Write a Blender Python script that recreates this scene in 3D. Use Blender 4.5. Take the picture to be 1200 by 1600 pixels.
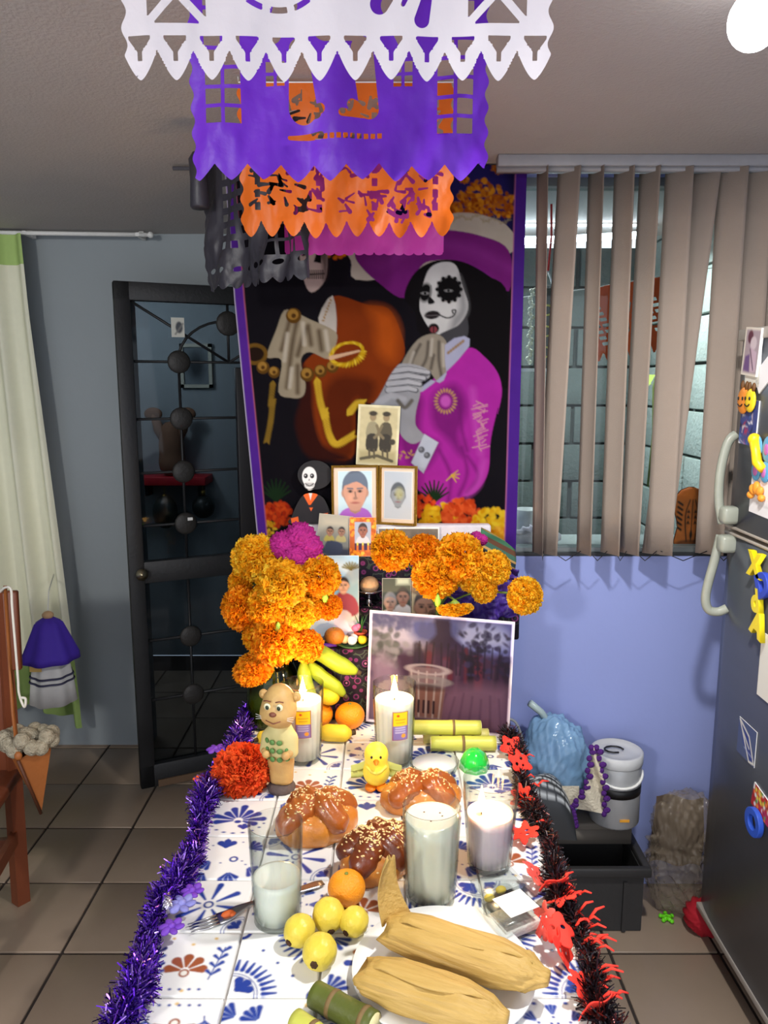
import bpy, bmesh, math, random
import numpy as np
from mathutils import Vector, Matrix, Euler
for o in list(bpy.data.objects): bpy.data.objects.remove(o)
scene = bpy.context.scene
C = scene.collection
R = math.radians
PI = math.pi
rng = np.random.default_rng(7)
random.seed(7)
# ---------------------------------------------------------------- camera
CAMZ, PITCH, F = 1.715, R(9.5), 1200.0
cd = bpy.data.cameras.new('camera'); cam = bpy.data.objects.new('camera', cd); C.objects.link(cam)
cd.sensor_fit = 'VERTICAL'; cd.sensor_height = 24; cd.lens = F/1600*24; cd.clip_start = .02
cam.location = (0, 0, CAMZ); cam.rotation_euler = (PI/2-PITCH, 0, 0)
scene.camera = cam
# ---------------------------------------------------------------- world, lamp, exposure
w = bpy.data.worlds.new('world'); scene.world = w; w.use_nodes = True
w.node_tree.nodes['Background'].inputs[0].default_value = (.86, .90, 1.0, 1)
w.node_tree.nodes['Background'].inputs[1].default_value = 1.5
LAMP = (.575, 1.30, 2.27)
ld = bpy.data.lights.new('ceiling_bulb_light', 'AREA'); ld.shape = 'DISK'; ld.size = .09; ld.energy = 19; ld.color = (1, .985, .96)
lo = bpy.data.objects.new('ceiling_bulb_light', ld); C.objects.link(lo); lo.location = (LAMP[0], LAMP[1], LAMP[2]-.075)
# unseen fill light added behind the camera to brighten the room's left side
l4 = bpy.data.lights.new('rear_fill_light', 'POINT'); l4.energy = 100; l4.shadow_soft_size = .12; l4.color = (1, .97, .92); o4 = bpy.data.objects.new('rear_fill_light', l4); C.objects.link(o4); o4.location = (-1.25, -.9, 2.1)
# dim lamp of the room beyond the iron door, and the patio's tube light
l2 = bpy.data.lights.new('next_room_light', 'POINT'); l2.energy = 26.0; l2.shadow_soft_size = .1; o2 = bpy.data.objects.new('next_room_light', l2); C.objects.link(o2); o2.location = (-1.5, 4.0, 2.1)
l3 = bpy.data.lights.new('tube_light', 'AREA'); l3.shape = 'RECTANGLE'; l3.size = 1.0; l3.size_y = .03; l3.energy = 16; l3.color = (.85, .93, 1); o3 = bpy.data.objects.new('tube_light', l3); C.objects.link(o3); o3.location = (.66, 3.25, 2.25)
scene.view_settings.view_transform = 'Standard'; scene.view_settings.look = 'None'
scene.view_settings.exposure = 0.36; scene.view_settings.gamma = 1.0
scene.view_settings.use_curve_mapping = False
# ---------------------------------------------------------------- helpers
def lin(c):
    if isinstance(c, str): c = [int(c[i:i+2], 16) for i in (0, 2, 4)]
    return tuple(((v/255)/12.92 if v/255 <= .04045 else ((v/255+.055)/1.055)**2.4) for v in c)
def ray(px, py):
    a, b = (px-600)/F, -(py-800)/F
    ct, st = math.cos(PITCH), math.sin(PITCH)
    return Vector((a, ct+b*st, -st+b*ct))
def pt(px, py, Y):
    d = ray(px, py); return Vector((0, 0, CAMZ))+d*(Y/d.y)
def ptz(px, py, Z):
    d = ray(px, py); return Vector((0, 0, CAMZ))+d*((Z-CAMZ)/d.z)
MATS = {}
def mat(name, col=(200, 200, 200), rough=.6, metal=0, var=.08, scale=40, bump=0, bscale=80, alpha=1, trans=0, ior=1.45,
        emit=None, estr=0, attr=False, spec=.5, stretch=(1, 1, 1), coat=0, sss=0, col2=None, sheen=0):
    if name in MATS: return MATS[name]
    m = bpy.data.materials.new(name); m.use_nodes = True
    nt = m.node_tree; b = nt.nodes['Principled BSDF']
    b.inputs['Roughness'].default_value = rough; b.inputs['Metallic'].default_value = metal
    b.inputs['Specular IOR Level'].default_value = spec
    b.inputs['Alpha'].default_value = alpha; b.inputs['Transmission Weight'].default_value = trans; b.inputs['IOR'].default_value = ior
    if coat: b.inputs['Coat Weight'].default_value = coat; b.inputs['Coat Roughness'].default_value = .15
    if sss: b.inputs['Subsurface Weight'].default_value = sss; b.inputs['Subsurface Radius'].default_value = (.02, .012, .008); b.inputs['Subsurface Scale'].default_value = .5
    c = lin(col)
    tc = nt.nodes.new('ShaderNodeTexCoord'); mp = nt.nodes.new('ShaderNodeMapping'); mp.inputs['Scale'].default_value = stretch
    nt.links.new(tc.outputs['Object'], mp.inputs[0])
    n = nt.nodes.new('ShaderNodeTexNoise'); n.inputs['Scale'].default_value = scale; n.inputs['Detail'].default_value = 3
    nt.links.new(mp.outputs[0], n.inputs['Vector'])
    mx = nt.nodes.new('ShaderNodeMix'); mx.data_type = 'RGBA'
    if attr:
        a = nt.nodes.new('ShaderNodeAttribute'); a.attribute_name = 'Col'
        mx.blend_type = 'MULTIPLY'; mx.inputs[0].default_value = var
        nt.links.new(a.outputs['Color'], mx.inputs[6]); nt.links.new(n.outputs['Fac'], mx.inputs[7])
    else:
        nt.links.new(n.outputs['Fac'], mx.inputs[0])
        c2 = lin(col2) if col2 else tuple(min(1, v*(1+var)) for v in c)
        c1 = c if col2 else tuple(v*(1-var) for v in c)
        mx.inputs[6].default_value = (*c1, 1); mx.inputs[7].default_value = (*c2, 1)
    nt.links.new(mx.outputs[2], b.inputs['Base Color'])
    if bump:
        bn = nt.nodes.new('ShaderNodeTexNoise'); bn.inputs['Scale'].default_value = bscale; bn.inputs['Detail'].default_value = 4
        nt.links.new(mp.outputs[0], bn.inputs['Vector'])
        bp = nt.nodes.new('ShaderNodeBump'); bp.inputs['Strength'].default_value = bump; bp.inputs['Distance'].default_value = .01
        nt.links.new(bn.outputs['Fac'], bp.inputs['Height']); nt.links.new(bp.outputs[0], b.inputs['Normal'])
    if emit: b.inputs['Emission Color'].default_value = (*lin(emit), 1); b.inputs['Emission Strength'].default_value = estr
    MATS[name] = m; return m
def mesh_obj(name, verts, faces, m, parent=None, smooth=True, cols=None, mi=None):
    me = bpy.data.meshes.new(name)
    me.from_pydata([tuple(v) for v in verts], [], faces)
    for q in (m if isinstance(m, (list, tuple)) else [m]): me.materials.append(q)
    if smooth: me.polygons.foreach_set('use_smooth', [True]*len(me.polygons))
    if mi is not None: me.polygons.foreach_set('material_index', mi)
    if cols is not None:
        a = me.color_attributes.new('Col', 'FLOAT_COLOR', 'POINT')
        k = np.ones((len(me.vertices), 4), np.float32); k[:, :3] = cols; a.data.foreach_set('color', k.ravel())
    me.update()
    o = bpy.data.objects.new(name, me); C.objects.link(o)
    if parent: o.parent = parent
    return o
def frame_of(d):
    d = Vector(d).normalized(); a = Vector((0, 0, 1)) if abs(d.z) < .9 else Vector((1, 0, 0))
    u = d.cross(a).normalized(); return u, d.cross(u).normalized()
class MB:
    def __init__(s): s.v = []; s.f = []; s.c = []; s.mi = []; s.cur = 0
    def add(s, vs, fs, col=None):
        n = len(s.v); s.v += [Vector(v) for v in vs]; s.f += [tuple(i+n for i in f) for f in fs]; s.mi += [s.cur]*len(fs)
        s.c += [col or (1, 1, 1)]*len(vs) if not isinstance(col, list) else col
        return s
    def box(s, c, d, rot=(0, 0, 0), bev=0, col=None):
        M = Euler(rot).to_matrix(); c = Vector(c); x, y, z = d[0]/2, d[1]/2, d[2]/2
        if not bev:
            vs = [c+M@Vector((a*x, b*y, e*z)) for a in (-1, 1) for b in (-1, 1) for e in (-1, 1)]
            return s.add(vs, [(0, 1, 3, 2), (4, 6, 7, 5), (0, 4, 5, 1), (2, 3, 7, 6), (0, 2, 6, 4), (1, 5, 7, 3)], col)
        bm = bmesh.new(); bmesh.ops.create_cube(bm, size=1)
        for v in bm.verts: v.co = Vector((v.co.x*d[0], v.co.y*d[1], v.co.z*d[2]))
        bmesh.ops.bevel(bm, geom=list(bm.edges), offset=bev, segments=2, affect='EDGES', profile=.5)
        bm.verts.index_update()
        vs = [c+M@v.co for v in bm.verts]; fs = [tuple(v.index for v in f.verts) for f in bm.faces]; bm.free()
        return s.add(vs, fs, col)
    def tube(s, pts, r, n=8, caps=True, flat=1, col=None, closed=False):
        pts = [Vector(p) for p in pts]; k = len(pts)
        r = r if isinstance(r, (list, tuple)) else [r]*k
        vs = []; u = None
        for i, p in enumerate(pts):
            d = (pts[min(i+1, k-1)]-pts[max(i-1, 0)]) if not closed else pts[(i+1) % k]-pts[i-1]
            if d.length < 1e-9: d = Vector((0, 0, 1))
            d.normalize()
            if u is None: u, w_ = frame_of(d)
            else:
                u = (u-d*u.dot(d)); u = u.normalized() if u.length > 1e-6 else frame_of(d)[0]
                w_ = d.cross(u)
            for j in range(n):
                a = 2*PI*j/n; vs.append(p+u*(math.cos(a)*r[i])+w_*(math.sin(a)*r[i]*flat))
        fs = [(i*n+j, i*n+(j+1) % n, (i+1)*n+(j+1) % n, (i+1)*n+j) for i in range(k-1) for j in range(n)]
        if closed: fs += [((k-1)*n+j, (k-1)*n+(j+1) % n, (j+1) % n, j) for j in range(n)]
        elif caps: fs += [tuple(range(n))[::-1], tuple((k-1)*n+j for j in range(n))]
        return s.add(vs, fs, col)
    def lathe(s, prof, n=24, c=(0, 0, 0), fl=None, col=None):
        c = Vector(c); vs = []
        for r, z in prof:
            for j in range(n):
                a = 2*PI*j/n; q = r*(fl(a, z) if fl else 1); vs.append(c+Vector((math.cos(a)*q, math.sin(a)*q, z)))
        k = len(prof)
        fs = [(i*n+j, i*n+(j+1) % n, (i+1)*n+(j+1) % n, (i+1)*n+j) for i in range(k-1) for j in range(n)]
        if prof[0][0] > 1e-6: fs.append(tuple(range(n))[::-1])
        if prof[-1][0] > 1e-6: fs.append(tuple((k-1)*n+j for j in range(n)))
        return s.add(vs, fs, col)
    def ball(s, c, r, n=14, m=9, rot=(0, 0, 0), col=None):
        r = (r, r, r) if not isinstance(r, (list, tuple)) else r
        M = Euler(rot).to_matrix(); c = Vector(c); vs = [c+M@Vector((0, 0, -r[2]))]
        for i in range(1, m):
            b = -PI/2+PI*i/m
            for j in range(n):
                a = 2*PI*j/n; vs.append(c+M@Vector((r[0]*math.cos(b)*math.cos(a), r[1]*math.cos(b)*math.sin(a), r[2]*math.sin(b))))
        vs.append(c+M@Vector((0, 0, r[2])))
        fs = [(0, 1+(j+1) % n, 1+j) for j in range(n)]
        for i in range(m-2):
            for j in range(n): fs.append((1+i*n+j, 1+i*n+(j+1) % n, 1+(i+1)*n+(j+1) % n, 1+(i+1)*n+j))
        t = len(vs)-1; fs += [(t, 1+(m-2)*n+j, 1+(m-2)*n+(j+1) % n) for j in range(n)]
        return s.add(vs, fs, col)
    def prism(s, poly, p0, ex, ey, ez):   # polygon (a,b) in ex,ey, extruded along ez
        p0, ex, ey, ez = map(Vector, (p0, ex, ey, ez)); n = len(poly)
        vs = [p0+ex*a+ey*b for a, b in poly]+[p0+ex*a+ey*b+ez for a, b in poly]
        return s.add(vs, [tuple(range(n))[::-1], tuple(range(n, 2*n))]+[(i, (i+1) % n, n+(i+1) % n, n+i) for i in range(n)])
    def grid(s, P):                       # P[i][j] points
        a, b = len(P), len(P[0]); return s.add([p for r in P for p in r], [(i*b+j, i*b+j+1, (i+1)*b+j+1, (i+1)*b+j) for i in range(a-1) for j in range(b-1)])
    def obj(s, name, m, parent=None, smooth=True, loc=None, cols=False):
        o = mesh_obj(name, s.v, s.f, m, parent, smooth, np.array(s.c) if cols else None, s.mi)
        if loc is not None: o.location = loc
        return o
def sharp(o, ang=35):
    me = o.data; bm = bmesh.new(); bm.from_mesh(me)
    bmesh.ops.recalc_face_normals(bm, faces=bm.faces)
    for e in bm.edges:
        if len(e.link_faces) == 2 and e.calc_face_angle(0) > R(ang): e.smooth = False
    bm.to_mesh(me); bm.free(); return o
def tag(o, label, cat, group=None, kind=None):
    o['label'] = label; o['category'] = cat
    if group: o['group'] = group
    if kind: o['kind'] = kind
    return o
def thing(name, label, cat, loc=(0, 0, 0), rotz=0, group=None):
    o = bpy.data.objects.new(name, None); o.empty_display_size = .05; C.objects.link(o); o.location = loc; o.rotation_euler = (0, 0, rotz)
    return tag(o, label, cat, group)
def struct(o): o['kind'] = 'structure'; return o
def cat_rom(pts, n=6, closed=True):
    pts = [np.array(p, float) for p in pts]; k = len(pts); out = []
    for i in range(k if closed else k-1):
        g = (lambda j: pts[j % k]) if closed else (lambda j: pts[min(max(j, 0), k-1)])
        p0, p1, p2, p3 = g(i-1), g(i), g(i+1), g(i+2)
        for t in np.linspace(0, 1, n, endpoint=False):
            out.append(.5*((2*p1)+(-p0+p2)*t+(2*p0-5*p1+4*p2-p3)*t*t+(-p0+3*p1-3*p2+p3)*t**3))
    if not closed: out.append(pts[-1])
    return out
# ---- noise on numpy arrays
def vnoise(x, y, seed=0):
    xi = np.floor(x).astype(int); yi = np.floor(y).astype(int); fx = x-xi; fy = y-yi
    fx = fx*fx*(3-2*fx); fy = fy*fy*(3-2*fy)
    def h(a, b):
        q = (a*374761393+b*668265263+seed*974711) & 0x7fffffff
        q = ((q ^ (q >> 13))*1274126177) & 0x7fffffff
        return ((q ^ (q >> 16)) & 0xffff)/65535
    return (h(xi, yi)*(1-fx)+h(xi+1, yi)*fx)*(1-fy)+(h(xi, yi+1)*(1-fx)+h(xi+1, yi+1)*fx)*fy
def fbm(x, y, seed=0, o=3): return sum(vnoise(x*2**k, y*2**k, seed+k)*.5**k for k in range(o))/sum(.5**k for k in range(o))
# ---- signed distances
def sd_seg(X, Y, a, b, r0, r1=None):
    r1 = r0 if r1 is None else r1
    dx, dy = b[0]-a[0], b[1]-a[1]; L = dx*dx+dy*dy+1e-12
    t = np.clip(((X-a[0])*dx+(Y-a[1])*dy)/L, 0, 1)
    return np.hypot(X-a[0]-t*dx, Y-a[1]-t*dy)-(r0+(r1-r0)*t)
def sd_poly(X, Y, P):
    d = np.full(X.shape, 1e9); s = np.zeros(X.shape, bool); n = len(P)
    for i in range(n):
        (ax, ay), (bx, by) = P[i][:2], P[(i+1) % n][:2]; ex, ey = bx-ax, by-ay
        t = np.clip(((X-ax)*ex+(Y-ay)*ey)/(ex*ex+ey*ey+1e-12), 0, 1)
        d = np.minimum(d, (X-ax-t*ex)**2+(Y-ay-t*ey)**2)
        s ^= ((ay > Y) != (by > Y)) & (X < (bx-ax)*(Y-ay)/((by-ay) if by != ay else 1e-12)+ax)
    d = np.sqrt(d); return np.where(s, -d, d)
def sd_ell(X, Y, cx, cy, rx, ry, rot=0):
    c, s_ = math.cos(rot), math.sin(rot); u = (X-cx)*c+(Y-cy)*s_; v = -(X-cx)*s_+(Y-cy)*c
    return (np.hypot(u/rx, v/ry)-1)*min(rx, ry)
def sd_box(X, Y, cx, cy, hx, hy): return np.maximum(np.abs(X-cx)-hx, np.abs(Y-cy)-hy)
class Cv:                                  # flat print: colours of ink per vertex
    def __init__(s, X, Y, bg=(255, 255, 255)): s.X = X; s.Y = Y; s.c = np.empty(X.shape+(3,)); s.c[:] = lin(bg); s.soft = 1.0
    def put(s, d, c, soft=None, op=1):
        soft = soft or s.soft; a = np.clip(.5-d/soft, 0, 1)*op
        s.c += (np.array(lin(c) if not isinstance(c, np.ndarray) else c)-s.c)*a[..., None]; return s
    def poly(s, P, c, sm=0, soft=None, op=1): return s.put(sd_poly(s.X, s.Y, cat_rom(P, sm) if sm else P), c, soft, op)
    def ell(s, cx, cy, rx, ry, c, rot=0, soft=None, op=1): return s.put(sd_ell(s.X, s.Y, cx, cy, rx, ry, rot), c, soft, op)
    def rect(s, x0, y0, x1, y1, c, soft=None, op=1): return s.put(sd_box(s.X, s.Y, (x0+x1)/2, (y0+y1)/2, (x1-x0)/2, (y1-y0)/2), c, soft, op)
    def line(s, P, w_, c, soft=None, op=1, w1=None):
        n = len(P)-1; d = None
        for i in range(n):
            a = w_+((w1 if w1 is not None else w_)-w_)*i/n; b = w_+((w1 if w1 is not None else w_)-w_)*(i+1)/n
            q = sd_seg(s.X, s.Y, P[i], P[i+1], a, b); d = q if d is None else np.minimum(d, q)
        return s.put(d, c, soft, op)
    def mottle(s, k, scale, seed=0): s.c *= (1+k*(fbm(s.X*scale, s.Y*scale, seed)-.5)*2)[..., None]; return s
def grid_print(name, nx, ny, P, cv, m, parent=None):   # P (ny,nx,3) verts, cv Cv of the same grid
    idx = np.arange(nx*ny).reshape(ny, nx)
    f = np.stack([idx[:-1, :-1], idx[1:, :-1], idx[1:, 1:], idx[:-1, 1:]], -1).reshape(-1, 4)
    me = bpy.data.meshes.new(name); me.from_pydata(P.reshape(-1, 3).tolist(), [], f.tolist())
    me.materials.append(m); me.polygons.foreach_set('use_smooth', [True]*len(me.polygons))
    a = me.color_attributes.new('Col', 'FLOAT_COLOR', 'POINT'); k = np.ones((nx*ny, 4), np.float32); k[:, :3] = np.clip(cv.c.reshape(-1, 3), 0, 1)
    a.data.foreach_set('color', k.ravel()); me.update()
    o = bpy.data.objects.new(name, me); C.objects.link(o)
    if parent: o.parent = parent
    return o
# ---- star shaped solid from a smooth union of balls
def star(balls, c=(0, 0, 0), k=.02, n=64, m=40, disp=None, zmin=None):
    """balls: (x,y,z,r) or (x,y,z,r,x2,y2,z2,r2); returns verts, faces, and direction grid"""
    c = np.array(c, float); th = np.linspace(0, 2*PI, n, endpoint=False); ph = np.linspace(-PI/2, PI/2, m)
    T, Pq = np.meshgrid(th, ph); D = np.stack([np.cos(Pq)*np.cos(T), np.cos(Pq)*np.sin(T), np.sin(Pq)], -1).reshape(-1, 3)
    def sdf(p):
        e = 0
        for b in balls:
            if len(b) == 4: d = np.linalg.norm(p-np.array(b[:3]), axis=1)-b[3]
            else:
                a = np.array(b[:3]); v = np.array(b[4:7])-a; t = np.clip((p-a)@v/(v@v+1e-12), 0, 1)
                d = np.linalg.norm(p-a-t[:, None]*v, axis=1)-(b[3]+(b[7]-b[3])*t)
            e = e+np.exp(-np.clip(d/k, -60, 60))
        return -k*np.log(e+1e-40)
    t = np.full(len(D), max(np.linalg.norm(np.array(b[:3])-c)+b[3] for b in balls)*1.3+3*k+(.3 if any(len(b) > 4 for b in balls) else 0))
    for _ in range(60): t -= np.clip(sdf(c+D*t[:, None]), -.05, .05)*.7
    if disp is not None: t = t+disp(D)
    V = c+D*t[:, None]
    if zmin is not None: V[:, 2] = np.maximum(V[:, 2], zmin)
    fs = [(i*n+j, i*n+(j+1) % n, (i+1)*n+(j+1) % n, (i+1)*n+j) for i in range(m-1) for j in range(n)]
    return V, fs, D
def crink(D, seed, a):                  # creased film: ridges in random directions
    r_ = np.random.default_rng(seed); t = 0
    for k in range(6):
        v = r_.normal(size=3)*(1.6+1.1*k); q = np.abs(((D@v+r_.uniform(0, 9)+.35*np.sin(D@r_.normal(size=3)*4)) % 2)-1); t = t+(q**1.5-.4)*a/(1+.25*k)
    return t
# ---- cut paper: keeps the cells inside the outline and pulls the rim onto it
def cut_sheet(name, W, H, nx, ny, sdf, deform, m, parent=None):
    x = np.linspace(-W/2, W/2, nx); z = np.linspace(-H, 0, ny); X, Z = np.meshgrid(x, z)
    e = .0006; d = sdf(X, Z); gx = (sdf(X+e, Z)-sdf(X-e, Z))/(2*e); gz = (sdf(X, Z+e)-sdf(X, Z-e))/(2*e)
    cell = W/nx; g = gx*gx+gz*gz+1e-6
    near = np.abs(d) < cell*.75
    sx = np.where(near, np.clip(-d*gx/g, -cell*.55, cell*.55), 0); sz = np.where(near, np.clip(-d*gz/g, -cell*.55, cell*.55), 0)
    Xs, Zs = X+sx, Z+sz
    mid = (d[:-1, :-1]+d[1:, :-1]+d[1:, 1:]+d[:-1, 1:])/4 < 0
    idx = np.arange(nx*ny).reshape(ny, nx)
    f = np.stack([idx[:-1, :-1], idx[:-1, 1:], idx[1:, 1:], idx[1:, :-1]], -1)[mid]
    used = np.unique(f); remap = -np.ones(nx*ny, int); remap[used] = np.arange(len(used))
    P = deform(Xs, Zs).reshape(-1, 3)[used]
    return mesh_obj(name, P.tolist(), remap[f].tolist(), m, parent, True)
def copy_tree(o, parent=None, **kw):
    c = o.copy(); C.objects.link(c)
    if parent: c.parent = parent
    for ch in [q for q in o.children]: copy_tree(ch, c)
    return c
# ---------------------------------------------------------------- common materials
def thin_glass(name, tint=(250, 252, 251), edge=(160, 172, 166), rough=.03, k=.9):
    m = bpy.data.materials.new(name); m.use_nodes = True; nt = m.node_tree; nt.nodes.remove(nt.nodes['Principled BSDF'])
    tr = nt.nodes.new('ShaderNodeBsdfTransparent'); gl = nt.nodes.new('ShaderNodeBsdfGlossy'); gl.inputs['Roughness'].default_value = rough
    lw = nt.nodes.new('ShaderNodeLayerWeight'); lw.inputs[0].default_value = .18; mc = nt.nodes.new('ShaderNodeMix'); mc.data_type = 'RGBA'
    mc.inputs[6].default_value = (*lin(tint), 1); mc.inputs[7].default_value = (*lin(edge), 1); nt.links.new(lw.outputs['Facing'], mc.inputs[0]); nt.links.new(mc.outputs[2], tr.inputs[0])
    l2_ = nt.nodes.new('ShaderNodeLayerWeight'); l2_.inputs[0].default_value = .5; pw_ = nt.nodes.new('ShaderNodeMath'); pw_.operation = 'POWER'; pw_.inputs[1].default_value = 4
    nt.links.new(l2_.outputs['Facing'], pw_.inputs[0]); mu = nt.nodes.new('ShaderNodeMath'); mu.operation = 'MULTIPLY_ADD'; mu.inputs[1].default_value = .55*k; mu.inputs[2].default_value = .035*k; nt.links.new(pw_.outputs[0], mu.inputs[0])
    ms = nt.nodes.new('ShaderNodeMixShader'); nt.links.new(mu.outputs[0], ms.inputs[0]); nt.links.new(tr.outputs[0], ms.inputs[1]); nt.links.new(gl.outputs[0], ms.inputs[2])
    nt.links.new(ms.outputs[0], nt.nodes['Material Output'].inputs[0]); return m
M_glass = mat('clear_glass', (245, 250, 248), .03, trans=1, ior=1.45, var=0)
M_steel = mat('brushed_steel', (190, 190, 192), .28, metal=1, var=.05)
M_paper = mat('printed_paper', rough=.35, attr=True, var=.05, scale=300)
M_matte = mat('printed_card', rough=.75, attr=True, var=.06, scale=300)
M_black = mat('black_plastic', (24, 24, 26), .4)
M_white = mat('white_plastic', (230, 230, 226), .4)
# ================================================================ SETTING
H = 2.35; WY = 2.42; LY = 3.46; TZ = .75
M_ceil = mat('ceiling_plaster', (178, 172, 168), .9, bump=.22, bscale=130, var=.05, scale=6)
M_wl = mat('grey_blue_paint', (150, 158, 162), .75, bump=.1, bscale=25, var=.06, scale=3)
M_wr = mat('periwinkle_paint', (140, 152, 206), .7, bump=.08, bscale=25, var=.04, scale=3)
M_tile = mat('floor_tile', (148, 130, 112), .35, var=.08, scale=7, bump=.05, bscale=30)
M_grout = mat('floor_grout', (52, 44, 40), .9)
M_dark = mat('black_iron', (26, 27, 29), .5, var=.2, bump=.1)
fl = struct(MB().box((.2, 1.9, -.03), (6.4, 5.6, .05)).obj('floor', M_grout, smooth=False))
px_, tx0, ty0 = .335, -.985, 1.085
tm = MB().box((0, 0, 0), (px_-.009, px_-.009, .012), bev=.003)
tme = None
for i in range(-3, 8):
    for j in range(-1, 11):
        cx, cy = tx0+px_*(i+.5), ty0+px_*(j+.5)
        if cy > 4.5 or (cy < 1.0 and abs(cx) < .3): continue
        if tme is None: o = tm.obj('tile', M_tile, fl); tme = o.data
        else: o = bpy.data.objects.new('tile', tme); C.objects.link(o); o.parent = fl
        o.location = (cx, cy, -.006+.0007*math.sin(i*7+j*3))
struct(MB().box((.2, 1.3, H+.04), (5.2, 4.4, .08)).obj('ceiling', M_ceil, smooth=False))
# left wall with the doorway, room behind it
def wall(name, boxes, m):
    b = MB()
    for x0, x1, y0, y1, z0, z1 in boxes: b.box(((x0+x1)/2, (y0+y1)/2, (z0+z1)/2), (x1-x0, y1-y0, z1-z0))
    return struct(b.obj(name, m, smooth=False))
wall('wall_left', [(-2.3, -1.12, LY, LY+.1, 0, H), (-1.12, -.12, LY, LY+.1, 2.14, H), (-.12, .02, LY, LY+.1, 0, H)], M_wl)
wall('wall_side', [(-2.4, -2.3, -.6, LY+.1, 0, H)], M_wl)
wall('wall_jog', [(-.12, 0, WY+.1, LY, 0, H)], M_wl)
wall('wall_beyond', [(-2.2, .5, 4.7, 4.8, 0, H), (-2.3, -2.2, LY+.1, 4.8, 0, H), (.4, .5, LY+.1, 4.8, 0, H)], M_wl)
struct(MB().box((-.9, 4.15, H+.04), (2.9, 1.3, .08)).obj('ceiling_beyond', M_ceil, smooth=False))
# window wall
wx0, wx1, wz0, wz1 = .36, 1.62, 1.165, 2.325
wall('wall_back', [(-.12, wx0, WY, WY+.1, 0, H), (wx1, 2.0, WY, WY+.1, 0, H), (wx0, wx1, WY, WY+.1, 0, wz0), (wx0, wx1, WY, WY+.1, wz1, H)], M_wr)
wall('wall_right', [(1.78, 1.88, -.6, WY, 0, H)], M_wr)
M_alu = mat('window_aluminium', (120, 126, 126), .45, metal=.6, var=.05)
win = struct(MB().box(((wx0+wx1)/2, WY+.05, wz0+.012), (wx1-wx0, .06, .024)).box(((wx0+wx1)/2, WY+.05, wz1-.012), (wx1-wx0, .06, .024))
    .box((wx0+.012, WY+.05, (wz0+wz1)/2), (.024, .06, wz1-wz0)).box((wx1-.012, WY+.05, (wz0+wz1)/2), (.024, .06, wz1-wz0)).obj('window_1', M_alu, smooth=False))
MB().box((.915, WY+.05, (wz0+wz1)/2), (.03, .05, wz1-wz0-.04)).obj('mullion', M_alu, win, False)
MB().box(((wx0+wx1)/2, WY+.02, wz0+.004), (wx1-wx0, .03, .012)).obj('track', mat('track_dark', (40, 42, 44), .5), win, False)
M_pane = thin_glass('window_glass', (236, 242, 240), (190, 200, 200), .02, .5)
for a, b in ((wx0+.02, .90), (.93, wx1-.02)):
    MB().box(((a+b)/2, WY+.05, (wz0+wz1)/2), (b-a, .004, wz1-wz0-.04)).obj('pane', M_pane, win, False)
# ---- iron door, standing ajar in front of the left wall
A = Vector((-1.035, 3.03, 0)); B = Vector((-.24, 3.40, 0)); dw = (B-A).length; dr = math.atan2(B.y-A.y, B.x-A.x)
door = struct(MB().obj('door_1', M_dark)) if False else None
DZ0, DZ1 = .02, 2.10
b = MB()
b.box((.03, 0, (DZ0+DZ1)/2), (.06, .045, DZ1-DZ0), bev=.004).box((dw-.03, 0, (DZ0+DZ1)/2), (.06, .045, DZ1-DZ0), bev=.004)
b.box((dw/2, 0, DZ1-.035), (dw, .045, .07), bev=.004).box((dw/2, 0, .07), (dw, .045, .10), bev=.004).box((dw/2, 0, .955), (dw-.1, .04, .09), bev=.004)
door = sharp(struct(b.obj('door_1', M_dark))); door.location = (A.x, A.y, 0); door.rotation_euler = (0, 0, dr)
M_dg = thin_glass('smoked_door_glass', (150, 158, 164), (120, 128, 134), .05, .35)
for z0, z1 in ((.12, .91), (1.0, 2.03)):
    MB().box((dw/2, .008, (z0+z1)/2), (dw-.12, .004, z1-z0)).obj('pane', M_dg, door, False)
def bar(p, q, r=.006): MB().tube([p, q], r, 6).obj('bar', M_dark, door)
cx_, rows = .235, [1.83, 1.60, 1.37, 1.14]
for z in (1.80, 1.575, 1.36, 1.145): bar((.06, 0, z), (dw-.06, 0, z))
for z in (.66, .40): bar((.06, 0, z), (dw-.06, 0, z))
for x in (.235, dw-.235): bar((x, 0, 1.0), (x, 0, 1.80)); bar((x, 0, .12), (x, 0, .91))
bar((dw/2, 0, 1.80), (dw/2, 0, 2.03)); bar((.06, 0, 2.03), (dw/2, 0, 1.80)); bar((dw-.06, 0, 2.03), (dw/2, 0, 1.80))
MB().tube([(dw/2+.205*math.cos(a)*1.0, 0, 1.80+.165*math.sin(a)) for a in np.linspace(PI, 0, 17)], .006, 6).obj('arch_bar', M_dark, door)
M_disc = mat('door_disc', (40, 38, 36), .55, bump=.2)
for x in (.235, dw-.235):
    for z in (1.80, 1.575, 1.36, 1.145, .66, .40):
        d = MB().ball((x, -.008, z), (.046, .013, .046), 18, 8).obj('disc', M_disc, door)
MB().ball((dw/2, -.008, 1.955), (.05, .013, .05), 18, 8).obj('disc', M_disc, door)
MB().box((dw/2+.12, -.014, 1.39), (.2, .03, .78), bev=.005).obj('centre_panel', mat('door_panel', (22, 20, 24), .5), door)
MB().lathe([(.0, 0), (.022, .004), (.024, .02), (.0, .03)], 14).obj('lock', mat('brass_lock', (190, 180, 150), .3, metal=1), door).matrix_local = Matrix.Translation((.045, -.03, .955))@Matrix.Rotation(PI/2, 4, 'X')
MB().box((dw/2, 0, .035), (dw-.14, .06, .03)).obj('bottom_rail', mat('worn_wood', (96, 74, 54), .7, stretch=(2, 20, 20)), door, False)
MB().box((.25, -.024, 1.165), (.02, .002, .012)).obj('sticker', M_white, door, False)
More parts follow.
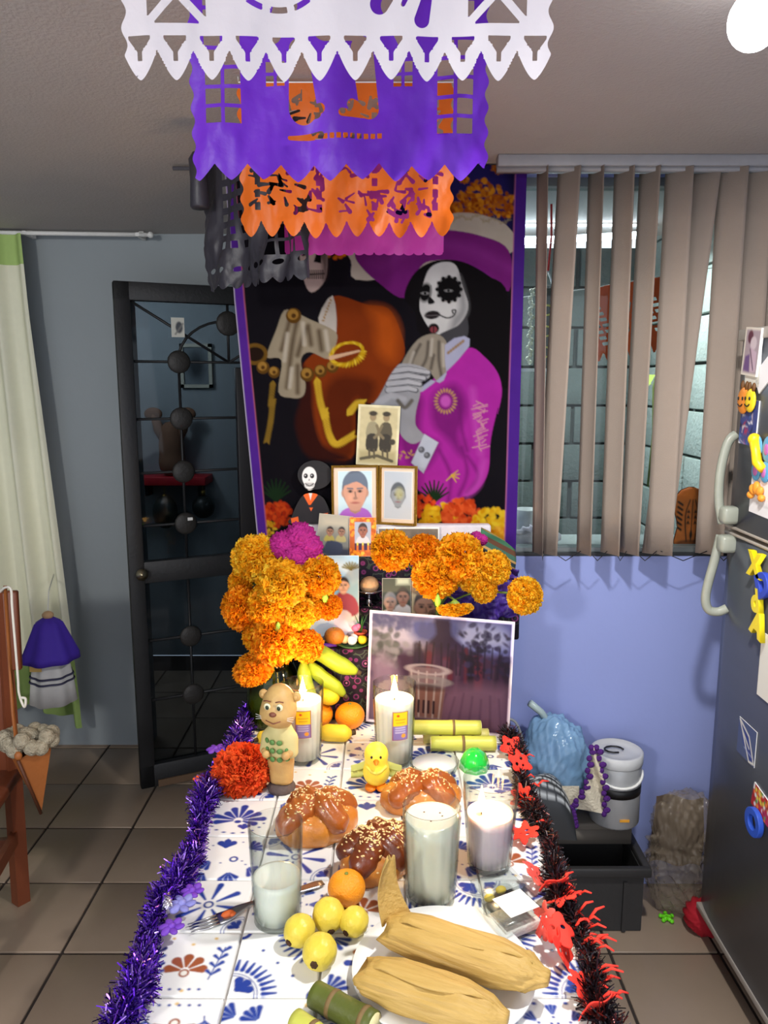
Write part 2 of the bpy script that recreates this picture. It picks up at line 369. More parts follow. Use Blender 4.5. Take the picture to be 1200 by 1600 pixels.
def print_card(name, w_, h_, n, draw, m, loc, parent=None, rot=(0, 0, 0), bg=(255, 255, 255), thick=.0012, ext=None):
    """flat printed card standing on its lower edge; draw(cv) works in 0..w x 0..h units of `ext`, y downward"""
    ex, ey = ext or (100*w_/h_, 100); ny = max(4, int(n)); nx = max(4, int(n*w_/h_))
    U, V = np.meshgrid(np.linspace(0, 1, nx), np.linspace(0, 1, ny))
    cv = Cv(U*ex, V*ey, bg); cv.soft = ey/ny*1.6; draw(cv)
    P = np.stack([(U-.5)*w_, np.zeros_like(U), (1-V)*h_], -1)
    o = grid_print(name, nx, ny, P, cv, m, parent)
    bk = MB().box((0, thick/2+.0003, h_/2), (w_, thick, h_))      # back of the card
    me = o.data; n0 = len(me.vertices)
    bm = bmesh.new(); bm.from_mesh(me); lay = bm.verts.layers.float_color['Col']
    vs = [bm.verts.new(v) for v in bk.v]
    for v in vs: v[lay] = (.8, .8, .78, 1)
    for f in bk.f: bm.faces.new([vs[i] for i in f])
    bm.to_mesh(me); bm.free()
    o.location = loc; o.rotation_euler = rot; return o
# small card clipped to the door glass and things in the room beyond
def d_card(cv):
    cv.ell(40, 50, 18, 30, (70, 74, 80)); cv.line([(20, 85), (60, 30)], 4, (120, 120, 118))
tag(print_card('photo_card', .05, .075, 26, d_card, M_matte, tuple(A+(B-A)*.272+Vector((.008, -.032, 1.895))), rot=(0, 0, dr-.1), bg=(196, 196, 186)), 'small white photo card tucked on the diagonal bar of the iron door', 'card')
f = thing('framed_picture', 'pale framed picture on the wall seen through the iron door', 'picture', pt(308, 606, 4.685))
MB().box((-.085, 0, .13), (.02, .02, .26)).box((.085, 0, .13), (.02, .02, .26)).box((0, 0, .01), (.19, .02, .02)).box((0, 0, .25), (.19, .02, .02)).obj('frame', mat('cream_wood', (190, 188, 172), .6), f, False)
print_card('picture', .15, .22, 24, lambda cv: cv.ell(34, 50, 22, 36, (46, 54, 60), soft=20), M_matte, (0, 0, .02), f, bg=(112, 122, 128))
sh = thing('wall_shelf', 'red shelf board seen through the iron door', 'shelf', pt(270, 757, 4.6))
MB().box((0, 0, .03), (.44, .2, .05), bev=.004).obj('board', mat('red_paint', (190, 30, 44), .5), sh)
for s in (-.16, .16): MB().box((s, .05, -.03), (.02, .1, .08)).obj('bracket', M_dark, sh, False)
p = pt(270, 741, 4.6)
fig = thing('cactus_figure', 'brown figure with two raised arms on the red shelf behind the door', 'figurine', p)
mb_ = mat('brown_clay', (128, 92, 70), .8)
V, fs, _ = star([(0, 0, .06, .075), (0, 0, .17, .065), (0, 0, .26, .055)], (0, 0, .15), .03, 24, 18); mesh_obj('body', V, fs, mb_, fig)
for s in (-1, 1):
    MB().tube([(s*.03, 0, .2), (s*.07, 0, .27), (s*.1, 0, .36)], [.035, .032, .02], 10).ball((s*.1, 0, .36), (.055, .02, .04)).obj('arm', mb_, fig)
for k, (x, y, rr) in enumerate(((258, 800, .075), (318, 792, .07))):
    o = thing('ornament', ('dark drop shaped ornament hanging under the red shelf, left of two' if k == 0 else 'dark round ornament hanging under the red shelf, right of two'), 'ornament', pt(x, y, 4.55), group='ornaments under the red shelf')
    MB().ball((0, 0, 0), (rr, rr, rr*(1.35 if k == 0 else 1))).obj('bulb', mat('dark_ornament', (34, 40, 38), .4), o)
    MB().tube([(0, 0, rr), (0, 0, .17)], .003, 5).lathe([(.012, rr+.0), (.014, rr+.03), (0, rr+.035)], 10).obj('cap', mat('gold_trim', (200, 168, 90), .35, metal=1), o)
# ---- outside the window
M_blk = mat('cinder_block', (112, 120, 116), .95, bump=.6, bscale=60, var=.14, scale=14)
M_mort = mat('mortar', (92, 98, 95), .95)
M_roof = mat('corrugated_zinc', (176, 184, 190), .35, metal=.7, var=.12, scale=6)
def blockwall(name, x0, x1, Y, z0, z1, axis='x'):
    o = struct(MB().box(((x0+x1)/2, Y+.06, (z0+z1)/2), (x1-x0, .1, z1-z0)).obj(name, M_mort, smooth=False) if axis == 'x' else
               MB().box((Y+.06, (x0+x1)/2, (z0+z1)/2), (.1, x1-x0, z1-z0)).obj(name, M_mort, smooth=False))
    me = None; r = 0; z = z0
    while z < z1-.05:
        x = x0-(.2 if r % 2 else 0)
        while x < x1:
            a, e = max(x, x0), min(x+.39, x1)
            if e-a > .06:
                if e-a > .38 and me: q = bpy.data.objects.new('block', me); C.objects.link(q); q.parent = o
                else:
                    q = MB().box((0, 0, 0), (e-a-.012, .05, .188), bev=.004).obj('block', M_blk, o)
                    if e-a > .38: me = q.data
                q.location = ((a+e)/2, Y+.006*math.sin(x*9+r), z+.1) if axis == 'x' else (Y+.006*math.sin(x*9+r), (a+e)/2, z+.1)
                if axis != 'x': q.rotation_euler = (0, 0, PI/2)
            x += .4
        z += .2; r += 1
    return o
blockwall('wall_outside', .0, 1.36, 4.1, .4, 2.4)
M_blk_keep = M_blk; M_blk = mat('pale_block', (186, 196, 188), .95, bump=.6, bscale=60, var=.10, scale=14)
blockwall('wall_patio', 2.62, 4.1, 1.36, .4, 2.6, 'y')
gz = [[Vector((x, y, 2.66-.10*(y-2.52)+.022*math.cos(x*2*PI/.11))) for x in np.arange(-.4, 1.6, .0137)] for y in (2.52, 3.3, 4.15)]
struct(MB().grid(gz).obj('ceiling_outside', M_roof))
struct(MB().box((1.31, 3.3, .37), (2.6, 1.55, .05)).obj('floor_outside', mat('patio_concrete', (88, 88, 86), .9), smooth=False))
p0, p1 = pt(700, 383, 3.25), pt(1005, 367, 3.25)
tl = thing('tube_lamp', 'white fluorescent tube lamp glowing under the zinc roof outside', 'lamp', (p0+p1)/2)
q0, q1 = p0-(p0+p1)/2, p1-(p0+p1)/2
MB().tube([q0, q1], .014, 12).obj('tube', mat('lit_tube', (255, 255, 255), .3, emit=(225, 238, 255), estr=26), tl)
for q in (q0, q1): MB().tube([q, q+Vector((.02 if q is q1 else -.02, 0, 0))], .017, 10).tube([q, q+Vector((0, 0, .06))], .006, 6).obj('holder', M_white, tl)
MB().box((0, 0, .07), ((q1-q0).length, .05, .025)).obj('batten', M_white, tl, False)
# paper cut sheet outside
M_or = mat('orange_tissue', (240, 104, 22), .55, var=.05, scale=12, sss=0)
def out_sdf(X, Z):
    d = sd_box(X, Z, 0, -.14, .165, .14)
    lob = -.265+.014*np.cos(X*2*PI/.03); d = np.maximum(d, lob-Z)
    for s in (-1, 1):
        for k in range(8):
            for r_ in range(2):
                d = np.maximum(d, -sd_box(X+(.5*(Z+.14)), Z, s*.105+(r_-.5)*.032+.0, -.055-.023*k, .012, .0065))
    for a in np.linspace(0, 2*PI, 9)[:-1]: d = np.maximum(d, -sd_seg(X, Z, (.02*math.cos(a), -.13+.02*math.sin(a)), (.045*math.cos(a), -.13+.05*math.sin(a)), .003, .007))
    return d
c0 = pt(985, 440, 3.0)
o = cut_sheet('papel_picado', .33, .28, 130, 110, out_sdf, lambda X, Z: np.stack([X, .01*np.sin(X*30), Z+X*.16], -1), mat('orange_paper_outside', (236, 92, 30), .7)); o.location = c0
tag(o, 'faded orange cut paper sheet hanging outside behind the blinds', 'paper banner')
MB().tube([(-.75, 0, .45), (-.75, 0, -.1), (-.17, 0, -.028), (.17, 0, .028), (.5, 0, .08), (.5, 0, .45)], .002, 5).obj('string', M_white, o)
# hanging ornament outside
c0 = pt(856, 432, 2.9)
h = thing('hanging_ornament', 'white hanger with ringed strip and bead strand hanging outside window', 'ornament', c0)
MB().tube([(0, 0, .02), (-.02, 0, -.035), (.02, 0, -.035), (0, 0, .02)], .003, 6).obj('hook', M_white, h)
MB().tube([(0, 0, .02), (.008, 0, .14), (.004, 0, .25)], .004, 6).obj('cord', mat('red_cord', (220, 40, 40), .6), h)
MB().box((-.005, 0, -.19), (.075, .01, .3), bev=.004).obj('strip', mat('dark_green_card', (66, 72, 60), .6), h)
for k in range(3): MB().tube([(.0+.018*math.cos(a), -.009, -.12-.075*k+.018*math.sin(a)) for a in np.linspace(0, 2*PI, 13)[:-1]], .004, 6, closed=True).obj('ring', mat('yellow_ring', (214, 204, 70), .5), h)
b = MB()
for k in range(20): b.ball((-.058+.006*math.sin(k*2), 0, -.05-.0135*k), .0085, 8, 6)
b.tube([(-.03, 0, -.035), (-.058, 0, -.05)], .003, 5).obj('bead_strand', mat('bone_beads', (226, 224, 196), .5), h)
MB().box((-.03, 0, -.335), (.12, .012, .012)).obj('rod', M_white, h, False)
# carved orange plaque on the outer sill
struct(MB().box((1.0, WY+.22, wz0-.01), (1.3, .24, .03)).obj('trim_1', mat('sill_concrete', (150, 156, 152), .8), smooth=False))
def plaque(cv):
    cv.mottle(.25, .08, 4)
    for x in (0, -15, 15): cv.line(cat_rom([(50+x*.5, 22), (50+x*1.2, 50), (50+x*.8, 96)], 6, False), 1.6, (40, 24, 16))
    for s in (-1, 1):
        for k in range(6): cv.line([(50+s*38, 26+k*9), (50+s*27, 31+k*9)], 2.2, (40, 24, 16))
        for k in range(3): cv.poly([(50+s*10, 38+k*10), (50+s*10-5, 45+k*10), (50+s*10+5, 45+k*10)], (40, 24, 16))
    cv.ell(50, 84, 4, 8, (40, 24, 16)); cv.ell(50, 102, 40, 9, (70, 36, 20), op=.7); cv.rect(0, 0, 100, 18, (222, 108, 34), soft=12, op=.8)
NX, NY = 40, 56
U, V = np.meshgrid(np.linspace(-1, 1, NX), np.linspace(0, 1, NY))
prof = np.interp(1-V, [0, .06, .3, .42, .62, .85, .95, 1], [.85, .9, .72, .78, 1, .92, .62, .15])
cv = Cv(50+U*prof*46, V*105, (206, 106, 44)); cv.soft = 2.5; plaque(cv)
ps = pt(1075, 838, WY+.15); sc = (pt(1100, 800, WY+.15)-pt(1050, 800, WY+.15)).length/2
Pq = np.stack([U*prof*sc, -.022*np.sqrt(np.clip(1-(U*.98)**2, 0, 1)), (1-V)*.20], -1)
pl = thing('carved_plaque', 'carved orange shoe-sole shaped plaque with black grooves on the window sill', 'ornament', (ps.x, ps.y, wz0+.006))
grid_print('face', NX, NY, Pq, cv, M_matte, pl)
Pq2 = Pq.copy(); Pq2[..., 1] = .004; MB().grid([[Vector(q) for q in row[::-1]] for row in Pq2]).obj('back', mat('plaque_back', (120, 60, 30), .8), pl)
# plant, cloth and cup outside
pb = pt(1019, 640, 3.5); g = thing('wall_plant', 'thin yellow-green plant growing against the grey block wall outside', 'plant', pb)
MB().tube([(0, 0, -.35), (.01, 0, -.1), (0, 0, .1), (.02, 0, .2)], .005, 6).obj('stem', mat('plant_stem', (120, 130, 70), .7), g)
for k in range(9):
    a = k*2.4; z = -.1+k*.035; c_, s_ = math.cos(a), math.sin(a)
    MB().add([(0, 0, z), (.06*c_-.015*s_, .06*s_+.015*c_, z+.01), (.13*c_, .13*s_, z-.04), (.06*c_+.015*s_, .06*s_-.015*c_, z+.01)], [(0, 1, 2, 3)]).obj('leaf', mat('plant_leaf', (160, 172, 84), .6), g)
cl = MB(); V, fs, _ = star([(0, 0, .03, .035), (.05, .01, .025, .03), (-.05, 0, .03, .032), (.02, .02, .05, .025)], (0, 0, .03), .012, 30, 18, lambda D: .008*np.sin(D[:, 0]*14+D[:, 2]*9), zmin=0)
tag(mesh_obj('cloth_bundle', (V+np.array(pt(838, 858, WY+.13))*[1, 1, 0]+[0, 0, wz0+.006]), fs, mat('pale_cloth', (214, 204, 214), .9, bump=.3)), 'crumpled pale cloth lying on the left end of the window sill', 'cloth')
cu = tag(MB().lathe([(0, 0), (.035, 0), (.045, .11), (.042, .11), (.033, .006), (0, .006)], 18).obj('cup', M_white), 'white plastic cup standing behind the cloth on the window sill', 'cup'); cu.location = (pt(826, 800, WY+.21).x, WY+.24, wz0+.006)
# ---- vertical blind
vb = thing('vertical_blind', 'beige vertical slat blind hanging loosely across the night window', 'blind', (.95, 2.31, H))
off = Vector((.95, 2.31, H))
MB().box((.02, 0, -.016), (1.3, .045, .032), bev=.004).box((.02, .0, -.038), (1.3, .03, .012)).obj('headrail', mat('rail_grey', (150, 150, 152), .4), vb)
M_sl = mat('slat_fabric', (150, 136, 124), .8, var=.03, bump=.12, bscale=300)
SL = [(848, 840, 10), (890, 854, 29), (932, 912, 15), (976, 953, 22), (1016, 983, 22), (1062, 1030, 35), (1104, 1024, 38), (1146, 1108, 38), (1186, 1150, 38), (1228, 1190, 40)]
for k, (xt, xb, wpx) in enumerate(SL):
    yy = 2.31+(.012 if k == 6 else -.003*(k % 2))
    a, e = pt(xt, 262, yy)-off, pt(xb, 866, yy)-off
    hw = .044; cs = min(.95, wpx/49); sn = math.sqrt(1-cs*cs)
    P = []
    for t in np.linspace(0, 1, 9):
        c_ = a.lerp(e, t); row = []
        for u in np.linspace(-1, 1, 7):
            bow = .006*(1-u*u)
            row.append(Vector((c_.x+u*hw*cs+bow*sn, c_.y-u*hw*sn*.8-bow*cs, c_.z)))
        P.append(row)
    s_ = MB().grid(P).obj('slat', M_sl, vb); md = s_.modifiers.new('thickness', 'SOLIDIFY'); md.thickness = .0012
    MB().box((a.x, a.y, a.z-.004+.012), (.012, .006, .04)).obj('clip', M_white, vb, False)
for k in range(len(SL)-1):
    a, e = pt(SL[k][1], 866, 2.31)-off, pt(SL[k+1][1], 866, 2.31)-off
    MB().tube([a+Vector((.012, -.01, .012)), (a+e)/2+Vector((0, -.01, -.018)), e+Vector((-.012, -.01, .012))] if k != 5 else [a, e], .0016, 5).obj('chain', M_black, vb)
# ---- curtain rod and curtain
r0, r1 = pt(-160, 361, 3.32), pt(235, 367, 3.36)
rd = thing('curtain_rod', 'thin white metal curtain rod fixed under the ceiling above the left wall', 'rod', r0)
MB().tube([(0, 0, 0), r1-r0], .009, 8).ball(r1-r0, .013).obj('rod', M_white, rd)
for t in (.5, .95): q = (r1-r0)*t; MB().box(q+Vector((0, .04, .0)), (.015, .1, .015)).box(q+Vector((0, .06, .02)), (.02, .03, .05)).obj('bracket', M_white, rd, False)
ct = thing('curtain', 'long cream curtain with green borders hanging at the left wall', 'curtain', (-1.7, 3.33, 0))
zt, zb = r0.z-.012, .22
def curt(t, s):      # t 0 top..1 bottom, s 0..1 across
    xr = np.interp(t, [0, .15, .6, 1], [pt(38, 372, 3.33).x, pt(50, 480, 3.33).x, pt(98, 850, 3.33).x, pt(132, 1100, 3.33).x])
    x = -2.05+(xr+2.05)*s; amp = .018+.03*t
    y = 3.32+amp*math.sin(s*30+.6*math.sin(t*3))+.3*amp*math.sin(s*61+1+t*2)
    z = zt+(zb-zt)*t+(.05*math.sin(s*9+2)*(t > .98))
    return Vector((x+1.7, y-3.33, z))
def strip(t0, t1, n): return MB().grid([[curt(t, s) for s in np.linspace(0, 1, 90)] for t in np.linspace(t0, t1, n)])
strip(.058, .865, 24).obj('cloth', mat('cream_cloth', (226, 226, 202), .9, sss=0, var=.04), ct)
strip(0, .058, 6).obj('top_border', mat('green_cloth', (168, 196, 118), .9), ct)
strip(.865, 1, 8).obj('bottom_border', mat('green_cloth_bottom', (132, 156, 88), .9), ct)
# ================================================================ CEILING LAMP, FRIDGE, CHAIR, CLUTTER BY THE WALL
lp = thing('ceiling_lamp', 'bare white bulb in a socket on the ceiling, glowing bright', 'lamp', (LAMP[0], LAMP[1], H))
MB().lathe([(.0, -.0), (.045, -.0), (.045, -.012), (.022, -.02), (.02, -.04), (0, -.04)], 20).obj('socket', M_white, lp)
MB().ball((0, 0, LAMP[2]-H-.0), (.04, .04, .044), 24, 14).obj('bulb', mat('lit_bulb', (255, 255, 255), .3, emit=(250, 252, 255), estr=9), lp)
lo.location.z = LAMP[2]-.06
# ---- refrigerator
FX, FY0, FY1, FZ0, FZ1, SP = .978, 1.40, 2.17, .10, 1.86, 1.307
M_fr = mat('fridge_steel', (92, 96, 104), .32, metal=.55, var=.06, scale=3, stretch=(1, 1, 8), bump=.02, bscale=20)
M_trim = mat('fridge_trim', (168, 160, 150), .4)
fr = thing('refrigerator', 'tall dark steel two-door refrigerator covered with magnets at the right', 'refrigerator', (FX, 1.78, 0))
fo = Vector((FX, 1.78, 0))
MB().box((.39, 0, (FZ1+.04)/2), (.62, FY1-FY0-.01, FZ1-.06), bev=.01).obj('body', mat('fridge_body', (60, 60, 64), .5), fr)
def fdoor(z0, z1, nm):
    P = []
    for z in np.linspace(z0, z1, 3):
        P.append([Vector((.03*(2*u-1)**6*1.0 if False else .014*abs(2*u-1)**6, (FY0+(FY1-FY0)*u)-1.78, z)) for u in np.linspace(0, 1, 21)])
    b = MB().grid(P); n = len(b.v)
    d = b.obj(nm, M_fr, fr)
    md = d.modifiers.new('thickness', 'SOLIDIFY'); md.thickness = .06; md.offset = 1
    return d
d1 = fdoor(SP+.012, FZ1-.03, 'freezer_door'); d2 = fdoor(FZ0+.02, SP-.012, 'fridge_door')
for z, hgt in ((FZ1-.015, .03), (SP+.009, .008), (SP-.009, .008), (FZ0+.01, .02)):
    MB().box((.028, 0, z), (.062, FY1-FY0, hgt), bev=.003).obj('trim_strip', M_trim, fr)
MB().box((.34, 0, .05), (.56, FY1-FY0-.06, .08)).obj('toe_kick', M_black, fr, False)
M_hd = mat('handle_plastic', (150, 154, 142), .35)
def handle(pts, blk, dpar):
    P = [Vector(p)-fo for p in pts]
    MB().tube(cat_rom(P, 6, False), [.0105]*((len(P)-1)*6+1), 10, flat=1.25).obj('handle', M_hd, dpar)
    MB().box(Vector(blk)-fo, (.05, .045, .05), bev=.012).obj('handle_mount', M_hd, dpar)
hy = 2.14
handle([(FX+.005, hy+.01, 1.575), (FX-.018, hy+.008, 1.55), (FX-.034, hy+.004, 1.47), (FX-.034, hy, 1.39), (FX-.022, hy-.005, 1.325)], (FX-.012, hy-.02, 1.352), d1)
handle([(FX-.022, hy, 1.29), (FX-.034, hy, 1.22), (FX-.052, hy, 1.12), (FX-.045, hy-.004, 1.075), (FX-.018, hy-.01, 1.068), (FX+.005, hy-.015, 1.08)], (FX-.012, hy-.02, 1.27), d2)
# magnets on the door face (plane x = FX)
def fpt(px, py):
    d = ray(px, py); p = Vector((0, 0, CAMZ))+d*((FX-.003)/d.x); return p
def magcard(name, pxa, pya, w_, h_, tilt, draw, bg, label, cat, n=30, th=.003, ext=None, m=None, lift=0):
    p = fpt(pxa, pya); o = print_card(name, w_, h_, n, draw, m or M_paper, (p.x-lift, p.y, p.z), bg=bg, thick=th, ext=ext)
    o.rotation_euler = Euler((0, tilt, -PI/2)); return tag(o, label, cat)
def g_photo(cv):
    cv.rect(6, 5, 94-26, 95, (168, 150, 158)); cv.ell(26, 20, 12, 14, (92, 40, 60)); cv.ell(42, 32, 14, 14, (206, 190, 196)); cv.poly([(8, 90), (12, 60), (30, 55), (36, 92)], (110, 80, 130)); cv.poly([(30, 40), (60, 50), (62, 90), (40, 92)], (196, 170, 186)); cv.line([(30, 45), (52, 86)], 2, (70, 40, 70))
magcard('photo_magnet', 1172, 587, .085, .125, .1, g_photo, (222, 214, 200), 'small framed purple-toned photo magnet at the top of the freezer door', 'magnet', 40, .008, lift=.006)
magcard('paper_note', 1174, 606, .08, .15, -.05, lambda cv: None, (226, 224, 212), 'white paper note hanging behind the framed photo magnet', 'note')
def fruitmag(px, py, rr, col, label, face=True, dz=0):
    p = fpt(px, py); o = thing('fruit_magnet', label, 'magnet', (p.x-.006, p.y, p.z))
    MB().ball((0, 0, 0), (.008, rr, rr*1.12), 18, 10).obj('body', mat('mag'+label[:12], col, .35), o)
    MB().ball((0, .01, rr*1.2), (.005, .006, .016)).ball((0, -.014, rr*1.22), (.005, .006, .013)).obj('leaf', mat('mag_leaf', (96, 60, 20), .5), o)
    if face:
        for s in (-1, 1): MB().ball((-.0085, s*.012, .006), (.002, .004, .005), 8, 6).obj('eye', M_black, o)
        MB().tube([(-.009, s*.013, -.008-.007*math.cos(s*1.4)) for s in np.linspace(-1, 1, 7)], .0016, 5).obj('mouth', M_black, o)
fruitmag(1165, 626, .032, (226, 138, 50), 'orange fruit magnet overlapped by the yellow smiling magnet'); fruitmag(1176, 626, .028, (240, 206, 40), 'yellow smiling fruit magnet beside the orange fruit magnet')
def g_comic(cv):
    r_ = np.random.default_rng(3)
    for k in range(26):
        x, y = r_.uniform(0, 62), r_.uniform(0, 100); c = [(40, 60, 140), (190, 40, 60), (230, 230, 235), (70, 120, 190), (30, 30, 60), (220, 200, 200)][k % 6]
        cv.poly([(x+r_.uniform(-14, 14), y+r_.uniform(-14, 14)) for _ in range(4)], c)
magcard('picture_magnet', 1166, 695, .095, .12, .04, g_comic, (60, 70, 130), 'blue, red and white patchwork picture magnet below the fruit magnets', 'magnet', 36, .004)
p = fpt(1192, 718); o = thing('butterfly_magnet', 'blue and pink butterfly magnet with a yellow figure on freezer door', 'magnet', p)
b = MB()
for s in (-1, 1): b.ball((-.004, s*.03, .028), (.004, .03, .034)).ball((-.004, s*.024, -.03), (.004, .024, .028))
b.obj('wings', mat('mag_blue', (90, 160, 204), .4), o)
for s in (-1, 1):
    for q in ((s*.028, .028), (s*.022, -.03)): MB().ball((-.007, *q), (.003, .013, .015)).obj('wing_spot', mat('mag_pink', (190, 110, 180), .4), o)
MB().tube([(-.012, .03, .05), (-.014, .012, .02), (-.014, .0, -.008), (-.012, -.028, -.022)], [.014, .012, .013, .011], 10).ball((-.012, .03, .05), .016).obj('figure', mat('mag_yellow', (240, 200, 30), .4), o)
magcard('white_note', 1188, 806, .13, .10, .03, lambda cv: cv.line([(20, 70), (110, 74)], 2, (200, 200, 200)), (234, 234, 236), 'white paper note held by the orange crescent magnet', 'note', 20)
p = fpt(1186, 772); o = thing('crescent_magnet', 'orange crescent bread shaped magnet on the white note', 'magnet', p)
for k, a in enumerate(np.linspace(.2, PI-.2, 5)): MB().ball((-.008, .03*math.cos(a), .028*math.sin(a)-.012), (.009, .014-.002*abs(k-2), .018-.003*abs(k-2)), 12, 8, (a-PI/2, 0, 0)).obj('segment', mat('mag_orange', (232, 150, 50), .45), o)
magcard('folded_note', 1199, 598, .10, .06, -.6, lambda cv: None, (238, 238, 240), 'tilted white note near the top right of the freezer door', 'note', 12)
def letter(ch, px, py, col, label, sz=.062, tilt=0):
    cu_ = bpy.data.curves.new('letter', 'FONT'); cu_.body = ch; cu_.size = sz*1.35; cu_.extrude = .005; cu_.bevel_depth = .002; cu_.align_x = 'CENTER'; cu_.align_y = 'CENTER'; cu_.offset = .003
    t_ = bpy.data.objects.new('t', cu_); C.objects.link(t_); bpy.context.view_layer.update()
    me = bpy.data.meshes.new_from_object(t_.evaluated_get(bpy.context.evaluated_depsgraph_get())); bpy.data.objects.remove(t_)
    o = bpy.data.objects.new('letter_magnet', me); C.objects.link(o); me.materials.clear(); me.materials.append(mat('letter_'+'%d%d%d' % col, col, .35))
    p = fpt(px, py); o.location = (p.x-.008, p.y, p.z); o.rotation_euler = (Euler((PI/2, 0, -PI/2)).to_matrix() @ Euler((0, 0, tilt)).to_matrix()).to_euler()
    return tag(o, label, 'magnet')
letter('X', 1186, 884, (236, 216, 20), 'yellow plastic letter X magnet, topmost of the letters'); letter('D', 1198, 916, (50, 72, 180), 'blue plastic letter magnet just under the yellow X', tilt=.5)
letter('d', 1188, 940, (232, 214, 24), 'yellow plastic letter d magnet between blue letter and yellow A', .06, .25); letter('A', 1190, 978, (236, 216, 20), 'yellow plastic letter A magnet, lowest of yellow letters', tilt=-.2)
letter('O', 1183, 1287, (46, 84, 190), 'blue plastic letter O magnet low on the fridge door', .07, .2)
magcard('paper_sheet', 1206, 1104, .16, .17, 0, lambda cv: None, (222, 224, 214), 'pale paper sheet at the right edge of the fridge door', 'note', 10)
def g_boat(cv):
    cv.poly([(6, 4), (60, 30), (96, 92), (70, 97), (30, 60)], (40, 56, 130)); cv.line([(6, 4), (70, 97), (96, 92), (62, 30), (6, 4)], 3, (214, 214, 206)); cv.line([(26, 30), (66, 62)], 3, (200, 200, 190)); cv.line([(40, 70), (90, 80)], 1.5, (150, 160, 200))
magcard('boat_magnet', 1164, 1186, .10, .10, 0, g_boat, (70, 82, 120), 'blue boat shaped sticker magnet outlined in white on fridge door', 'magnet', 46, .002)
def g_mos(cv):
    r_ = np.random.default_rng(8)
    for k in range(70): cv.ell(r_.uniform(0, 160), r_.uniform(0, 100), 8, 9, [(190, 30, 40), (220, 200, 70), (220, 220, 220), (80, 150, 80), (150, 24, 40), (230, 120, 50)][k % 6])
magcard('mosaic_magnet', 1188, 1276, .11, .065, .15, g_mos, (170, 30, 40), 'red, yellow and green mosaic magnet above the blue letter O', 'magnet', 30, .004)
# ---- wooden chair at the left
M_wd = mat('red_brown_wood', (112, 58, 34), .45, var=.2, scale=5, stretch=(6, 6, .6), bump=.05)
chl = ptz(36, 1403, 0)
ch = thing('wooden_chair', 'red-brown wooden chair with slatted back at the left edge', 'chair', (chl.x, chl.y, 0), R(8))
for x, y, zt in ((0, 0, 1.06), (-.0, -.44, .44), (-.44, 0, 1.06), (-.44, -.44, .44)):
    if zt > .5: MB().tube([(x, y-.02, 0), (x, y, .4), (x, y+.03, zt)], [.03, .03, .024], 4).obj('leg', M_wd, ch, False)
    else: MB().box((x, y, zt/2), (.045, .045, zt), bev=.004).obj('leg', M_wd, ch)
MB().box((-.22, -.21, .455), (.5, .48, .035), bev=.01).obj('seat', M_wd, ch)
MB().box((-.035, .012, .76), (.115, .02, .60), (-.05, 0, 0), bev=.005).obj('back_slat', M_wd, ch)
MB().box((-.12, .03, .93), (.34, .025, .26), (-.07, 0, 0), bev=.006).obj('back_rail', M_wd, ch)
for x in (-.19, -.30): MB().box((x, .012, .65), (.07, .016, .40), bev=.004).obj('back_slat', M_wd, ch)
for y in (0, -.44): MB().box((-.22, y, .2), (.40, .02, .045)).obj('stretcher', M_wd, ch, False)
for x in (0, -.44): MB().box((x, -.22, .24), (.02, .40, .045)).obj('stretcher', M_wd, ch, False)
# pointed leather pouch hanging from the chair back
pc = pt(40, 1165, 2.24)
bg_ = thing('hanging_pouch', 'pointed brown leather pouch with knitted white rim hanging on chair', 'bag', pc)
M_lea = mat('tan_leather', (150, 88, 40), .55, bump=.15, var=.15, scale=10)
MB().add([(-.065, .0, 0), (.0, -.055, -.02), (.085, 0, .02), (.0, .05, .01), (.035, -.005, -.225)], [(0, 1, 4), (1, 2, 4), (2, 3, 4), (3, 0, 4)]).obj('pouch', M_lea, bg_, False)
MB().tube([(.002, -.058, -.02), (.035, -.008, -.225)], .005, 6).obj('seam', mat('dark_leather', (84, 44, 22), .6), bg_)
b = MB()
for k in range(16):
    a = 2*PI*k/16; b.ball((.012+.07*math.cos(a), .045*math.sin(a), .02+.018*math.sin(k*2.2)), (.026, .022, .026), 10, 7)
b.ball((.0, 0, .03), (.045, .03, .03)); b.obj('rim', mat('knit_wool', (206, 196, 172), .95, bump=1, bscale=160, col2=(110, 100, 78), scale=70), bg_)
st_top = pt(8, 915, 2.30)-pc
MB().tube([(.0, -.05, 0), (-.02, -.02, .12), st_top], [.011, .010, .009], 6, flat=.5).obj('strap', M_lea, bg_)
MB().ball((.004, -.058, -.005), (.012, .01, .014)).obj('knot', M_lea, bg_)
cord = [pt(0, 925, 2.29), pt(8, 918, 2.27), pt(17, 921, 2.26), pt(19, 950, 2.24), pt(24, 1010, 2.23), pt(28, 1060, 2.23), pt(30, 1085, 2.23), pt(38, 1105, 2.23), pt(40, 1092, 2.23), pt(33, 1090, 2.23)]
tag(MB().tube(cat_rom([tuple(c) for c in cord], 5, False), .004, 6).obj('cord', mat('white_cord', (220, 216, 204), .8)), 'white looped cord draped over the wooden chair back', 'cord')
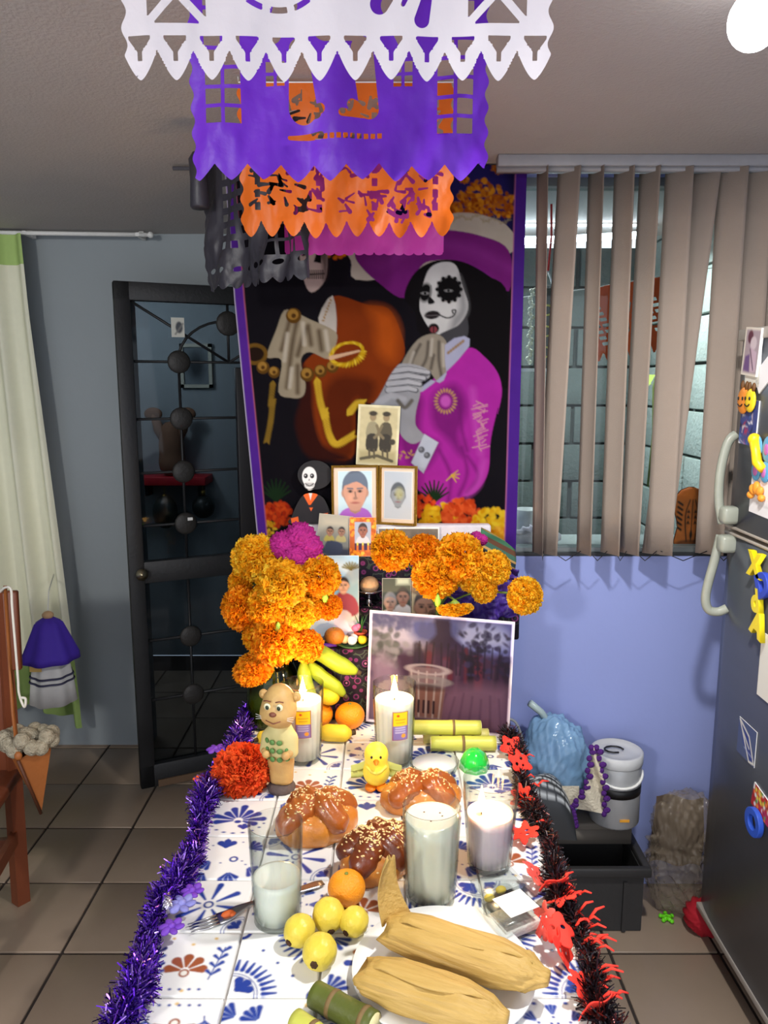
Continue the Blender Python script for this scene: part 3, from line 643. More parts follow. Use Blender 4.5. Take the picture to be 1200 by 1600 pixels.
# cloth doll dress hanging behind the chair
dl = pt(75, 965, 2.85); do = thing('hanging_garment', 'purple cape over white dress with striped hem, hanging behind the chair', 'garment', dl)
def cone(prof, m_, nm, ph=0, fold=.06, n=48):
    MB().lathe(prof, n, fl=lambda a, z: 1+fold*math.sin(a*7+ph)).obj(nm, m_, do)
cone([(.02, 0), (.05, -.02), (.075, -.08), (.10, -.14), (.102, -.165), (.098, -.165), (.05, -.03)], mat('purple_cloth', (70, 44, 170), .75), 'cape')
cone([(.05, -.05), (.062, -.15), (.075, -.24), (.085, -.335), (.08, -.335), (.05, -.1)], mat('white_cotton', (214, 214, 212), .85), 'dress', 1, .05)
cone([(.0775, -.222), (.0785, -.228), (.079, -.228), (.078, -.222)], mat('dark_stripe', (70, 70, 96), .8), 'stripe', 1, .05); cone([(.080, -.243), (.081, -.249), (.0815, -.249), (.0805, -.243)], mat('dark_stripe', (70, 70, 96), .8), 'stripe', 1, .05)
MB().box((-.03, -.066, -.165), (.045, .012, .055)).obj('yellow_patch', mat('yellow_cloth', (226, 190, 110), .8), do, False)
MB().ball((0, 0, .01), (.022, .02, .016)).obj('collar', mat('lace', (196, 160, 120), .8), do)
MB().tube([(0, .0, .015), (-.08, .2, .05), (-.16, .44, .06)], .0025, 5).obj('hanging_loop', M_white, do)
# ---- toolbox and what stands on it
tf0, tf1 = ptz(840, 1452, 0), ptz(1008, 1455, 0)
ty = 2.185; tx1 = tf1.x-.005; tx0_ = tx1-.455
tb = thing('toolbox', 'black open plastic toolbox on floor tiles against the blue wall', 'toolbox', ((tx0_+tx1)/2, ty+.1, 0)); ox = (tx1-tx0_)/2
M_tb = mat('toolbox_plastic', (50, 49, 49), .55, bump=.15, bscale=40)
b = MB(); 
for hh, ww in ((.21, 0),):
    b.box((0, -.098, .105), (2*ox-.02, .006, .2)).box((0, .098, .105), (2*ox-.02, .006, .2)).box((-ox+.012, 0, .105), (.006, .2, .2)).box((ox-.012, 0, .105), (.006, .2, .2)).box((0, 0, .006), (2*ox-.02, .2, .008))
b.obj('tub', M_tb, tb, False)
b = MB().box((0, -.104, .21), (2*ox+.02, .022, .03), bev=.004).box((0, .104, .21), (2*ox+.02, .022, .03), bev=.004).box((-ox, 0, .21), (.024, .2, .03), bev=.004).box((ox, 0, .21), (.024, .2, .03), bev=.004); b.obj('rim', M_tb, tb)
for x in (-.1, .16): MB().box((x, -.104, .09), (.012, .012, .17)).obj('rib', M_tb, tb, False)
MB().box((ox-.11, .045, .262), (.11, .03, .10), (.25, 0, 0), bev=.006).obj('latch', mat('latch_plastic', (66, 66, 68), .5), tb)
MB().box((0, .075, .31), (2*ox-.06, .20, .03), bev=.006).box((0, -.02, .28), (2*ox-.06, .012, .05)).obj('lid', mat('dusty_lid', (98, 92, 84), .7, var=.2, scale=10), tb)
for s in (-1, 1): MB().box((s*(ox-.05), .095, .26), (.03, .02, .09)).obj('hinge', M_tb, tb, False)
MB().box((-.03, -.05, .14), (.3, .08, .04)).obj('tray', M_tb, tb, False)
ZT = .326
# canister
cp = pt(957, 1290, 2.30); cz = ZT
cnr = .0785
ca = thing('canister', 'grey cylindrical canister with black band and orange mark on toolbox', 'canister', (cp.x, 2.295, cz))
MB().lathe([(cnr-.004, 0), (cnr, .006), (cnr, .22), (cnr-.003, .226), (cnr-.006, .226)], 36).obj('body', mat('grey_tin', (172, 174, 176), .35, metal=.3), ca)
MB().lathe([(cnr+.001, .105), (cnr+.001, .135)], 36).obj('band', M_black, ca)
MB().lathe([(0, .228), (.03, .228), (cnr-.012, .226), (cnr-.004, .238), (cnr+.003, .234), (cnr+.003, .204), (cnr, .2)], 36).obj('lid', mat('lid_grey', (190, 192, 194), .4), ca)
MB().tube([(.03*math.cos(a)-.01, .022*math.sin(a), .236) for a in np.linspace(0, PI*1.6, 10)], .003, 6).obj('lid_clip', M_black, ca)
MB().tube([(cnr*math.cos(a)*1.03, cnr*math.sin(a)*1.05, .175+.03*math.cos(a*1.0+PI*1.5)) for a in np.linspace(-PI*.95, -.05*PI, 14)], .0045, 6).obj('bail_handle', M_white, ca)
MB().box((0.01, -cnr-.0005, .035), (.03, .003, .008)).obj('orange_mark', mat('mark_orange', (226, 160, 50), .5), ca, False)
# blue plastic bag
bp = pt(873, 1225, 2.28); bz = ZT+.004
bb = thing('plastic_bag', 'translucent blue tied plastic bag full of things on the toolbox', 'bag', (bp.x-.002, 2.335, ZT))
V, fs, D = star([(0, 0, .14, .08), (0, 0, .08, .078), (.03, 0, .12, .065), (-.03, 0, .19, .05)], (0, 0, .12), .03, 90, 60,
    lambda D: crink(D, 4, .009), zmin=0.0)
V[:, 1] *= .85; V[:, 2] *= 1.32
mesh_obj('film', V, fs, mat('blue_film', (136, 178, 216), .2, alpha=.72, var=.16, scale=9, bump=.5, bscale=18, spec=.8), bb)
V2, fs2, _ = star([(-.03, 0, .105, .045), (.035, 0, .08, .042), (0, 0, .13, .04)], (0, 0, .09), .02, 30, 20, zmin=.004)
mesh_obj('contents', V2, fs2, mat('bag_contents', (110, 124, 140), .8, col2=(190, 196, 200), scale=22), bb)
MB().tube([(-.03, 0, .315), (-.05, -.005, .345), (-.09, -.01, .38)], [.012, .011, .012], 8).obj('tied_neck', mat('pale_film', (170, 190, 190), .3), bb)
# printed sack, black with white print
sp = pt(838, 1285, 2.22)
sk = thing('printed_sack', 'black sack with white printed lines lying on the toolbox', 'sack', (sp.x-.005, 2.215, ZT))
nx, ny = 90, 60; U, V_ = np.meshgrid(np.linspace(-1, 1, nx), np.linspace(-1, 1, ny))
cv = Cv((U+1)*100, (V_+1)*60, (52, 54, 56)); cv.soft = 2.5
r_ = np.random.default_rng(5)
for k in range(9):
    x = 18+r_.uniform(0, 8)
    while x < 185:
        L = r_.uniform(4, 16); cv.line([(x, 18+k*10.5), (x+L, 18+k*10.5)], 2.0 if k > 2 else 3.6, (196, 200, 200)); x += L+r_.uniform(6, 9)
hgt = .15*np.clip(1-np.abs(U)**3, 0, 1)**.6*np.clip(1-np.abs(V_)**3, 0, 1)**.6
P = np.stack([U*.12, V_*-.055, .004+hgt*(1.25-.45*V_*0)+.008*np.sin(U*5+V_*4)*np.clip(1-np.abs(U), 0, 1)], -1)
grid_print('film', nx, ny, P, cv, mat('sack_print', rough=.3, attr=True, var=.05), sk)
# purple edged crochet cloth
M_cr = mat('cream_crochet', (218, 208, 184), .95, bump=.5, bscale=120); M_pu = mat('purple_yarn', (82, 34, 120), .95, bump=.8, bscale=200)
cq = thing('crochet_cloth', 'cream crochet cloth with purple scalloped edging draped before the canister', 'cloth', (pt(925, 1240, 2.19).x, 2.195, ZT))
def cpt(px, py, y=2.195): q = pt(px, py, y); return Vector((q.x-pt(925, 1240, 2.19).x, y-2.195, q.z-ZT))
Lft = [(880, 1232), (905, 1225), (922, 1200), (927, 1168)]; 
edgeL = cat_rom([(893, 1262), (907, 1245), (918, 1222), (921, 1195), (926, 1168)], 6, False); edgeR = cat_rom([(946, 1272), (946, 1248), (944, 1222), (940, 1195), (934, 1168)], 6, False)
gr = [[cpt(a[0]*(1-t)+e[0]*t, a[1]*(1-t)+e[1]*t, 2.195+.012*math.sin(t*6+i*.4)) for t in np.linspace(0, 1, 12)] for i, (a, e) in enumerate(zip(edgeL, edgeR))]
MB().grid(gr).obj('panel', M_cr, cq)
for E, nm in ((edgeL, 'edging'), (edgeR, 'edging')):
    b = MB()
    for i, e in enumerate(E[::2]): b.ball(cpt(e[0]+(2 if i % 2 else -2), e[1], 2.188), (.009+.003*(i % 2), .006, .010), 10, 7)
    b.obj(nm, M_pu, cq)
b = MB().grid([[cpt(x, y, 2.2+.01*math.sin(x*.1)) for x in np.linspace(878, 905, 6)] for y in np.linspace(1228, 1262, 5)]); b.obj('panel', M_cr, cq)
b = MB(); [b.ball(cpt(894+i*1.2, 1262+i*5.6, 2.19), (.010, .006, .010), 10, 7) for i in range(6)]; b.obj('edging', M_pu, cq)
# clear cellophane bag by the fridge
gp = ptz(1045, 1425, 0)
cb = thing('cellophane_bag', 'crumpled clear brownish cellophane bag standing on floor beside the fridge', 'bag', (.962, 2.29, 0))
V, fs, D = star([(0, 0, .17, .085), (-.0, 0, .09, .08), (.01, .02, .28, .07), (.04, .03, .35, .05), (-.03, .02, .33, .04)], (0, 0, .2), .03, 120, 80,
    lambda D: crink(D, 8, .016), zmin=0.002)
V[:, 1] *= .75
mesh_obj('film', V, fs, mat('cellophane', (150, 136, 116), .12, alpha=.30, var=.3, scale=9, spec=.9, bump=.6, bscale=34), cb)
MB().grid([[Vector((-.075+.165*u, .035+.012*math.sin(u*9+v*5), .15+.24*v-.02*u)) for u in np.linspace(0, 1, 14)] for v in np.linspace(0, 1, 12)]).obj('brown_sheet', mat('brown_contents', (84, 70, 58), .7, var=.2, scale=12), cb)
V, fs, D = star([(0, 0, .05, .05), (.03, 0, .03, .035)], (0, 0, .04), .02, 30, 20, lambda D: .006*np.sin(D[:, 0]*9+D[:, 2]*13), zmin=.0)
o = mesh_obj('red_cloth', V, fs, mat('red_cloth', (170, 20, 36), .8), None); q = ptz(1078, 1432, 0); o.location = (q.x+.01, q.y-.06, 0); tag(o, 'crumpled red cloth on floor below the cellophane bag', 'cloth')
q = ptz(1042, 1437, 0); o = thing('floor_toy', 'small lime green star shaped plastic toy lying on the floor tiles', 'toy', (q.x, q.y, 0))
b = MB(); 
for a in (.4, 1.5, 2.7, 3.8, 5.2): b.tube([(0, 0, .008), (.018*math.cos(a), .018*math.sin(a), .008)], [.008, .006], 8).ball((.02*math.cos(a), .02*math.sin(a), .008), .007, 8, 6)
b.obj('body', mat('lime_plastic', (110, 220, 30), .4), o)
cbl = [pt(790, 1122, 2.40), pt(805, 1128, 2.40), pt(815, 1150, 2.39), pt(821, 1180, 2.38), pt(824, 1230, 2.38), pt(826, 1290, 2.38)]
cbl[-1].z = ZT
tag(MB().tube(cat_rom([tuple(c) for c in cbl], 6, False), .0045, 6).obj('cable', mat('grey_cable', (150, 152, 150), .5)), 'grey electric cable running down the blue wall beside the table', 'cable')
# ================================================================ PRINTED BANNER AND CUT PAPER SHEETS
BY = 2.385
def zc(x0, y0, s): return lambda P: [(x0+a/s, y0+b/s) for a, b in P]
A2, A3 = zc(340, 230, 2.4), zc(340, 600, 2.3077)
TL, TR, BR_, BL = (343, 243), (824, 243), (804, 930), (409, 930)
nx, ny = 300, 430
U, V = np.meshgrid(np.linspace(0, 1, nx), np.linspace(0, 1, ny))
XL = np.interp(V, [0, .33, .87, 1], [349, 366, 402, 409]); XR = 824-20*V
PX = XL+(XR-XL)*U; PY = 243+687*V
cv = Cv(PX, PY, (20, 17, 24)); cv.soft = 2.0
nz = fbm(PX*.05, PY*.05, 2)
# night sky and marigolds at the top
cv.rect(560, 235, 800, 420, (40, 34, 104), soft=30)
r_ = np.random.default_rng(11)
def petals(cx, cy, rad, c0, c1, n=40):
    for k in range(int(n*2.2)):
        a, q = r_.uniform(0, 2*PI), rad*math.sqrt(r_.uniform(0, 1)); t = r_.uniform(0, 1)
        cv.ell(cx+q*math.cos(a), cy+q*math.sin(a)*.8, rad*.15, rad*.11, tuple(c0[i]*(1-t)+c1[i]*t for i in range(3)), r_.uniform(0, 3), soft=2.5)
for cx, cy, q in ((725, 318, 24), (757, 302, 26), (790, 320, 24), (748, 330, 22), (700, 335, 24), (780, 262, 12), (795, 255, 10), (725, 280, 8)): petals(cx, cy, q, (150, 60, 14), (240, 160, 30), 34)
petals(522, 385, 24, (170, 60, 10), (240, 150, 20), 30)
# hat
cv.poly(A2([(470, 345), (560, 330), (700, 290), (830, 268), (900, 246), (1000, 256), (1092, 302), (1092, 400), (560, 500), (500, 425)]), (206, 196, 178), 5)
for k in range(34): cv.ell(700+k*2.9, 340+3*math.sin(k*.7)-2+(k*.25 if k > 17 else 4-k*.2), 1.3, 3, (176, 160, 120), k, op=.6)
cv.poly(A2([(515, 400), (560, 352), (700, 318), (830, 308), (980, 330), (1092, 388), (1092, 540), (1000, 470), (900, 430), (820, 425), (760, 450), (700, 565), (600, 505), (540, 450)]), (128, 34, 128), 5)
cv.poly(A2([(560, 420), (700, 350), (900, 350), (1092, 430), (1092, 470), (900, 390), (720, 400), (620, 470)]), (150, 50, 150), 5, soft=14, op=.6)
# woman's hair, face
cv.poly(A2([(700, 560), (740, 470), (820, 425), (920, 430), (1010, 480), (1090, 560), (1090, 900), (1000, 800), (940, 740), (880, 720), (760, 700), (740, 620)]), (16, 13, 16), 5)
cv.poly(A2([(775, 500), (800, 450), (850, 430), (895, 445), (918, 520), (940, 590), (925, 640), (890, 680), (845, 703), (805, 690), (770, 640), (757, 590)]), (214, 214, 212), 5)
cv.poly(A2([(905, 480), (938, 590), (920, 650), (870, 700), (880, 640), (905, 600)]), (128, 128, 130), 5, soft=12, op=.75)
cv.ell(*A2([(868, 533)])[0], 18.5, 19.5, (14, 12, 14), soft=4); cv.ell(*A2([(779, 545)])[0], 9.5, 15, (16, 14, 16), .2, soft=4)
for s_, (ex, ey) in ((1, (866, 538)), (1, (778, 548))):
    q = A2([(ex, ey)])[0]; cv.ell(q[0], q[1], 6, 2.2, (150, 150, 150)); cv.ell(q[0], q[1], 2.2, 2.2, (20, 20, 20))
for k in range(12):
    a = k*2*PI/12; q = A2([(868, 533)])[0]; cv.ell(q[0]+18.5*math.cos(a), q[1]+19.5*math.sin(a), 3, 3, (18, 15, 18))
cv.line(A2([(800, 520), (797, 570)]), 1.2, (130, 130, 130)); cv.poly(A2([(793, 560), (815, 582), (790, 588)]), (22, 20, 22), 3)
cv.ell(*A2([(805, 629)])[0], 12, 6.5, (38, 32, 34), -.1); cv.line(A2([(778, 632), (832, 630)]), .8, (96, 90, 92))
cv.line(cat_rom(A2([(830, 628), (860, 640), (885, 632), (893, 612), (880, 612), (884, 624)]), 6, False), 1.1, (40, 38, 40))
cv.ell(*A2([(810, 680)])[0], 8.5, 8, (30, 24, 26)); cv.ell(*A2([(810, 684)])[0], 5.5, 5, (140, 62, 70)); cv.line(A2([(810, 668), (810, 694)]), .8, (40, 30, 32))
cv.poly(A2([(826, 706), (900, 670), (935, 640), (935, 715), (870, 760), (830, 740)]), (70, 70, 74), 4)
# magenta jacket with scarf, collar, hands
cv.poly(A2([(760, 915), (850, 830), (940, 752), (1005, 790), (1052, 850), (1066, 920), (1050, 1000)])+A3([(1010, 90), (985, 200), (975, 320), (930, 390), (870, 412), (820, 445), (770, 425), (725, 385), (700, 330), (650, 290), (650, 190), (690, 120), (700, 30)]), (186, 44, 168), 5)
cv.poly(A3([(860, 0), (900, 80), (870, 180), (880, 260), (830, 200), (780, 150), (770, 60), (800, 20)]), (110, 22, 104), 5, soft=14, op=.7)
cv.poly(A3([(700, 20), (740, 60), (735, 170), (800, 215), (760, 300), (700, 300), (655, 190), (700, 120)]), (84, 18, 80), 5, soft=12, op=.6)
for P in ([(880, 230), (900, 320), (870, 400)], [(900, 260), (940, 330), (900, 390)], [(870, 60), (880, 160), (900, 240)], [(800, 240), (840, 330), (830, 430)]): cv.line(cat_rom(A3(P), 6, False), 2.5, (120, 26, 112), soft=6, op=.7)
for P in ([(920, 20), (930, 140), (950, 250)], [(960, 280), (940, 360), (900, 400)]): cv.line(cat_rom(A3(P), 6, False), 5, (214, 84, 196), soft=10, op=.6)
cv.poly(A2([(750, 722), (820, 700), (862, 742), (856, 850), (828, 882), (792, 842), (760, 872), (720, 975), (696, 968), (684, 925), (700, 850), (690, 812)]), (156, 146, 130), 4)
for P in ([(790, 730), (780, 800), (740, 860)], [(830, 730), (830, 800), (840, 860)], [(760, 740), (730, 800), (700, 900)], [(810, 780), (800, 830)]): cv.line(cat_rom(A2(P), 6, False), 2.2, (74, 66, 60), soft=4, op=.8)
for P in ([(805, 720), (800, 780)], [(845, 740), (848, 820)], [(735, 770), (715, 830)]): cv.line(A2(P), 2, (206, 198, 184), soft=4, op=.7)
cv.poly(A2([(852, 742), (926, 708), (944, 746), (850, 850), (770, 915), (756, 912), (800, 872), (832, 884), (858, 850)]), (178, 180, 206), 2)
for k in range(7): cv.ell(*A2([(866+k*9, 770-k*7)])[0], 2.2, 3, (160, 130, 100), .7)
G = (178, 178, 182)
cv.poly(A2([(575, 965), (600, 920), (660, 825), (720, 812), (785, 832), (795, 862), (765, 880), (770, 905), (740, 925), (700, 940), (650, 975), (640, 1008), (560, 1008)]), G, 4)
cv.poly(A3([(555, 60), (600, 0), (690, 30), (730, 25), (715, 100), (715, 150), (745, 190), (705, 216), (665, 190), (640, 130), (620, 78)]), (164, 164, 168), 4)
for P in ([(690, 848), (786, 856)], [(680, 868), (765, 884)], [(680, 892), (745, 908)], [(655, 835), (640, 900)]): cv.line(A2(P), 1.1, (84, 84, 88), soft=2)
for k in range(4): cv.line(A2([(640, 842+23*k), (715, 832+24*k), (792-16*k, 846+22*k)]), 5.4, (92, 92, 98), soft=2, w1=4.0); cv.line(A2([(640, 841+23*k), (715, 831+24*k), (790-16*k, 844+22*k)]), 4.2, (196, 196, 200), soft=2, w1=2.8)
cv.line(A2([(600, 960), (650, 930), (700, 945)]), 6, (186, 186, 190), soft=4, w1=4)
cv.line(cat_rom(A3([(650, 60), (675, 85), (700, 60)]), 5, False), 3, (110, 104, 96), soft=3)
cv.poly(A3([(745, 180), (796, 211), (742, 322), (698, 284)]), (206, 210, 222))
for q in A3([(735, 237), (755, 257)]): cv.ell(*q, 5, 5, (104, 104, 110)); cv.ell(q[0]-1, q[1]-1, 2.5, 2.5, (150, 150, 156))
for k in range(22):
    a = k*2*PI/22; q = A3([(822, 62)])[0]; cv.ell(q[0]+15*math.cos(a), q[1]+17*math.sin(a), 3, 1.5, (206, 160, 90), a, op=.9)
cv.ell(*A3([(822, 62)])[0], 8, 9, (206, 90, 190), soft=4)
for k in range(30): cv.line([(746+r_.uniform(-9, 11), 632+k*2.5), (752+r_.uniform(-9, 13), 627+k*2.5)], .9, (220, 150, 170))
for k in range(10): cv.ell(*A3([(650+k*6, 255+12*math.sin(k*1.4))])[0], 2.4, 1.2, (210, 160, 80), k)
for a in (-.7, -.2, .4, 1.0, 2.4): q = A3([(845, 330)])[0]; cv.line([q, (q[0]+12*math.cos(a), q[1]+12*math.sin(a))], 1.5, (226, 180, 70), w1=.6)
# man: face, jacket, scarf, embroidery
cv.poly(A2([(312, 360), (405, 350), (412, 420), (402, 500), (352, 545), (322, 490)]), (206, 182, 172), 4)
cv.poly(A2([(375, 385), (412, 350), (412, 470), (396, 500), (392, 440)]), (70, 50, 46), 4, soft=8, op=.8)
cv.poly(A2([(360, 430), (372, 392), (388, 405), (388, 435)]), (16, 12, 14)); cv.ell(*A2([(396, 372)])[0], 7, 9, (16, 12, 14)); cv.ell(*A2([(322, 385)])[0], 6, 10, (24, 18, 20))
cv.line(A2([(334, 478), (400, 474)]), 1, (30, 22, 22))
for k in range(8): cv.line(A2([(338+k*8, 462), (338+k*8, 492)]), .8, (36, 26, 26))
cv.poly(A2([(430, 560), (560, 590), (640, 605), (682, 680), (702, 775), (650, 850), (585, 960)])+A3([(500, 60), (495, 250), (420, 270), (360, 200), (330, 60)])+A2([(320, 860), (330, 800), (440, 700)]), (140, 56, 14), 4)
cv.poly(A2([(560, 600), (640, 612), (680, 690), (660, 800), (600, 760), (590, 660)]), (196, 88, 20), 4, soft=22, op=.8)
cv.poly(A2([(450, 860), (585, 880), (560, 980)])+A3([(495, 60), (490, 250), (410, 260), (380, 60)]), (84, 28, 8), 4, soft=16, op=.8)
cv.poly(A2([(300, 800), (350, 870), (360, 1008)])+A3([(380, 220), (470, 270), (330, 265), (280, 150), (300, 40)]), (58, 20, 14), 4, soft=8)
cv.poly(A2([(378, 640), (432, 556), (446, 690), (410, 720)]), (206, 198, 186), 3)
for k in range(8): cv.ell(*A2([(396+k*4, 650-k*11)])[0], 2, 1.3, (170, 130, 70), k)
cv.poly(A2([(218, 690), (250, 612), (300, 624), (345, 645), (440, 690), (444, 740), (418, 795), (345, 768), (312, 800), (330, 890), (318, 935), (276, 940), (228, 918), (240, 800), (186, 790), (190, 760)]), (172, 158, 132), 4)
for P in ([(300, 640), (280, 740), (260, 900)], [(340, 670), (350, 740)], [(380, 690), (390, 760)], [(270, 650), (240, 760)], [(300, 820), (300, 920)], [(330, 680), (300, 780)]): cv.line(cat_rom(A2(P), 6, False), 3.4, (86, 66, 44), soft=6, op=.8)
for P in ([(320, 660), (325, 740)], [(405, 690), (415, 760)], [(262, 700), (250, 800)], [(278, 830), (270, 900)]): cv.line(A2(P), 2.6, (218, 208, 188), soft=5, op=.8)
cv.ell(*A2([(140, 776)])[0], 20, 17, (120, 86, 30)); cv.ell(*A2([(140, 776)])[0], 14, 11, (40, 24, 16))
for x, y, q in ((285, 632, 12), (170, 826, 10), (212, 844, 9), (336, 852, 11), (386, 840, 10), (430, 824, 9.5)):
    q0 = A2([(x, y)])[0]; cv.ell(*q0, q, q, (104, 70, 24)); cv.ell(q0[0]-1, q0[1]-2, q*.7, q*.7, (176, 130, 56)); cv.ell(*q0, q*.3, q*.3, (90, 56, 20))
for k in range(36):
    a = k*2*PI/36; q0 = A2([(486, 775)])[0]; xx, yy = 25*math.cos(a), 17*math.sin(a); cv.ell(q0[0]+xx, q0[1]+yy-xx*.15, 4.6, 1.8, (222, 176, 24) if k % 3 else (250, 214, 60), a*1.3)
cv.line(A2([(425, 790), (530, 764)]), 3.4, (236, 190, 150), w1=1.6)
def leafy(P, c, w_=4):
    P = cat_rom(P, 10, False)
    for k, q in enumerate(P):
        d = P[min(k+1, len(P)-1)]-P[max(k-1, 0)]; a = math.atan2(d[1], d[0])
        for s_ in (-1, 1): cv.ell(q[0]+w_*.6*math.cos(a+s_*.9), q[1]+w_*.6*math.sin(a+s_*.9), w_*.8, 1.3, c, a+s_*.7)
leafy(A2([(208, 880), (200, 960)])+A3([(198, 60), (192, 130), (178, 205)]), (150, 116, 40)); leafy(A2([(372, 868), (384, 950), (400, 1005)])+A3([(385, 100), (402, 180), (430, 215), (490, 185)]), (226, 184, 50), 5)
leafy(A3([(470, 110), (500, 75), (525, 70)]), (226, 184, 50), 5)
# printed roses and leaves
for x, y in ((210, 380), (780, 385)):
    q0 = A3([(x, y)])[0]
    for a in np.linspace(-2.8, -.3, 9): cv.line([(q0[0], q0[1]+16), (q0[0]+24*math.cos(a), q0[1]+10+26*math.sin(a))], 3, (26, 50, 26), w1=1)
petals(*A3([(212, 470)])[0], 24, (180, 40, 14), (240, 90, 30), 46); petals(*A3([(180, 520)])[0], 14, (214, 150, 20), (250, 210, 60), 20)
petals(*A3([(735, 440)])[0], 22, (196, 40, 16), (250, 96, 40), 40); petals(*A3([(800, 490)])[0], 32, (226, 150, 10), (255, 206, 40), 60); petals(*A3([(880, 470)])[0], 30, (206, 60, 20), (255, 110, 50), 60); petals(*A3([(990, 505)])[0], 30, (230, 160, 10), (255, 214, 50), 60); petals(*A3([(1010, 560)])[0], 24, (230, 130, 10), (255, 190, 60), 40)
# borders
cv.put(PX-XL-16.5, (206, 110, 130)); cv.put(PX-XL-15, (94, 44, 158)); cv.put(PX-XL-1.6, (206, 196, 214))
cv.put(XR-PX-18.5, (206, 120, 170)); cv.put(XR-PX-17, (84, 40, 150)); cv.put((PY-243)*-1+(np.where(PY > 246, 1e3, 0)), (60, 30, 110))
cv.c = np.clip(cv.c, 0, 1)*(.50+.10*nz)[..., None]
P = np.empty((ny, nx, 3))
ct_, st_ = math.cos(PITCH), math.sin(PITCH)
bw = BY+.012*np.sin(V*9+1)*np.clip(1-U*4, 0, 1)+.004*np.sin(U*14+V*3)-.012*V
a_, b_ = (PX-600)/F, -(PY-800)/F; dyy = ct_+b_*st_; dzz = -st_+b_*ct_
P[..., 0] = a_/dyy*bw; P[..., 1] = bw; P[..., 2] = np.minimum(CAMZ+dzz/dyy*bw, H-.004)
ban = grid_print('printed_banner', nx, ny, P, cv, mat('banner_cloth', rough=.85, attr=True, var=.08, scale=700, spec=.08))
tag(ban, 'large printed cloth banner of a skull-painted couple in mariachi suits behind altar', 'banner')
MB().tube([(-.62, BY+.006, H-.012), (.5, BY+.006, H-.012)], .006, 8).obj('hanging_rod', mat('thin_dark_rod', (80, 78, 84), .5), ban)
# ---- cut paper sheets
def lobes(X, Z, W, H_, n, dl, e=1.4, ph=0):
    u = ((X/W+.5)*n+ph) % 1*2-1
    return (-H_+dl*np.abs(u)**e-Z)*.6, u
def sides(X, Z, W, n, d_): return np.abs(X)-W/2+d_*(.5+.5*np.cos(Z*n))
def lattice(X, Z, cx, cz, hx, hz, nx_, nz_, wire):
    d = sd_box(X, Z, cx, cz, hx, hz)
    cxs, czs = 2*hx/nx_, 2*hz/nz_
    fx = np.abs(((X-cx+hx)/cxs+.5) % 1-.5)*cxs; fz = np.abs(((Z-cz+hz)/czs+.5) % 1-.5)*czs
    return np.maximum(d, wire-np.minimum(fx, fz))
def xbox(X, Z, cx, cz, h, wire):
    d = sd_box(X, Z, cx, cz, h, h); k = np.minimum(np.abs((X-cx)-(Z-cz)), np.abs((X-cx)+(Z-cz)))/1.414
    return np.maximum(d, wire-k)
WW = .46
def white_sdf(X, Z):
    d, u = lobes(X, Z, WW, .30, 12, .030, 1.5); d = np.maximum(d, sides(X, Z, WW, 190, .006))
    lw = WW/12; xl = u*lw/2
    hole = np.maximum(np.maximum(np.abs(xl)-.0025-np.clip((Z+.272)*.75, 0, .0095), Z+.256), -.281-Z)
    d = np.maximum(d, -hole)
    for s in (-1, 1):
        for k in range(3): d = np.maximum(d, -xbox(X, Z, s*.17, -.213+k*.075, .031, .0042))
        for k in range(2): d = np.maximum(d, -sd_seg(X, Z, (s*.115, -.19+.07*k), (s*.095, -.15+.07*k), .009, .012))
    rr = np.hypot(X+.062, Z+.172); an = np.arctan2(Z+.172, X+.062)
    ring = np.maximum(np.abs(rr-.058)-.003, np.abs(((an*7/PI) % 1)-.5)*.026*2-.018)
    d = np.maximum(d, -ring)
    for s in (-1, 1): d = np.maximum(d, -sd_ell(X, Z, -.062+s*.024, -.150, .014, .016))
    for x, z, x2, z2, r in ((.045, -.225, .075, -.19, .010), (.09, -.24, .1, -.2, .008), (.05, -.16, .08, -.13, .012), (.1, -.165, .07, -.225, .006)): d = np.maximum(d, -sd_seg(X, Z, (x, z), (x2, z2), r, r*.4))
    return d
def purple_sdf(X, Z):
    d, u = lobes(X, Z, WW, .31, 9, .024, 1.3, .3); d = np.maximum(d, sides(X, Z, WW, 170, .006))
    for s, top in ((-1, -.105), (1, -.12)): d = np.maximum(d, -lattice(X, Z, s*.178, top-.0, .030, .125, 2, 9, .0028))
    Q = lambda a, b, r, r2=None: None
    for a, b, r, r2 in (((-.062, -.12), (-.056, -.205), .014, .022), ((.035, -.12), (.046, -.205), .017, .015), ((-.035, -.212), (-.055, -.216), .007, .006), ((.005, -.212), (.04, -.214), .006, .005), ((-.078, -.246), (-.03, -.243), .003, .006), ((-.03, -.205), (-.055, -.212), .008, .006), ((.02, -.20), (.04, -.205), .008, .006), ((-.02, -.09), (.02, -.09), .02, .02), ((-.10, -.10), (-.08, -.06), .012, .018), ((.08, -.06), (.10, -.11), .016, .010)): d = np.maximum(d, -sd_seg(X, Z, a, b, r, r2))
    for k in range(7): d = np.maximum(d, -sd_box(X, Z, -.09+.03*k, -.02, .009, .012))
    for k in range(9): d = np.maximum(d, -sd_box(X, Z, -.022+.0105*k, -.245, .0036, .004))
    for s in (-1, 1): d = np.maximum(d, -lattice(X, Z, s*.098, -.155, .017, .02, 2, 2, .0024))
    return d
ro = np.random.default_rng(4)
OH = [(ro.uniform(-.2, .2), ro.uniform(-.27, -.02), ro.uniform(0, 3.1), ro.uniform(.004, .012), ro.uniform(.002, .006)) for _ in range(230)]
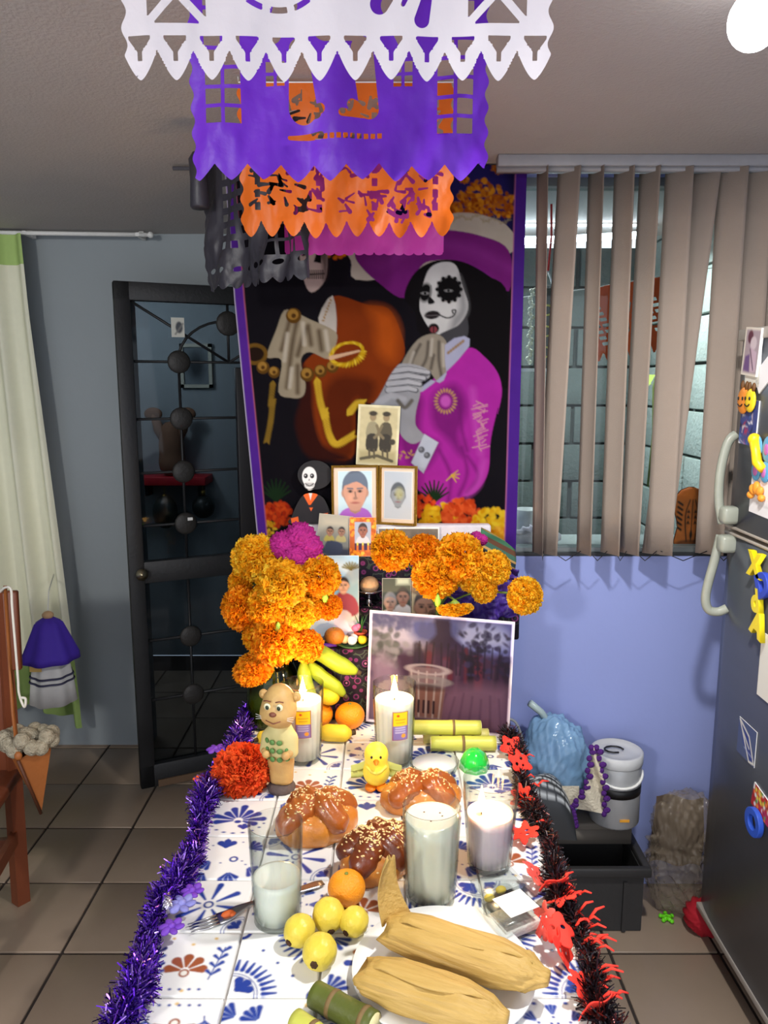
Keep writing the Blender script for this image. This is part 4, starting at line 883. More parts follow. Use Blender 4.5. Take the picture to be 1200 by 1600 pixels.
def orange_sdf(X, Z):
    d, u = lobes(X, Z, WW, .31, 10, .034, 1.7); d = np.maximum(d, sides(X, Z, WW, 150, .008))
    for x, z, a, L, r in OH: d = np.maximum(d, -sd_seg(X, Z, (x-L*math.cos(a), z-L*math.sin(a)), (x+L*math.cos(a), z+L*math.sin(a)), r, r*.5))
    for k in range(9):
        for s in (-.19, -.06, .06, .19): d = np.maximum(d, -sd_box(X, Z, s, -.04-.026*k, .006, .008))
    return d
def pink_sdf(X, Z):
    u = ((X/.42+.5)*16) % 1*2-1
    d = (-.28-.008*np.sqrt(np.clip(1-u*u, 0, 1))-Z)*.8; d = np.maximum(d, np.abs(X)-.21)
    for x, z, a, L, r in OH[:40]: d = np.maximum(d, -sd_seg(X, Z, (x, z*.7), (x+L*math.cos(a), z*.7+L*math.sin(a)), r, r))
    return d
def black_sdf(X, Z):
    d, u = lobes(X, Z, .42, .36, 12, .014, 2); d = np.maximum(d, sides(X, Z, .42, 180, .010))
    d = np.maximum(d, -lattice(X, Z, .115, -.19, .065, .11, 4, 6, .0035))
    d = np.maximum(d, -lattice(X, Z, -.09, -.17, .05, .10, 3, 6, .008))
    for k in range(9): d = np.maximum(d, -sd_ell(X, Z, -.17+.042*k, -.312, .011, .006, .3))
    return d
def sheet(nm, sdf, W, H_, pxl, pxr, pyb, Y, m, label, wr, nxy=(200, 150), yaw=0, tiltx=0, top=None):
    cxp = (pxl+pxr)/2; b_ = pt(cxp, pyb, Y); z0 = b_.z+H_
    def df(X, Z):
        t = -Z/H_
        yy = wr*(np.sin(X*34+Z*9)+.6*np.sin(X*71-Z*23))*t+.05*t*t*tiltx+wr*.5*(fbm(X*22, Z*12, 3)-.5)*4*t
        return np.stack([X, yy, Z], -1)
    o = cut_sheet('papel_picado', W, H_, nxy[0], nxy[1], sdf, df, m)
    o.location = (b_.x, Y, min(z0, H-.012)); o.rotation_euler = (0, 0, yaw); tag(o, label, 'paper banner', 'cut paper sheets strung under the ceiling')
    zz = H-.002-o.location.z
    MB().tube([(-W/2+.004, 0, zz+.004), (-W/2+.004, 0, .001), (W/2-.004, 0, .001), (W/2-.004, 0, zz+.004)], .0014, 5).obj('string', M_white, o)
    return o
tis = dict(rough=.45, var=.04, scale=14, bump=.25, bscale=26)
def thin(m, k=.35):                 # paper lets some light through
    nt = m.node_tree; b = nt.nodes['Principled BSDF']; tr = nt.nodes.new('ShaderNodeBsdfTranslucent'); ms = nt.nodes.new('ShaderNodeMixShader'); ms.inputs[0].default_value = k
    col = b.inputs['Base Color'].links[0].from_socket; nt.links.new(col, tr.inputs[0]); out = nt.nodes['Material Output']
    nt.links.new(b.outputs[0], ms.inputs[1]); nt.links.new(tr.outputs[0], ms.inputs[2]); nt.links.new(ms.outputs[0], out.inputs[0]); return m
sheet('white', white_sdf, WW, .30, 202, 853, 126, .89, thin(mat('white_tissue', (206, 202, 208), **tis)), 'white cut paper sheet with pointed lobes and lattice, nearest the camera', .0022, (300, 210))
sheet('purple', purple_sdf, WW, .31, 306, 756, 263, 1.27, thin(mat('purple_tissue', (112, 44, 206), **tis)), 'bright purple cut paper sheet with window lattices, behind the white one', .007, (280, 200))
sheet('orange', orange_sdf, WW, .31, 378, 706, 356, 1.74, thin(mat('orange_tissue_in', (240, 116, 28), **tis)), 'orange cut paper sheet full of small holes, behind the purple one', .010, (240, 180))
sheet('pink', pink_sdf, .42, .29, 452, 686, 373, 2.12, thin(mat('magenta_tissue', (200, 60, 170), **tis)), 'magenta cut paper sheet with scalloped edge, lowest behind the orange one', .002, (170, 110))
o = sheet('black', black_sdf, .42, .36, 322, 478, 446, 1.93, mat('black_tissue', (46, 44, 52), **tis), 'black crumpled cut paper sheet hanging crooked before banner top left', .014, (200, 170), R(-44))
rp = pt(311, 283, 2.0); zz = H-rp.z
o = thing('rolled_paper', 'small black rolled paper hanging by a cord left of the black sheet', 'paper roll', rp)
MB().lathe([(0, -.065), (.02, -.065), (.024, -.06), (.0215, 0), (.0235, .05), (.014, .066), (0, .066)], 18).obj('roll', mat('black_tissue', (34, 32, 38)), o)
MB().tube([(.012, 0, .06), (.018, 0, zz*.6), (.018, 0, zz)], .004, 6).obj('cord', M_black, o)
# ================================================================ TABLE
TX0, TW, TY0, TN, TM = -.400, .147, .786, 11, 5
TX1, TY1 = TX0+TW*TM, TY0+TW*TN
tab = thing('altar_table', 'long table topped with blue and white painted tiles, bearing the altar', 'table', ((TX0+TX1)/2, (TY0+TY1)/2, 0))
tO = Vector(tab.location); hx, hy_ = (TX1-TX0)/2, (TY1-TY0)/2-.0
M_tw = mat('table_wood', (104, 66, 42), .5, var=.2, stretch=(6, 1, 6), scale=5)
MB().box((0, 0, TZ-.027), (2*hx+.012, 2*hy_+.006, .04), bev=.004).obj('table_top', mat('tile_grout', (214, 208, 202), .8), tab)
for sx in (-1, 1):
    for sy in (-1, 1): MB().box((sx*(hx-.05), sy*(hy_-.06), (TZ-.05)/2), (.06, .06, TZ-.05), bev=.004).obj('leg', M_tw, tab)
for sx in (-1, 1): MB().box((sx*(hx-.05), 0, TZ-.09), (.025, 2*hy_-.18, .08)).obj('apron', M_tw, tab, False)
for sy in (-1, 1): MB().box((0, sy*(hy_-.06), TZ-.09), (2*hx-.16, .025, .08)).obj('apron', M_tw, tab, False)
BL_, BRN, YEL = (44, 66, 150), (158, 86, 54), (226, 190, 120)
LBL = (120, 140, 196)
def drop(cv, cx, cy, a, r0, r1, w0, w1, c=BL_, hl=True):
    p, q = (cx+r0*math.cos(a), cy+r0*math.sin(a)), (cx+r1*math.cos(a), cy+r1*math.sin(a))
    if hl: cv.put(sd_seg(cv.X, cv.Y, p, q, w0+.008, w1+.010), LBL, op=.55)
    cv.put(sd_seg(cv.X, cv.Y, p, q, w0, w1), c)
def ringc(cv, cx, cy, r, w_, c=BL_): cv.put(np.abs(np.hypot(cv.X-cx, cv.Y-cy)-r)-w_, c)
def heart(cv, cx, cy, s, c=BL_, a=0):
    for k in (-.8, 0, .8): drop(cv, cx, cy, a-PI/2+k, 0, s, s*.25, s*.42, c, False)
def k_daisy(cv):
    for k in range(8): drop(cv, .48, .5, k*PI/4+.2, .12, .40, .012, .042)
    ringc(cv, .48, .5, .055, .014)
    for x, y, a in ((0, 0, .8), (1, 1, -2.3)):
        for r in (.22, .26): ringc(cv, x, y, r, .006)
        heart(cv, x+.1*math.cos(a), y+.1*math.sin(a), .09, a=a+PI/2)
def k_fan(cv):
    for k in range(9): drop(cv, .5, .58, PI+.1-.25+k*(PI+.5)/8, .09, .33+.06*math.sin(k*2.1), .014, .056)
    cv.ell(.5, .62, .055, .042, BL_)
    for k in range(9): a = k*PI/8*.9+.2; cv.ell(.5+.42*math.cos(a), .60+.33*math.sin(a), .022+.012*math.sin(k*PI/8), .018, BL_)
    heart(cv, .62, .80, .09)
def k_scatter(cv):
    r_ = np.random.default_rng(21)
    ringc(cv, .62, .55, .05, .016); heart(cv, .45, .25, .13)
    for x, y, a in ((.3, .6, 2.4), (.8, .3, -.6), (.85, .75, .6), (.25, .85, 2.0), (.6, .85, 1.4)):
        for k in (-.7, -.23, .23, .7): drop(cv, x, y, a+k, .03, .17, .012, .032)
    for k in range(12): cv.ell(r_.uniform(.06, .94), r_.uniform(.06, .94), .016, .012, BL_)
    cv.ell(.1, .1, .03, .02, YEL)
def k_radial(cv):
    for k in range(14): drop(cv, .5, .5, k*2*PI/14, .06, .16, .006, .018, hl=False)
    for k in range(8):
        a = k*PI/4
        cv.ell(.5+.24*math.cos(a), .5+.24*math.sin(a), .02, .016, BL_)
        for s in (-.35, 0, .35): drop(cv, .5+.26*math.cos(a), .5+.26*math.sin(a), a+s, .03, .13, .008, .022)
        cv.ell(.5+.46*math.cos(a+.39), .5+.46*math.sin(a+.39), .028, .022, BL_)
def k_quarter(cv):
    for x, y in ((0, 0), (1, 1)):
        for r in (.30, .335): ringc(cv, x, y, r, .006)
        for k in range(9): a = (k+.5)/9*PI/2+(PI if x else 0); drop(cv, x, y, a, .40, .54, .026, .012)
        a = PI/4+(PI if x else 0); heart(cv, x+.14*math.cos(a), y+.14*math.sin(a), .13, a=a+PI/2)
    for x, y in ((1, 0), (0, 1)): cv.ell(x, y, .12, .12, BL_); cv.ell(x, y, .07, .07, (240, 240, 238))
    for k in range(3): cv.ell(.3+.2*k, .7-.2*k, .022, .022, BL_)
def k_terra(cv):
    for k in range(5): drop(cv, .46, .62, -PI/2+(k-2)*.72, .07, .20, .02, .062, BRN, False)
    cv.ell(.46, .66, .05, .045, (240, 236, 226)); ringc(cv, .46, .66, .05, .012, BRN)
    for s in (-1, 1):
        cv.line([(.46+s*.3, .75), (.46+s*.4, .25)], .008, BL_)
        for k in range(4): drop(cv, .46+s*(.32+.02*k), .68-.12*k, -PI/2+s*.8, .0, .10, .010, .024); drop(cv, .46+s*(.32+.02*k), .68-.12*k, -PI/2-s*.8, .0, .08, .008, .02)
    for x, y in ((.2, .1), (.72, .1), (.46, .2), (.5, .92)): cv.ell(x, y, .024, .02, YEL)
    for k in range(5): cv.ell(.25+.11*k, .9, .02, .016, BL_)
def k_star(cv):
    for k in range(6): drop(cv, .5, .5, k*PI/3, .08, .2, .03, .05, BRN if k % 2 else BL_, False)
    ringc(cv, .5, .5, .06, .012)
    for x, y, a in ((.08, .08, PI/4), (.92, .08, 3*PI/4), (.92, .92, 5*PI/4), (.08, .92, -PI/4)):
        for s in (-.6, -.2, .2, .6): drop(cv, x, y, a+s, .06, .22, .012, .030)
KINDS = [k_daisy, k_fan, k_scatter, k_radial, k_quarter, k_terra, k_star]
M_tl = mat('glazed_tile', rough=.16, attr=True, var=.03, scale=30, coat=.3)
NT = 76; e = (TW-.0035)/2
u = np.concatenate([[-1, -.985], np.linspace(-.97, .97, NT), [.985, 1]]); U, V = np.meshgrid(u, u)
Pt = np.stack([U*e, -V*e, np.where(np.maximum(np.abs(U), np.abs(V)) > .99, -.006, np.where(np.maximum(np.abs(U), np.abs(V)) > .98, -.0007, 0))], -1)
kind_me = []
for k in KINDS:
    cv = Cv((U+1)/2, (V+1)/2, (240, 240, 237)); cv.soft = .02; k(cv); o = grid_print('tile', NT+4, NT+4, Pt, cv, M_tl, tab); kind_me.append(o.data); bpy.data.objects.remove(o)
ROWS = {2: [5, 4, 6, 3, 4], 3: [0, 3, 5, 4, 0], 4: [2, 0, 6, 2, 5], 5: [1, 6, 2, 3, 0], 6: [0, 5, 1, 4, 1], 7: [4, 0, 3, 1, 2], 8: [3, 1, 4, 6, 5], 9: [2, 6, 3, 0, 1]}
for j in range(TN):
    for i in range(TM):
        k = ROWS.get(j, [(i*3+j*5+s) % 7 for s in (0, 1, 0, 1, 0)])[i]
        o = bpy.data.objects.new('tile', kind_me[k]); C.objects.link(o); o.parent = tab
        o.location = (TX0+TW*(i+.5)-tO.x, TY0+TW*(j+.5)-tO.y, TZ); o.rotation_euler = (0, 0, 0 if j in ROWS and k in (0, 1, 2, 5) else PI/2*((i+2*j) % 4))
def on(px, py, z=TZ): q = ptz(px, py, z); return (q.x, q.y, z)
# ================================================================ STEPS, PHOTOGRAPHS
M_cl = mat('altar_cloth', (34, 22, 44), .85, scale=46, col2=(128, 60, 112), bump=.2)
nt = M_cl.node_tree; bs = nt.nodes['Principled BSDF']; vo = nt.nodes.new('ShaderNodeTexVoronoi'); vo.inputs['Scale'].default_value = 34; tcv = nt.nodes.new('ShaderNodeTexCoord'); nt.links.new(tcv.outputs['Object'], vo.inputs['Vector'])
rv = nt.nodes.new('ShaderNodeValToRGB'); rv.color_ramp.interpolation = 'CONSTANT'
for k, (p_, c_) in enumerate(((0, (200, 120, 160)), (.12, (34, 24, 40)), (.26, (120, 46, 100)), (.36, (28, 20, 34)), (.6, (60, 70, 60)), (.68, (26, 20, 32)))):
    el = rv.color_ramp.elements[k] if k < 2 else rv.color_ramp.elements.new(p_); el.position = p_; el.color = (*lin(c_), 1)
nt.links.new(vo.outputs['Distance'], rv.inputs[0]); nt.links.new(rv.outputs[0], bs.inputs['Base Color'])
M_cl2 = mat('white_cloth', (214, 208, 214), .85, bump=.2)
ST = [(2.10, 2.365, .965, -.17, .30), (2.18, 2.365, 1.06, -.155, .40), (2.275, 2.365, 1.195, -.15, .38), (2.325, 2.365, 1.285, -.262, .33)]
rs = thing('altar_riser', 'stepped riser wrapped in dark purple patterned cloth carrying the photographs', 'riser', (.1, 2.3, TZ))
zp = TZ
for k, (y0, y1, z, x0, x1) in enumerate(ST):
    MB().box(((x0+x1)/2-.1, (y0+y1)/2-2.3, (zp+z)/2-TZ), (x1-x0, y1-y0, z-zp-.0005), bev=.006).obj('step', M_cl2 if k == 3 else M_cl, rs); zp = z
def skin_face(cv, cx, cy, w_, h_, skin, hair, shirt=None, gray=False):
    if shirt: cv.poly([(cx-w_*1.5, cy+h_*2.2), (cx-w_*1.3, cy+h_*1.15), (cx-w_*.5, cy+h_*.8), (cx+w_*.5, cy+h_*.8), (cx+w_*1.3, cy+h_*1.15), (cx+w_*1.5, cy+h_*2.2)], shirt, 3)
    dk = tuple(v*.55 for v in skin)
    cv.poly([(cx-w_*.4, cy+h_*.5), (cx+w_*.4, cy+h_*.5), (cx+w_*.45, cy+h_*1.0), (cx, cy+h_*1.15), (cx-w_*.45, cy+h_*1.0)], tuple(v*.85 for v in skin))
    cv.ell(cx, cy-h_*.18, w_*1.08, h_*.98, hair)
    for s in (-1, 1): cv.ell(cx+s*w_*.98, cy+h_*.05, w_*.16, h_*.2, tuple(v*.88 for v in skin))
    cv.poly([(cx-w_*.88, cy-h_*.35), (cx, cy-h_*.62), (cx+w_*.88, cy-h_*.35), (cx+w_*.9, cy+h_*.25), (cx+w_*.5, cy+h_*.85), (cx, cy+h_), (cx-w_*.5, cy+h_*.85), (cx-w_*.9, cy+h_*.25)], skin, 4)
    for s in (-1, 1):
        cv.ell(cx+s*w_*.4, cy-h_*.05, w_*.2, h_*.07, dk); cv.ell(cx+s*w_*.4, cy-h_*.04, w_*.09, h_*.06, (24, 18, 18)); cv.line([(cx+s*w_*.2, cy-h_*.18), (cx+s*w_*.62, cy-h_*.2)], h_*.035, hair)
    cv.line([(cx, cy), (cx+w_*.06, cy+h_*.28)], w_*.05, dk); cv.ell(cx, cy+h_*.32, w_*.2, h_*.07, tuple(v*.75 for v in skin))
    cv.ell(cx, cy+h_*.56, w_*.36, h_*.06, tuple((v+w2)/2*.9 for v, w2 in zip(skin, (170, 60, 60)))); cv.ell(cx-w_*.4, cy+h_*.3, w_*.2, h_*.16, tuple(min(255, v*1.12) for v in skin), soft=h_*.2, op=.6)
def pcard(nm, pxl, pxr, pyt, pyb, Y, label, draw, n=70, bg=(255, 255, 255), tilt=-.12, roll=0, zb=None, m=None, cat='photo', grp=None, th=.0015):
    a, b_, t = pt(pxl, pyb, Y), pt(pxr, pyb, Y), pt((pxl+pxr)/2, pyt, Y)
    w_ = (b_-a).length; z0 = zb if zb is not None else a.z; h_ = t.z-z0
    o = print_card(nm, w_, h_, n, draw, m or M_paper, ((a.x+b_.x)/2, Y, z0), bg=bg, thick=th)
    o.rotation_euler = (Euler((tilt, 0, 0)).to_matrix() @ Euler((0, roll, 0)).to_matrix()).to_euler()
    return tag(o, label, cat, grp)
def d_old(cv):
    W_ = cv.X.max(); cv.rect(4, 4, W_-4, 96, (196, 182, 138)); cv.mottle(.2, .07, 3); cv.rect(4, 76, W_-4, 96, (170, 156, 112), soft=8)
    for cx, s in ((W_*.36, 1), (W_*.68, -1)):
        cv.poly([(cx-7, 30), (cx+7, 30), (cx+10, 54), (cx-10, 54)], (150, 140, 108) if s == 1 else (84, 76, 58), 3); cv.poly([(cx-8, 50), (cx+8, 50), (cx+9, 76), (cx-9, 74)], (54, 48, 38), 3)
        for q in (-4, 4): cv.line([(cx+q, 74), (cx+q+1, 88)], 1.6, (80, 70, 52))
        cv.ell(cx, 20, 5.5, 7, (150, 130, 96)); cv.ell(cx, 14, 7, 4, (60, 52, 40)); cv.line([(cx+7*s, 34), (cx+12*s, 46), (cx+4*s, 54)], 2.4, (120, 106, 78))
    cv.line([(8, 90), (W_*.5, 84), (W_-10, 92)], 2.5, (84, 76, 54)); cv.ell(W_*.85, 60, 5, 5, (66, 58, 44))
pcard('old_photo', 556, 621, 633, 727, BY-.020, 'yellowed old photo of two standing women, pinned above the gold frames', d_old, 84, (216, 206, 166), -.02, .05, m=M_matte)
# gold double frame
M_gold = mat('gold_glitter', (206, 160, 66), .3, metal=.85, var=.3, scale=400, bump=1.0, bscale=380)
fz = 1.2855
dfp = pt(592, 800, 2.338); df_ = thing('double_portrait', 'hinged double gold glitter frame holding a man portrait and faded portrait', 'photo frame', (dfp.x, 2.338, fz))
def d_man(cv):
    W_ = cv.X.max(); cv.rect(0, 0, W_, 100, (196, 220, 226)); skin_face(cv, W_*.5, 44, 25, 40, (206, 150, 122), (84, 92, 106), (176, 96, 190))
    cv.poly([(W_*.15, 20), (W_*.3, 6), (W_*.7, 4), (W_*.86, 20), (W_*.84, 34), (W_*.55, 22), (W_*.2, 30)], (96, 108, 124), 3)
def d_faint(cv):
    W_ = cv.X.max(); cv.rect(0, 0, W_, 100, (186, 192, 196)); skin_face(cv, W_*.5, 50, 15, 24, (140, 144, 146), (84, 88, 92)); cv.ell(W_*.55, 46, 9, 12, (180, 174, 110), soft=8, op=.7)
for s, x0, x1, yt, dr_, ang in ((-1, 517, 590, 727, d_man, .10), (1, 594, 652, 727, d_faint, -.30)):
    a = (pt(x1, 800, 2.33)-pt(x0, 800, 2.33)).length/math.cos(ang); hh = pt(580, yt, 2.338).z-fz
    fr_ = MB(); t = .007
    fr_.box((-a/2+t/2, 0, hh/2), (t, .010, hh)).box((a/2-t/2, 0, hh/2), (t, .010, hh)).box((0, 0, t/2), (a-2*t, .010, t)).box((0, 0, hh-t/2), (a-2*t, .010, t))
    f_ = fr_.obj('frame', M_gold, df_, False)
    f_.location = (s*(a/2*math.cos(ang)+.001), -abs(math.sin(ang))*a/2+.004, 0); f_.rotation_euler = (-.03, 0, ang if s < 0 else ang)
    MB().box((0, .002, hh/2), (a-2*t+.001, .003, hh-2*t+.001)).obj('mount', mat('cream_card', (222, 200, 176), .6), f_, False)
    print_card('photo', a-.040 if s < 0 else a-.030, hh-.036, 64, dr_, M_paper, (0, -.0012, .018), f_)
# other photographs
def d_couple(cv):
    W_ = cv.X.max(); cv.rect(0, 0, W_, 100, (150, 150, 140)); cv.rect(0, 0, W_, 40, (190, 182, 160), soft=40); cv.rect(W_*.15, 80, W_, 100, (70, 74, 90), soft=10)
    skin_face(cv, W_*.36, 42, 8, 11, (190, 140, 110), (50, 40, 40), (206, 190, 96)); skin_face(cv, W_*.7, 40, 8, 11, (190, 140, 110), (44, 34, 34), (214, 198, 130)); cv.poly([(W_*.3, 66), (W_*.75, 70), (W_*.7, 98), (W_*.3, 98)], (70, 78, 100), 3)
pcard('photo_card', 493, 546, 805, 868, 2.285, 'tilted faded photo of two people in yellow, left of marigold-edged portrait', d_couple, 56, (200, 196, 176), -.10, .10, 1.199, M_paper)
def d_orange(cv):
    W_ = cv.X.max(); r2 = np.random.default_rng(2); cv.rect(0, 0, W_, 100, (196, 92, 20))
    for k in range(90):
        x, y = r2.uniform(0, W_), r2.uniform(0, 100); cv.ell(x, y, 4.5, 4.5, [(250, 150, 20), (236, 110, 16), (255, 190, 60)][k % 3])
    cv.rect(W_*.2, 12, W_*.8, 66, (176, 184, 200)); skin_face(cv, W_*.5, 34, 11, 17, (160, 100, 80), (60, 50, 48), (216, 214, 220)); cv.rect(W_*.2, 66, W_*.8, 84, (54, 24, 70))
    for x in (.3, .5, .7): cv.rect(W_*x-2.5, 72, W_*x+2.5, 88, (236, 120, 30)); cv.ell(W_*x, 68, 2.2, 4, (255, 226, 90))
pcard('portrait_card', 546, 588, 809, 868, 2.280, 'small portrait of a man bordered with printed marigolds and candles', d_orange, 76, tilt=-.08, zb=1.1965)
def d_beach(cv):
    W_ = cv.X.max(); cv.rect(0, 0, W_, 100, (150, 196, 224)); cv.ell(W_*.55, 18, 26, 16, (214, 234, 244), soft=14); cv.ell(W_*.5, 30, 18, 12, (70, 160, 210), soft=10); cv.rect(0, 62, W_, 80, (226, 232, 240), soft=10); cv.rect(0, 78, W_, 100, (196, 212, 226), soft=6)
    for k in range(8): a = -2.8+k*.35; cv.line([(W_*.86, 16), (W_*.86+10*math.cos(a), 16+8*math.sin(a))], 1, (120, 110, 40))
    cv.poly([(W_*.6, 46), (W_*.76, 43), (W_*.94, 50), (W_*1.0, 66), (W_*.8, 72), (W_*.62, 70)], (158, 40, 72), 3); cv.poly([(W_*.6, 66), (W_*.86, 68), (W_*.86, 100), (W_*.56, 100)], (226, 216, 228), 3); skin_face(cv, W_*.72, 35, 6.5, 9, (222, 180, 160), (40, 30, 34))
pcard('photo_card', 474, 561, 870, 1004, 2.168, 'blue sky photo of a woman in red behind the orange fruit', d_beach, 90, tilt=-.08, zb=.966)
def d_two(cv):
    W_ = cv.X.max(); cv.rect(0, 0, W_, 100, (62, 74, 62)); cv.rect(W_*.5, 0, W_*.95, 10, (190, 210, 196), soft=6)
    skin_face(cv, W_*.28, 38, 9, 14, (200, 164, 144), (150, 150, 150), (214, 216, 220)); skin_face(cv, W_*.72, 30, 9, 14, (176, 130, 106), (30, 26, 26), (226, 226, 226)); cv.rect(0, 92, W_, 100, (50, 50, 52))
pcard('photo_card', 597, 642, 905, 985, 2.165, 'photo of two men in white shirts standing behind the large print', d_two, 70, (230, 230, 226), -.08, zb=.9665)
def d_hat(cv):
    W_ = cv.X.max(); cv.rect(0, 0, W_, 100, (190, 176, 140)); skin_face(cv, W_*.52, 46, 17, 26, (168, 126, 104), (60, 46, 42)); cv.ell(W_*.5, 18, 24, 9, (120, 100, 76)); cv.ell(W_*.5, 60, 12, 4, (220, 214, 206)); cv.rect(0, 84, W_, 100, (90, 64, 54), soft=8)
pcard('photo_card', 643, 686, 905, 985, 2.16, 'sepia photo of a man wearing a hat, right of the two men', d_hat, 70, (200, 190, 160), -.08, zb=.9665)
def d_dk(cv):
    W_ = cv.X.max(); cv.rect(4, 6, W_-4, 94, (110, 104, 96)); cv.mottle(.3, .04, 9)
pcard('photo_card', 590, 686, 824, 868, 2.300, 'white-bordered dark photo half hidden behind the right marigolds', d_dk, 60, (234, 234, 232), -.06, zb=1.1965)
# skeleton figure (flat printed cut-out)
def d_sk(cv):
    cv.ell(60, 32, 38, 32, (28, 26, 28)); cv.mottle(.15, .2, 5)
    cv.ell(48, 36, 16, 22, (232, 230, 226)); cv.ell(48, 54, 11, 9, (226, 224, 220))
    for s in (-1, 1): cv.ell(47+s*7, 34, 4.6, 5.4, (30, 28, 30)); cv.ell(46+s*7, 33, 1.4, 1.4, (200, 200, 200))
    cv.poly([(46, 44), (49, 44), (47.5, 40)], (30, 28, 30)); cv.line(cat_rom([(39, 51), (48, 56), (57, 51)], 5, False), 1, (60, 56, 58))
    for k in range(6): cv.line([(41+k*3, 50), (41+k*3, 57)], .6, (70, 66, 68))
    cv.poly([(20, 140), (22, 90), (38, 78), (48, 74), (64, 78), (80, 92), (84, 140)], (30, 26, 30), 3)
    cv.poly([(34, 76), (46, 98), (50, 98), (66, 76), (58, 68), (42, 68)], (236, 98, 30)); cv.poly([(44, 64), (56, 64), (50, 88)], (220, 216, 210)); cv.poly([(47, 104), (55, 104), (51, 112)], (236, 98, 30)); cv.poly([(6, 128), (22, 124), (24, 138), (8, 140)], (236, 98, 30)); cv.poly([(74, 118), (88, 116), (88, 126), (76, 128)], (236, 98, 30))
def sk_sdf(X, Z):
    x, y = (X/.14+.5)*100, -Z/.196*140
    d = np.minimum(sd_ell(x, y, 60, 32, 38, 32), sd_ell(x, y, 48, 42, 17, 24)); d = np.minimum(d, sd_poly(x, y, cat_rom([(4, 140), (8, 124), (22, 92), (38, 74), (64, 74), (84, 92), (92, 140)], 3))); return d*.0014
sp_ = pt(484, 840, 2.30)
o = cut_sheet('skeleton_figure', .14, .196, 110, 150, sk_sdf, lambda X, Z: np.stack([X, 0*X, Z+.196], -1), M_matte)
me = o.data; co = np.array([v.co[:] for v in me.vertices]); cv = Cv((co[:, 0]/.14+.5)*100, (.196-co[:, 2])/.196*140, (30, 28, 30)); cv.soft = 1.6; d_sk(cv)
at = me.color_attributes.new('Col', 'FLOAT_COLOR', 'POINT'); kk = np.ones((len(co), 4), np.float32); kk[:, :3] = cv.c; at.data.foreach_set('color', kk.ravel())
md = o.modifiers.new('thickness', 'SOLIDIFY'); md.thickness = .003; o.location = (sp_.x, 2.340, 1.2865); o.rotation_euler = (-.05, 0, 0)
tag(o, 'smiling card skeleton with black hair and orange bow tie beside the gold frames', 'figure')
# silver bowl with bread, dish with sweets, small pot, fruit on the lowest step
bq = pt(576, 944, 2.135); bo = thing('silver_bowl', 'small shiny silver bowl standing on the riser left of the two-men photo', 'bowl', (bq.x, 2.225, 1.0605)); bo.scale = (1, 1, .52)
MB().lathe([(0, .002), (.022, .002), (.022, .0), (.008, .012), (.007, .06), (.02, .066), (.042, .085), (.046, .10), (.044, .10), (.038, .088), (.0, .075)], 28).obj('bowl', mat('chrome', (200, 200, 204), .08, metal=1, var=0), bo)
V, fs, _ = star([(0, 0, .0, .022), (.012, 0, .003, .018)], (0, 0, 0), .01, 24, 16); o = mesh_obj('bread_roll', V, fs, mat('pale_bread', (214, 178, 136), .7, bump=.3)); o.location = (bq.x-.004, 2.225, 1.0605+.060); tag(o, 'small pale bread roll resting in the silver bowl', 'bread')
dq = pt(552, 1012, 2.125)
dg = thing('green_dish', 'flat dark green dish of sugar sweets on the lowest riser step', 'dish', (dq.x, 2.13, .9655))
MB().lathe([(0, 0), (.03, 0), (.052, .012), (.050, .013), (.028, .003), (0, .003)], 26).obj('dish', mat('green_glaze', (52, 88, 48), .3), dg)
for k, (dx, dy, c, lb) in enumerate(((-.026, 0, (206, 176, 130), 'tan sugar sweet at the left in the green dish'), (-.004, -.012, (240, 238, 232), 'white sugar skull sweet in front in the green dish'), (.004, .016, (236, 234, 228), 'white sugar sweet at the back of the green dish'), (.026, -.004, (236, 206, 40), 'yellow sugar sweet at the right in the green dish'))):
    V, fs, _ = star([(0, 0, .010, .010), (.006, 0, .016, .008), (-.005, .002, .018, .006)], (0, 0, .012), .004, 18, 12, zmin=.0); o = mesh_obj('sugar_sweet', V, fs, mat('sugar%d' % k, c, .6)); o.location = (dq.x+dx, 2.135+dy, .9700); tag(o, lb, 'sweet', 'sugar sweets in the green dish')
fp = pt(561, 998, 2.15); po = thing('flower_pot', 'tiny terracotta pot with pink flower and green leaves behind green dish', 'flower pot', (fp.x+.022, 2.158, .9795))
po.location = (fp.x+.004, 2.158, .9655)
MB().lathe([(0, 0), (.013, 0), (.018, .03), (.020, .03), (.020, .036), (.016, .036), (.012, .02), (0, .02)], 18).obj('pot', mat('terracotta', (176, 76, 52), .7), po)
for k in range(5): a = k*1.3; MB().tube([(0, 0, .02), (.008*math.cos(a), .008*math.sin(a), .06), (.02*math.cos(a), .016*math.sin(a), .085)], [.004, .005, .001], 6, flat=.3).obj('leaf', mat('small_leaf', (60, 120, 56), .6), po)
MB().ball((-.014, -.012, .048), (.012, .010, .010)).ball((-.006, -.014, .054), .008).obj('flower', mat('pink_petal', (230, 110, 150), .6), po)
M_orng = mat('orange_peel', (240, 150, 24), .38, bump=.35, bscale=320, var=.06, scale=20, sss=.05)
M_calyx = mat('fruit_calyx', (120, 130, 50), .7)
def orange(nm, x, y, z, r, label, m=M_orng, rot=(0, 0, 0), sq=.9, top=True):
    o = thing(nm, label, 'fruit', (x, y, z)); 
    V, fs, D = star([(0, 0, 0, r)], (0, 0, 0), .01, 36, 24, lambda D: -r*.09*np.exp(-((D[:, 2]-1)*9)**2)); V[:, 2] *= sq; V[:, 2] += r*sq
    b = mesh_obj('peel', V, fs, m, o)
    if top: MB().lathe([(0, .002), (r*.12, 0), (r*.1, .003), (0, .004)], 8).obj('calyx', M_calyx, o).location = (0, 0, 2*r*sq-.09*r-.001)
    o.rotation_euler = rot; return o
